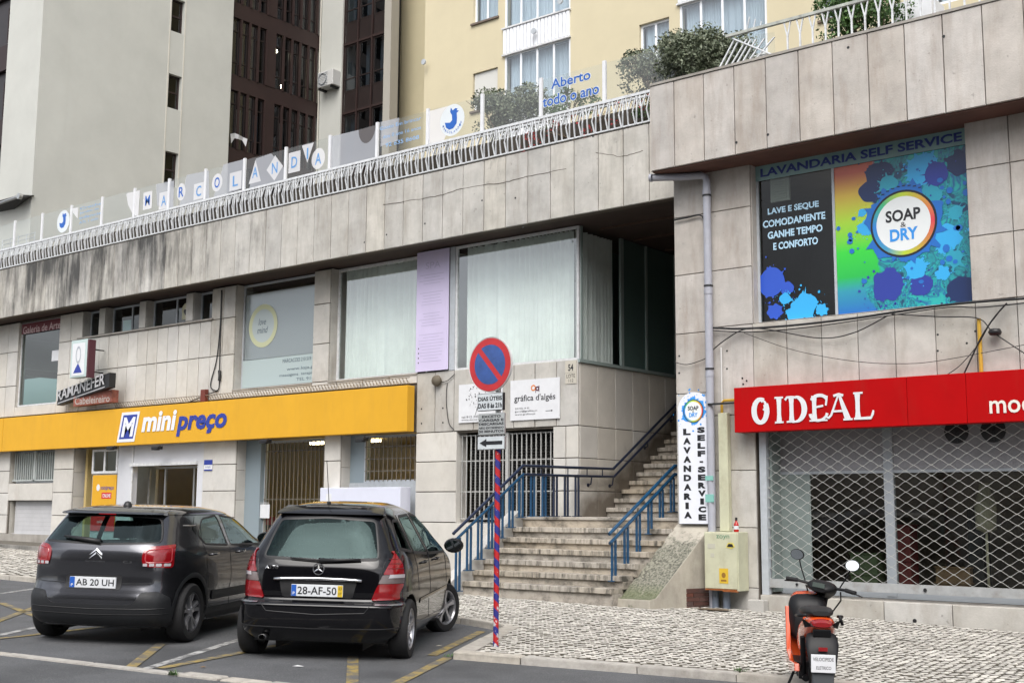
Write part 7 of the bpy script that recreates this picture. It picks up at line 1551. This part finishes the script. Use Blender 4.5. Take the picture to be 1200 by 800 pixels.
# --------------------------------------------------------------- scooter
def scooter():
    ORA = M('orange_scooter_paint', (.62,.075,.012), .25, coat=1.); BP = M('black_scooter_plastic', (.007,.007,.008), .5, spec=.3); BS = M('black_seat_vinyl', (.009,.009,.010), .55)
    SCR = M('dark_red_lens', (.22,.004,.006), .2, coat=1.)
    t = thing('scooter', 'orange and black scooter parked on the kerb seen from behind', 'scooter', (0, 0, 0))
    def place(o, ang, lean):
        f = Vector((-sin(ang), cos(ang), 0)); l = Vector((-f.y, f.x, 0)); up = Vector((0, 0, 1)); up2 = up*cos(lean)+l*sin(lean); l2 = up2.cross(f)
        t.matrix_world = Matrix(((f.x, l2.x, up2.x, o[0]), (f.y, l2.y, up2.y, o[1]), (f.z, l2.z, up2.z, o[2]), (0, 0, 0, 1)))
    # local frame: x forward from the rear axle, y left, z up
    def loft(name, secs, mat, n=20, e=2.6, par=None):   # secs: (x, z centre, half width, half height)
        mb = MB(); V = []
        for x, zc, hw_, hh in secs:
            for k in range(n):
                a = 2*pi*k/n; V.append((x, hw_*math.copysign(abs(cos(a))**(2/e), cos(a)), zc+hh*math.copysign(abs(sin(a))**(2/e), sin(a))))
        m = len(secs); mb.add(V, [(i*n+k, i*n+(k+1) % n, (i+1)*n+(k+1) % n, (i+1)*n+k) for i in range(m-1) for k in range(n)]+[tuple(range(n))[::-1], tuple((m-1)*n+k for k in range(n))])
        return build(name, mb, mat, par or t, 50)
    for nm, x, r in (('rear_wheel', 0, .235), ('front_wheel', 1.28, .245)):
        mb = MB(); mb.lathe([(r-.09, -.05), (r-.03, -.055), (r, -.02), (r, .02), (r-.03, .055), (r-.09, .05), (r-.09, -.05)], (x, 0, .24), 'y', 32); wv = build(nm, mb, RUB, t, 40)
        mb = MB(); mb.lathe([(0, -.04), (r-.09, -.045), (r-.08, .0), (r-.09, .045), (0, .04)], (x, 0, .24), 'y', 24); build('rim', mb, BP, wv, 40)
    loft('rear_fairing', [(-.36, .70, .07, .035), (-.30, .69, .105, .07), (-.15, .66, .13, .11), (.10, .60, .145, .13), (.32, .54, .14, .13), (.42, .48, .12, .12)], ORA)
    loft('seat', [(-.32, .785, .07, .018), (-.24, .79, .105, .035), (0, .785, .125, .04), (.25, .765, .125, .04), (.42, .755, .09, .035), (.50, .75, .05, .02)], BS)
    loft('tail_lens', [(-.385, .70, .075, .018), (-.35, .705, .088, .038), (-.28, .71, .10, .045)], SCR, e=2.2)
    for s_ in (1, -1): mb = MB(); mb.add([(-.375, s_*.078, .685), (-.372, s_*.13, .735), (-.30, s_*.155, .74), (-.30, s_*.13, .67)], [(0,1,2,3)]); mb.add([(-.335, s_*.078, .695), (-.332, s_*.125, .73), (-.30, s_*.145, .73), (-.30, s_*.12, .68)], [(3,2,1,0)]); build('tail_trim', mb, BP, t)
    mb = MB(); mb.prism([(-.385, .665), (-.33, .665), (-.30, .60), (-.36, .60)], 'y', -.07, .07); build('tail_block', mb, BP, t, bevel=.01)
    loft('rear_mudguard', [(-.42, .36, .10, .02), (-.40, .45, .115, .04), (-.36, .545, .13, .055), (-.30, .60, .12, .04)], BP)
    mb = MB(); mb.prism([(-.43, .16), (-.41, .34), (-.37, .34), (-.38, .16)], 'y', -.085, .085); build('mud_flap', mb, M('grey_black_rubber', (.045,.05,.055), .5), t, bevel=.012)
    mb = MB(); mb.box(-.437, -.095, .335, -.428, .095, .475); pl = build('number_plate', mb, WHITE, t, bevel=.003)
    f2 = lambda u, v: (-.4385, -u, v)
    mb = MB(); mb.text('VELOCIPEDE', (-.08, .425, .08, .452), f2); mb.text('ELETRICO', (-.055, .360, .06, .385), f2); build('plate_lettering', mb, BLK, pl)
    mb = MB(); mb.box(-.425, -.035, .50, -.415, .035, .53); build('reflector', mb, SCR, t)
    mb = MB(); mb.tube([(.02, .17, .74), (-.25, .17, .76), (-.34, .12, .77)], .013, 8); mb.tube([(.02, -.17, .74), (-.25, -.17, .76), (-.34, -.14, .77), (-.33, -.165, .70)], .013, 8); build('grab_rail', mb, BP, t, True)
    # leg shield and side panels
    loft('leg_shield', [(.84, .50, .15, .22), (.90, .58, .165, .27), (.97, .62, .155, .27), (1.04, .66, .10, .22)], ORA, e=4)
    loft('inner_shield', [(.72, .62, .12, .16), (.79, .66, .165, .20), (.85, .67, .17, .20)], BP, e=4)
    mb = MB(); mb.prism([(.74, .80), (.70, .55), (.74, .55), (.78, .80)], 'y', -.025, .055); build('orange_spine', mb, ORA, t, bevel=.01)
    mb = MB(); mb.box(.38, -.17, .28, .84, .17, .33); build('footboard', mb, BP, t, bevel=.01)
    for s_ in (1, -1):
        mb = MB(); mb.prism([(-.10, .30), (.36, .24), (.85, .30), (.88, .75), (.83, .76), (.72, .38), (.38, .33), (-.08, .36)], 'y', (.155 if s_ > 0 else -.10), (.195 if s_ > 0 else -.135)); build('side_panel', mb, ORA, t, bevel=.006)
        mb = MB(); mb.tube([(-.05, s_*.10, .24), (.30, s_*.10, .28)], .028, 8); mb.tube([(0, s_*.115, .26), (-.12, s_*.13, .58)], .022, 10); build('swing_arm', mb, BP, t, 40)
    mb = MB(); mb.tube([(.40, .16, .24), (.36, .26, .02)], .012, 8); build('side_stand', mb, BP, t)
    # steering: turned to the right
    Mx = Matrix.Translation((.90, 0, 0)) @ Matrix.Rotation(radians(-24), 4, 'Z') @ Matrix.Rotation(radians(9), 4, 'X')
    def st_(nm, mb, mat, par=None, sm=40): mb.v = [tuple(Mx @ Vector(v)) for v in mb.v]; return build(nm, mb, mat, par or t, sm)
    mb = MB(); mb.tube([(.12, 0, .50), (0, 0, .88)], .035, 10); st_('steering_column', mb, BP)
    mb = MB(); n = 16; V = []
    for x, zc, hw_, hh in [(-.12, .93, .07, .022), (-.08, .945, .12, .045), (.0, .945, .135, .06), (.08, .92, .10, .065), (.13, .88, .05, .05)]:
        for k in range(n): a = 2*pi*k/n; V.append((x, hw_*math.copysign(abs(cos(a))**.8, cos(a)), zc+hh*math.copysign(abs(sin(a))**.8, sin(a))))
    mb.add(V, [(i*n+k, i*n+(k+1) % n, (i+1)*n+(k+1) % n, (i+1)*n+k) for i in range(4) for k in range(n)]+[tuple(range(n))[::-1], tuple(4*n+k for k in range(n))]); hcv = st_('handlebar_cowl', mb, BP)
    mb = MB(); mb.box(-.125, -.055, .945, -.10, .055, .985); st_('display', mb, M('display_glass', (.08,.10,.09), .1, coat=1.), hcv)
    for s_ in (1, -1):
        mb = MB(); mb.tube([(-.02, s_*.12, .955), (-.05, s_*.24, .965)], .013, 8); st_('handlebar', mb, BP)
        mb = MB(); mb.tube([(-.045, s_*.22, .964), (-.075, s_*.32, .96)], .019, 10); st_('grip', mb, RUB)
        mb = MB(); mb.tube([(.02, s_*.20, .955), (.015, s_*.36, .93)], .007, 6); st_('brake_lever', mb, BP)
        mb = MB(); mb.tube([(-.02, s_*.16, .97), (-.03, s_*.22, 1.10), (-.045, s_*.235, 1.16)], .006, 6); mm_ = st_('mirror_stalk', mb, BP)
        mb = MB(); mb.lathe([(0, 0), (.060, 0), (.062, .012), (.045, .028), (0, .034)], (-.06, 0, 0), 'x', 20); mb.v = [(v[0]+.0, v[1]*1.05+s_*.255, v[2]*.8+1.19) for v in mb.v]; mb.v = [(v[0]+(v[2]-1.19)*(.45 if s_ < 0 else -.1), v[1], v[2]) for v in mb.v]; st_('mirror_shell', mb, BP, mm_)
        mb = MB(); mb.lathe([(0, -.001), (.055, -.001)], (-.06, 0, 0), 'x', 20); mb.v = [(v[0]-.002, v[1]*1.05+s_*.255, v[2]*.8+1.19) for v in mb.v]; mb.v = [(v[0]+(v[2]-1.19)*(.45 if s_ < 0 else -.1), v[1], v[2]) for v in mb.v]; st_('mirror_glass', mb, bpy.data.materials['mirror_glass'], mm_)
    for s_ in (1, -1): mb = MB(); mb.tube([(.02, s_*.16, .93), (.10, s_*.15, .85), (.06, s_*.08, .70), (.04, s_*.03, .62)], .007, 6); st_('brake_cable', mb, BP)
    mb = MB(); mb.tube([(.0, .035, .52), (.0, .05, .86)], .014, 8); mb.tube([(.0, -.035, .52), (.0, -.05, .86)], .014, 8); st_('stem_tube', mb, BP)
    loft('front_mudguard', [(1.10, .42, .05, .03), (1.20, .50, .075, .04), (1.32, .50, .075, .035), (1.44, .42, .05, .03)], ORA)
    mb = MB(); mb.tube([(1.02, .08, .60), (1.26, .08, .26)], .02, 8); mb.tube([(1.02, -.08, .60), (1.26, -.08, .26)], .02, 8); build('front_fork', mb, BP, t, 40)
    place((-4.61, 9.72, road_z(-4.6)+.0), radians(31), radians(-1))
scooter()
# ================================================================ STREET THINGS
GRYP = M('grey_pvc_pipe', (.36,.37,.42), .45, var=.1, vs=6, grime=.3, gcol=(.25,.2,.16), gs=(3,3,1)); CREAMP = M('pale_green_metal', (.50,.50,.36), .5, var=.1, vs=4, grime=.45, gcol=(.22,.17,.10), gs=(3,3,1.5), glo=.52, ghi=.8)
dp = thing('drain_pipe', 'grey plastic drain pipe with elbow running down beside the laundry window', 'pipe', (-9.6, 16.74, 0))
mb = MB(); mb.tube([(-9.60, 16.74, -.02), (-9.60, 16.74, 6.62)], .062, 14); build('down_pipe', mb, GRYP, dp, 40)
e = [(-9.60, 16.74, 6.60), (-9.60, 16.74, 6.68), (-9.62, 16.735, 6.74), (-9.68, 16.72, 6.77), (-9.9, 16.66, 6.775)]; a = atY(765, 209, 16.42); mb = MB(); mb.tube(e+[(a.x, a.y, 6.79)], .058, 14); build('elbow_pipe', mb, GRYP, dp, 40)
mb = MB(); mb.tube([(a.x-.01, a.y-.002, 6.79), (a.x-.05, a.y-.01, 6.795)], .066, 14); mb.tube([(-9.60, 16.74, 4.85), (-9.60, 16.74, 4.95)], .069, 14); mb.tube([(-9.60, 16.74, 6.45), (-9.60, 16.74, 6.52)], .069, 14); mb.tube([(-9.60, 16.74, 3.55), (-9.60, 16.74, 3.62)], .067, 14); build('pipe_collar', mb, GRYP, dp, 40)
for z in (6.42, 4.97, 3.66): mb = MB(); mb.tube([(-9.60, 16.74, z), (-9.60, 16.74, z+.025)], .072, 14); build('pipe_clamp', mb, BLACK, dp, 40)
mb = MB(); mb.box(-9.675, 16.675, 1.62, -9.53, 16.69, 1.74); mb.box(-9.67, 16.674, 1.95, -9.535, 16.688, 2.02); build('sticker', mb, M('turquoise_sticker', (.2,.45,.4), .6), dp)
cb = thing('cable_cover', 'cream metal cable cover rising from the utility cabinet to the red sign', 'pipe', (-9.38, 16.8, 1.18))
mb = MB(); mb.box(-9.47, 16.74, 1.18, -9.31, 16.845, 2.98); build('cover', mb, CREAMP, cb, bevel=.01)
mb = MB(); mb.tube([(-9.42, 16.79, 2.98), (-9.42, 16.79, 4.0)], .012, 6); build('cable', mb, M('white_cable', (.6,.6,.58), .5), cb)
YPIPE = M('yellow_gas_pipe', (.50,.30,.03), .4, var=.1, vs=8)
gp = thing('yellow_gas_pipe', 'short yellow gas pipe with elbow beside the left end of the red sign', 'pipe', (-9.4, 16.78, 3.15))
mb = MB(); mb.tube([(-9.42, 16.78, 2.98), (-9.42, 16.78, 3.13), (-9.38, 16.78, 3.17), (-9.0, 16.78, 3.17)], .022, 8); build('pipe', mb, YPIPE, gp, 40)
gp = thing('yellow_gas_pipe', 'yellow upright gas pipe behind the cables on the wall above the red sign', 'pipe', (-5.95, 16.78, 3.3))
a = atY(1147, 373, 16.79); mb = MB(); mb.tube([(a.x, 16.79, 3.2), (a.x, 16.79, a.z)], .028, 8); build('pipe', mb, YPIPE, gp, 40)
mb = MB(); mb.box(-9.6, 16.66, 3.10, -9.1, 16.69, 3.13); tag(build('sign_bracket', mb, BLACK, None), 'thin dark bracket arm between the drain pipe and the red sign', 'bracket')
# cabinet
uc = thing('utility_cabinet', 'pale green rusty utility cabinet on the wall beside the shutter', 'cabinet', (-9.33, 16.6, .31))
mb = MB(); mb.box(-9.62, 16.53, .31, -9.045, 16.84, 1.175); build('body', mb, CREAMP, uc, bevel=.008)
mb = MB(); mb.box(-9.605, 16.512, .34, -9.06, 16.529, 1.16); build('door', mb, CREAMP, uc, bevel=.005)
mb = MB(); mb.box(-9.6, 16.505, .315, -9.08, 16.53, .335); mb.box(-9.3, 16.50, .30, -9.05, 16.528, .313); build('rust_edge', mb, M('orange_rust', (.30,.09,.02), .9, var=.5, vs=20), uc)
mb = MB(); mb.box(-9.36, 16.508, .42, -9.21, 16.511, .64); build('hazard_label', mb, M('yellow_label', (.60,.40,.03), .5), uc)
mb = MB(); mb.disc(-9.285, .54, 16.5065, .035, .04, 12); mb.box(-9.33, 16.506, .45, -9.24, 16.5068, .475); build('label_print', mb, M('rust_print', (.25,.12,.02), .5), uc)
mb = MB(); mb.prism([(-9.24, .95), (-9.14, .93), (-9.09, .96), (-9.12, 1.02), (-9.2, 1.02)], 'y', 16.507, 16.511); build('sticker', mb, M('yellow_sticker', (.6,.5,.1), .5), uc)
mb = MB(); mb.prism([(-9.22, .96), (-9.11, .955), (-9.13, 1.0), (-9.19, 1.005)], 'y', 16.504, 16.5065); build('sticker', mb, BLK, uc)
mb = MB(); mb.box(-9.55, 16.508, .93, -9.42, 16.511, 1.0); mb.box(-9.50, 16.508, .80, -9.44, 16.511, .86); build('paper_remnant', mb, M('grey_paper', (.45,.44,.36), .7), uc)
mb = MB(); mb.text('zoyn', (-9.40, 1.06, -9.18, 1.13), fy(16.508), bold=.0); build('scrawl', mb, M('green_marker', (.10,.25,.15), .6), uc)
for x in (-9.56, -9.30): pass
cp = thing('conduit_pipe', 'two grey conduits running into the ground under the utility cabinet', 'pipe', (-9.5, 16.7, 0))
for x in (-9.55, -9.36): mb = MB(); mb.tube([(x, 16.72, -.05), (x, 16.72, .31)], .055, 12); build('conduit', mb, M('blue_grey_conduit', (.16,.19,.24), .5) if 'blue_grey_conduit' not in bpy.data.materials else bpy.data.materials['blue_grey_conduit'], cp, 40)
bo = thing('sauce_bottle', 'small red bottle with white label standing on the utility cabinet', 'bottle', (-9.12, 16.62, 1.175))
mb = MB(); mb.lathe([(0, 0), (.036, 0), (.038, .02), (.038, .10), (.03, .13), (.016, .15), (.014, .19)], (-9.12, 16.62, 1.177), 'z', 16); build('glass_body', mb, M('red_bottle', (.38,.015,.01), .2), bo, 40)
mb = MB(); mb.lathe([(.0385, .04), (.039, .04), (.039, .09), (.0385, .09)], (-9.12, 16.62, 1.177), 'z', 16); build('label', mb, WHITE, bo, 40)
mb = MB(); mb.lathe([(.017, .17), (.018, .17), (.018, .215), (0, .215)], (-9.12, 16.62, 1.177), 'z', 12); build('cap', mb, BLACK, bo, 40)
mb = MB(); mb.box(-8.98, 16.66, -.05, -8.72, 16.82, .19); tag(build('loose_stone_slab', mb, STONE, None, bevel=.01), 'loose square stone slab leaning at the wall foot under the cabinet', 'stone slab')

# cables across the right wall
def cable(pts, label, Y=16.78, r=.010, sag=0, name='wall_cable', n=10):
    P = [atY(px, py, Y) for px, py in pts]; path = []
    for i in range(len(P)-1):
        p0 = P[max(i-1, 0)]; p1 = P[i]; p2 = P[i+1]; p3 = P[min(i+2, len(P)-1)]
        for k in range(n):
            t = k/n; path.append(.5*((2*p1)+(p2-p0)*t+(2*p0-5*p1+4*p2-p3)*t*t+(3*p1-p0-3*p2+p3)*t*t*t))
    path.append(P[-1]); mb = MB(); mb.tube(path, r, 6); return tag(build(name, mb, BLACK, None, True), label, 'cable', 'black cables on the stone walls')
cable([(834, 384), (870, 385), (930, 381), (1000, 373), (1060, 364), (1120, 356), (1210, 349)], 'thick black cable bundle running under the laundry window to the right edge', 16.78, .018)
cable([(834, 387), (880, 389), (950, 383), (1040, 370), (1110, 360), (1150, 360), (1210, 354)], 'second black cable drooping just under the thick bundle below the laundry window', 16.76, .009)
cable([(833, 412), (850, 398), (872, 386), (900, 386), (960, 396), (1000, 390), (1040, 370)], 'black cable rising from the drain pipe and drooping below the laundry window', 16.77, .009)
cable([(872, 390), (930, 410), (1000, 423), (1060, 426), (1110, 421), (1210, 402)], 'thin long black cable sagging in a wide arc above the red sign', 16.77, .005)
cable([(1045, 368), (1100, 371), (1146, 373), (1165, 390), (1210, 420)], 'black cable crossing the yellow pipe down to the right edge', 16.75, .009)
cable([(1180, 355), (1165, 372), (1150, 395), (1138, 420), (1130, 437)], 'black cable dropping steeply behind the red sign, nearest its middle', 16.74, .011)
cable([(1178, 357), (1160, 380), (1145, 405), (1125, 428), (1108, 440)], 'black cable dropping obliquely behind the red sign, leftmost of the dropping pair', 16.755, .006)
cable([(790, 258), (805, 255), (820, 252), (826, 258)], 'black cable reaching the drain pipe at the top of the left pier', 16.80, .014)
cable([(790, 424), (805, 427), (822, 422), (828, 419)], 'thin black cable reaching the drain pipe halfway down the pier', 16.80, .007)
mb = MB(); p = atY(1166, 389, 16.74); mb.lathe([(0, -.04), (.07, -.04), (.09, 0), (.07, .04), (0, .04)], tuple(p), 'z', 12); tag(build('cable_knot', mb, BLACK, None, True), 'black round cable joint hanging above the red sign', 'cable joint')
# left building cables
cable([(259.5, 340), (258, 380), (254, 420), (247, 448), (249, 456), (256, 456), (257, 440), (258, 400), (260, 340)], 'black double cable loop hanging down the pier left of the frosted window', YW-.03, .014)
cable([(257, 434), (257.5, 440), (257, 446)], 'thick black cable splice on the hanging loop', YW-.04, .04)
cable([(255, 458), (240, 463), (222, 471)], 'black cable running from the loop to the yellow sign', YW-.05, .012)
mb = MB(); p = atY(240, 463, YW-.08); mb.box(p.x-.10, YW-.14, p.z-.16, p.x+.08, YW-.03, p.z+.14); tag(build('junction_box', mb, M('dark_red_box', (.14,.03,.02), .6), None, bevel=.01), 'small dark red junction box above the yellow sign', 'junction box')
p = atY(512, 446, YW-.06); mb = MB(); mb.lathe([(0, -.06), (.10, -.06), (.12, .0), (.08, .06), (0, .06)], tuple(p), 'y', 14); tag(build('round_junction_box', mb, M('dull_brown_box', (.12,.10,.07), .7), None, True), 'small round brown junction box under the lilac banner', 'junction box')
cable([(514, 448), (524, 446), (533, 438)], 'short cable loop beside the round brown junction box', YW-.03, .008)
cable([(524, 448), (523, 470), (526, 495), (532, 503)], 'thin cable running down the wall left of the dandelion sign', YW-.02, .008)
# drill holes and rusty spots on the walls
def holes_(pts, Y, par, r=.018):
    for px, py in pts: p = atY(px, py, Y); mb = MB(); mb.disc(p.x, p.z, Y-.003, r, r, 8, t=.002); build('drill_hole', mb, BLACK, par)
holes_([(494, 479), (519, 478), (494, 496), (519, 495)], YW, lb, .02); holes_([(852, 411), (852, 432), (1099, 392), (1099, 411), (1133, 402), (1143, 388), (796, 417), (796, 437), (870, 443), (875, 446), (871, 450)], D, rw, .016)
holes_([(863, 167), (900, 158), (1106, 43), (994, 56), (975, 35)], DP, rw, .022)
holes_([(427, 284), (453, 275), (565, 235), (604, 232), (613, 266), (695, 160), (669, 164), (498, 262)], YP, lb, .02)
holes_([(1072, 731*0+727)], D-.03, rw, .03)

# ---- road sign
sp = thing('no_parking_sign_post', 'round no parking sign with three plates on a red and blue spiral striped post', 'road sign', (-8.667, 10.455, .03))
px_, py_, pz_ = -8.667, 10.455, .03
def poleMat():
    m = bpy.data.materials.new('red_blue_spiral_wrap'); m.use_nodes = True; nt = m.node_tree; L = nt.links.new; b = nt.nodes['Principled BSDF']; b.inputs['Roughness'].default_value = .5
    g = _n(nt, 'ShaderNodeTexCoord').outputs['Object']; s = _n(nt, 'ShaderNodeSeparateXYZ'); L(g, s.inputs[0]); at = _n(nt, 'ShaderNodeMath', operation='ARCTAN2'); L(s.outputs[1], at.inputs[0]); L(s.outputs[0], at.inputs[1])
    a = _n(nt, 'ShaderNodeMath', operation='MULTIPLY'); L(at.outputs[0], a.inputs[0]); a.inputs[1].default_value = 1/(2*pi); z = _n(nt, 'ShaderNodeMath', operation='MULTIPLY_ADD'); L(s.outputs[2], z.inputs[0]); z.inputs[1].default_value = 5.6; L(a.outputs[0], z.inputs[2])
    f = _n(nt, 'ShaderNodeMath', operation='FRACT'); L(z.outputs[0], f.inputs[0]); t = _n(nt, 'ShaderNodeMath', operation='GREATER_THAN'); L(f.outputs[0], t.inputs[0]); t.inputs[1].default_value = .5
    x = _n(nt, 'ShaderNodeMix', data_type='RGBA'); L(t.outputs[0], x.inputs[0]); x.inputs[6].default_value = (.42,.012,.015,1); x.inputs[7].default_value = (.02,.025,.20,1)
    n = _n(nt, 'ShaderNodeTexNoise'); n.inputs['Scale'].default_value = 22; L(g, n.inputs['Vector']); zz_ = _n(nt, 'ShaderNodeMapRange'); zz_.inputs[1].default_value = 1.0; zz_.inputs[2].default_value = .2; zz_.inputs[3].default_value = -.08; zz_.inputs[4].default_value = .07; L(s.outputs[2], zz_.inputs[0])
    ad = _n(nt, 'ShaderNodeMath', operation='ADD'); L(n.outputs[0], ad.inputs[0]); L(zz_.outputs[0], ad.inputs[1]); r = _n(nt, 'ShaderNodeMapRange'); r.inputs[1].default_value = .62; r.inputs[2].default_value = .68; L(ad.outputs[0], r.inputs[0])
    y = _n(nt, 'ShaderNodeMix', data_type='RGBA'); L(r.outputs[0], y.inputs[0]); L(x.outputs[2], y.inputs[6]); y.inputs[7].default_value = (.5,.48,.5,1); L(y.outputs[2], b.inputs['Base Color']); return m
mb = MB(); mb.tube([(px_, py_, pz_-.03), (px_+.01, py_, 2.2)], .030, 16); build('striped_post', mb, poleMat(), sp, 40)
mb = MB(); mb.tube([(px_+.01, py_, 2.2), (px_+.012, py_, 3.30)], .029, 14); build('upper_post', mb, ALU, sp, 40)
ys_ = py_-.045; c = atY(574.5, 427, ys_); REDR = M('sign_red', (.48,.02,.025), .3, var=.15, vs=8); SBL = M('sign_blue', (.02,.07,.27), .25, var=.35, vs=6, coat=.3)
mb = MB(); mb.lathe([(0, 0), (.305, 0), (.308, -.006), (.308, .02), (.296, .024), (.29, .01), (0, .01)], tuple(c), 'y', 48); build('disc_back', mb, M('disc_rim', (.62,.60,.60), .4), sp, 30)
mb = MB(); mb.disc(c.x, c.z, ys_-.007, .296, .296, 48, t=.0005); build('red_face', mb, REDR, sp)
R1 = .222; g_ = .030
for sgn in (1, -1):    # two blue halves left of and right of the red diagonal bar (top left to bottom right)
    pts = []; h = g_; a0 = math.asin(h/R1)
    for i in range(25):
        a = a0+(pi-2*a0)*i/24; u, v = R1*cos(a), R1*sin(a)*1; u_, v_ = (u, v) if sgn == 1 else (-u, -v); th = radians(-48); pts.append((c.x+u_*cos(th)-v_*sin(th), ys_-.009, c.z+u_*sin(th)+v_*cos(th)))
    mb = MB(); mb.add(pts, [tuple(range(25))]); build('blue_field', mb, SBL, sp)
def plate(px0, py0, px1, py1, ylabel, lines, depth=.03, grey=False):
    a = atY(px0, py0, ys_); b = atY(px1, py1, ys_); x0, x1 = a.x, b.x; z1 = (atY((px0+px1)/2, py0, ys_).z); z0 = atY((px0+px1)/2, py1, ys_).z
    mt = M('plate_white', (.56,.60,.62), .45, var=.15, vs=10) if not grey else M('plate_grey', (.36,.38,.38), .6, var=.2, vs=10)
    mb = MB(); mb.box(x0, ys_-.012, z0, x1, ys_+depth, z1); p_ = build('plate', mb, BLACK if depth > .02 else ALU, sp, bevel=.004)
    mb = MB(); mb.box(x0+.006, ys_-.0135, z0+.006, x1-.006, ys_-.0122, z1-.006); build('plate_face', mb, mt, p_)
    if lines:
        mb = MB(); n = len(lines); hh = (z1-z0-.03)/n
        for i, t in enumerate(lines): w_ = min((x1-x0)*.47, len(t)*.0225); zc = z1-.015-hh*(i+.5); mb.text(t, ((x0+x1)/2-w_, zc-hh*.35, (x0+x1)/2+w_, zc+hh*.35), fy(ys_-.0145), bold=.04)
        build('lettering', mb, BLK, p_)
    return x0, x1, z0, z1
plate(560.5, 460.5, 590, 481, '', ['DIAS ÚTEIS', 'DAS 8 às 21h'])
plate(561.5, 484, 592, 509, '', ['EXCETO', 'CARGAS E', 'DESCARGAS', 'NÃO EXCEDENDO', '30 MINUTOS'], .01, True)
x0, x1, z0, z1 = plate(560.5, 511, 592, 526.5, '', None, .02)
mb = MB(); zc = (z0+z1)/2; mb.add([(x0+.03, ys_-.015, zc), (x0+.13, ys_-.015, zc-.045), (x0+.13, ys_-.015, zc-.020), (x1-.03, ys_-.015, zc-.020), (x1-.03, ys_-.015, zc+.020), (x0+.13, ys_-.015, zc+.020), (x0+.13, ys_-.015, zc+.045)], [(0,1,2,5,6), (2,3,4,5)]); build('arrow', mb, BLK, sp)
mb = MB(); mb.box(px_-.02, py_-.035, 2.3, px_+.03, py_+.035, 2.33); mb.box(px_-.02, py_-.035, 3.0, px_+.03, py_+.035, 3.03); build('clamp', mb, ALU, sp)

# ---- small litter and weeds
def weed(x, y, z, label, n=26, s=.07, seed=1):
    r = random.Random(seed); mb = MB()
    for k in range(n):
        a = r.uniform(0, 2*pi); d = r.uniform(.01, s); b = Vector((x+r.uniform(-.06, .06), y+r.uniform(-.02, .02), z)); e = b+Vector((cos(a)*d, sin(a)*d, r.uniform(.02, s*.8))); m_ = Vector((-sin(a), cos(a), 0))*.006
        mb.add([b-m_, b+m_, e], [(0, 1, 2)])
    tag(build('weed', mb, bpy.data.materials['bright_green_leaves'], None), label, 'weed')
weed(-9.55, 6.97, road_z(-9.55)+.01, 'weed tuft growing at the broken end of the stone strip', 40, .08, 2)
weed(-5.85, 10.66, pave_z(-5.85), 'weed tuft growing in the kerb joint right of the road sign', 30, .07, 3)
weed(-8.75, 9.80, road_z(-8.75)+.01, 'thin weed at the foot of the kerb corner', 18, .05, 4)
weed(-10.35, 15.60, pave_z(-10.35), 'weed at the foot of the sloping ramp wall', 26, .07, 5)
def scrap(px, py, label, c, w_=.06, h_=.03):
    d = ray(px, py); t = (-.02*9-.04-CAM.z)/(d.z+.02*d.x); p = CAM+d*t; z = p.z+.006; mb = MB(); mb.add([(p.x-w_, p.y-h_, z), (p.x+w_, p.y-h_*.6, z+.006), (p.x+w_*.8, p.y+h_, z+.002), (p.x-w_*.7, p.y+h_*.8, z+.008)], [(0,1,2,3)])
    nm = 'litter_%d' % int(c[0]*100); tag(build('paper_scrap', mb, bpy.data.materials.get(nm) or M(nm, c, .8), None), label, 'litter')
scrap(350, 781, 'white paper scrap lying on the asphalt behind the black car', (.6,.6,.6))
scrap(515, 757, 'small pale scrap lying on the asphalt near the kerb corner', (.4,.37,.3), .04, .02)
scrap(238, 782, 'brownish dry leaf lying by the worn yellow line', (.2,.12,.05), .03, .02)
# oil stain and tar patches are in the asphalt; iron cover by the cabinet
mb = MB(); mb.add([(-9.3+.28*cos(2*pi*k/20), 16.25+.16*sin(2*pi*k/20), pave_z(-9.3)+.012) for k in range(20)], [tuple(range(20))]); o = build('dirt_patch', mb, M('brown_dirt', (.13,.095,.06), .95, var=.4, vs=14, bump=.5, bs=60), pav)
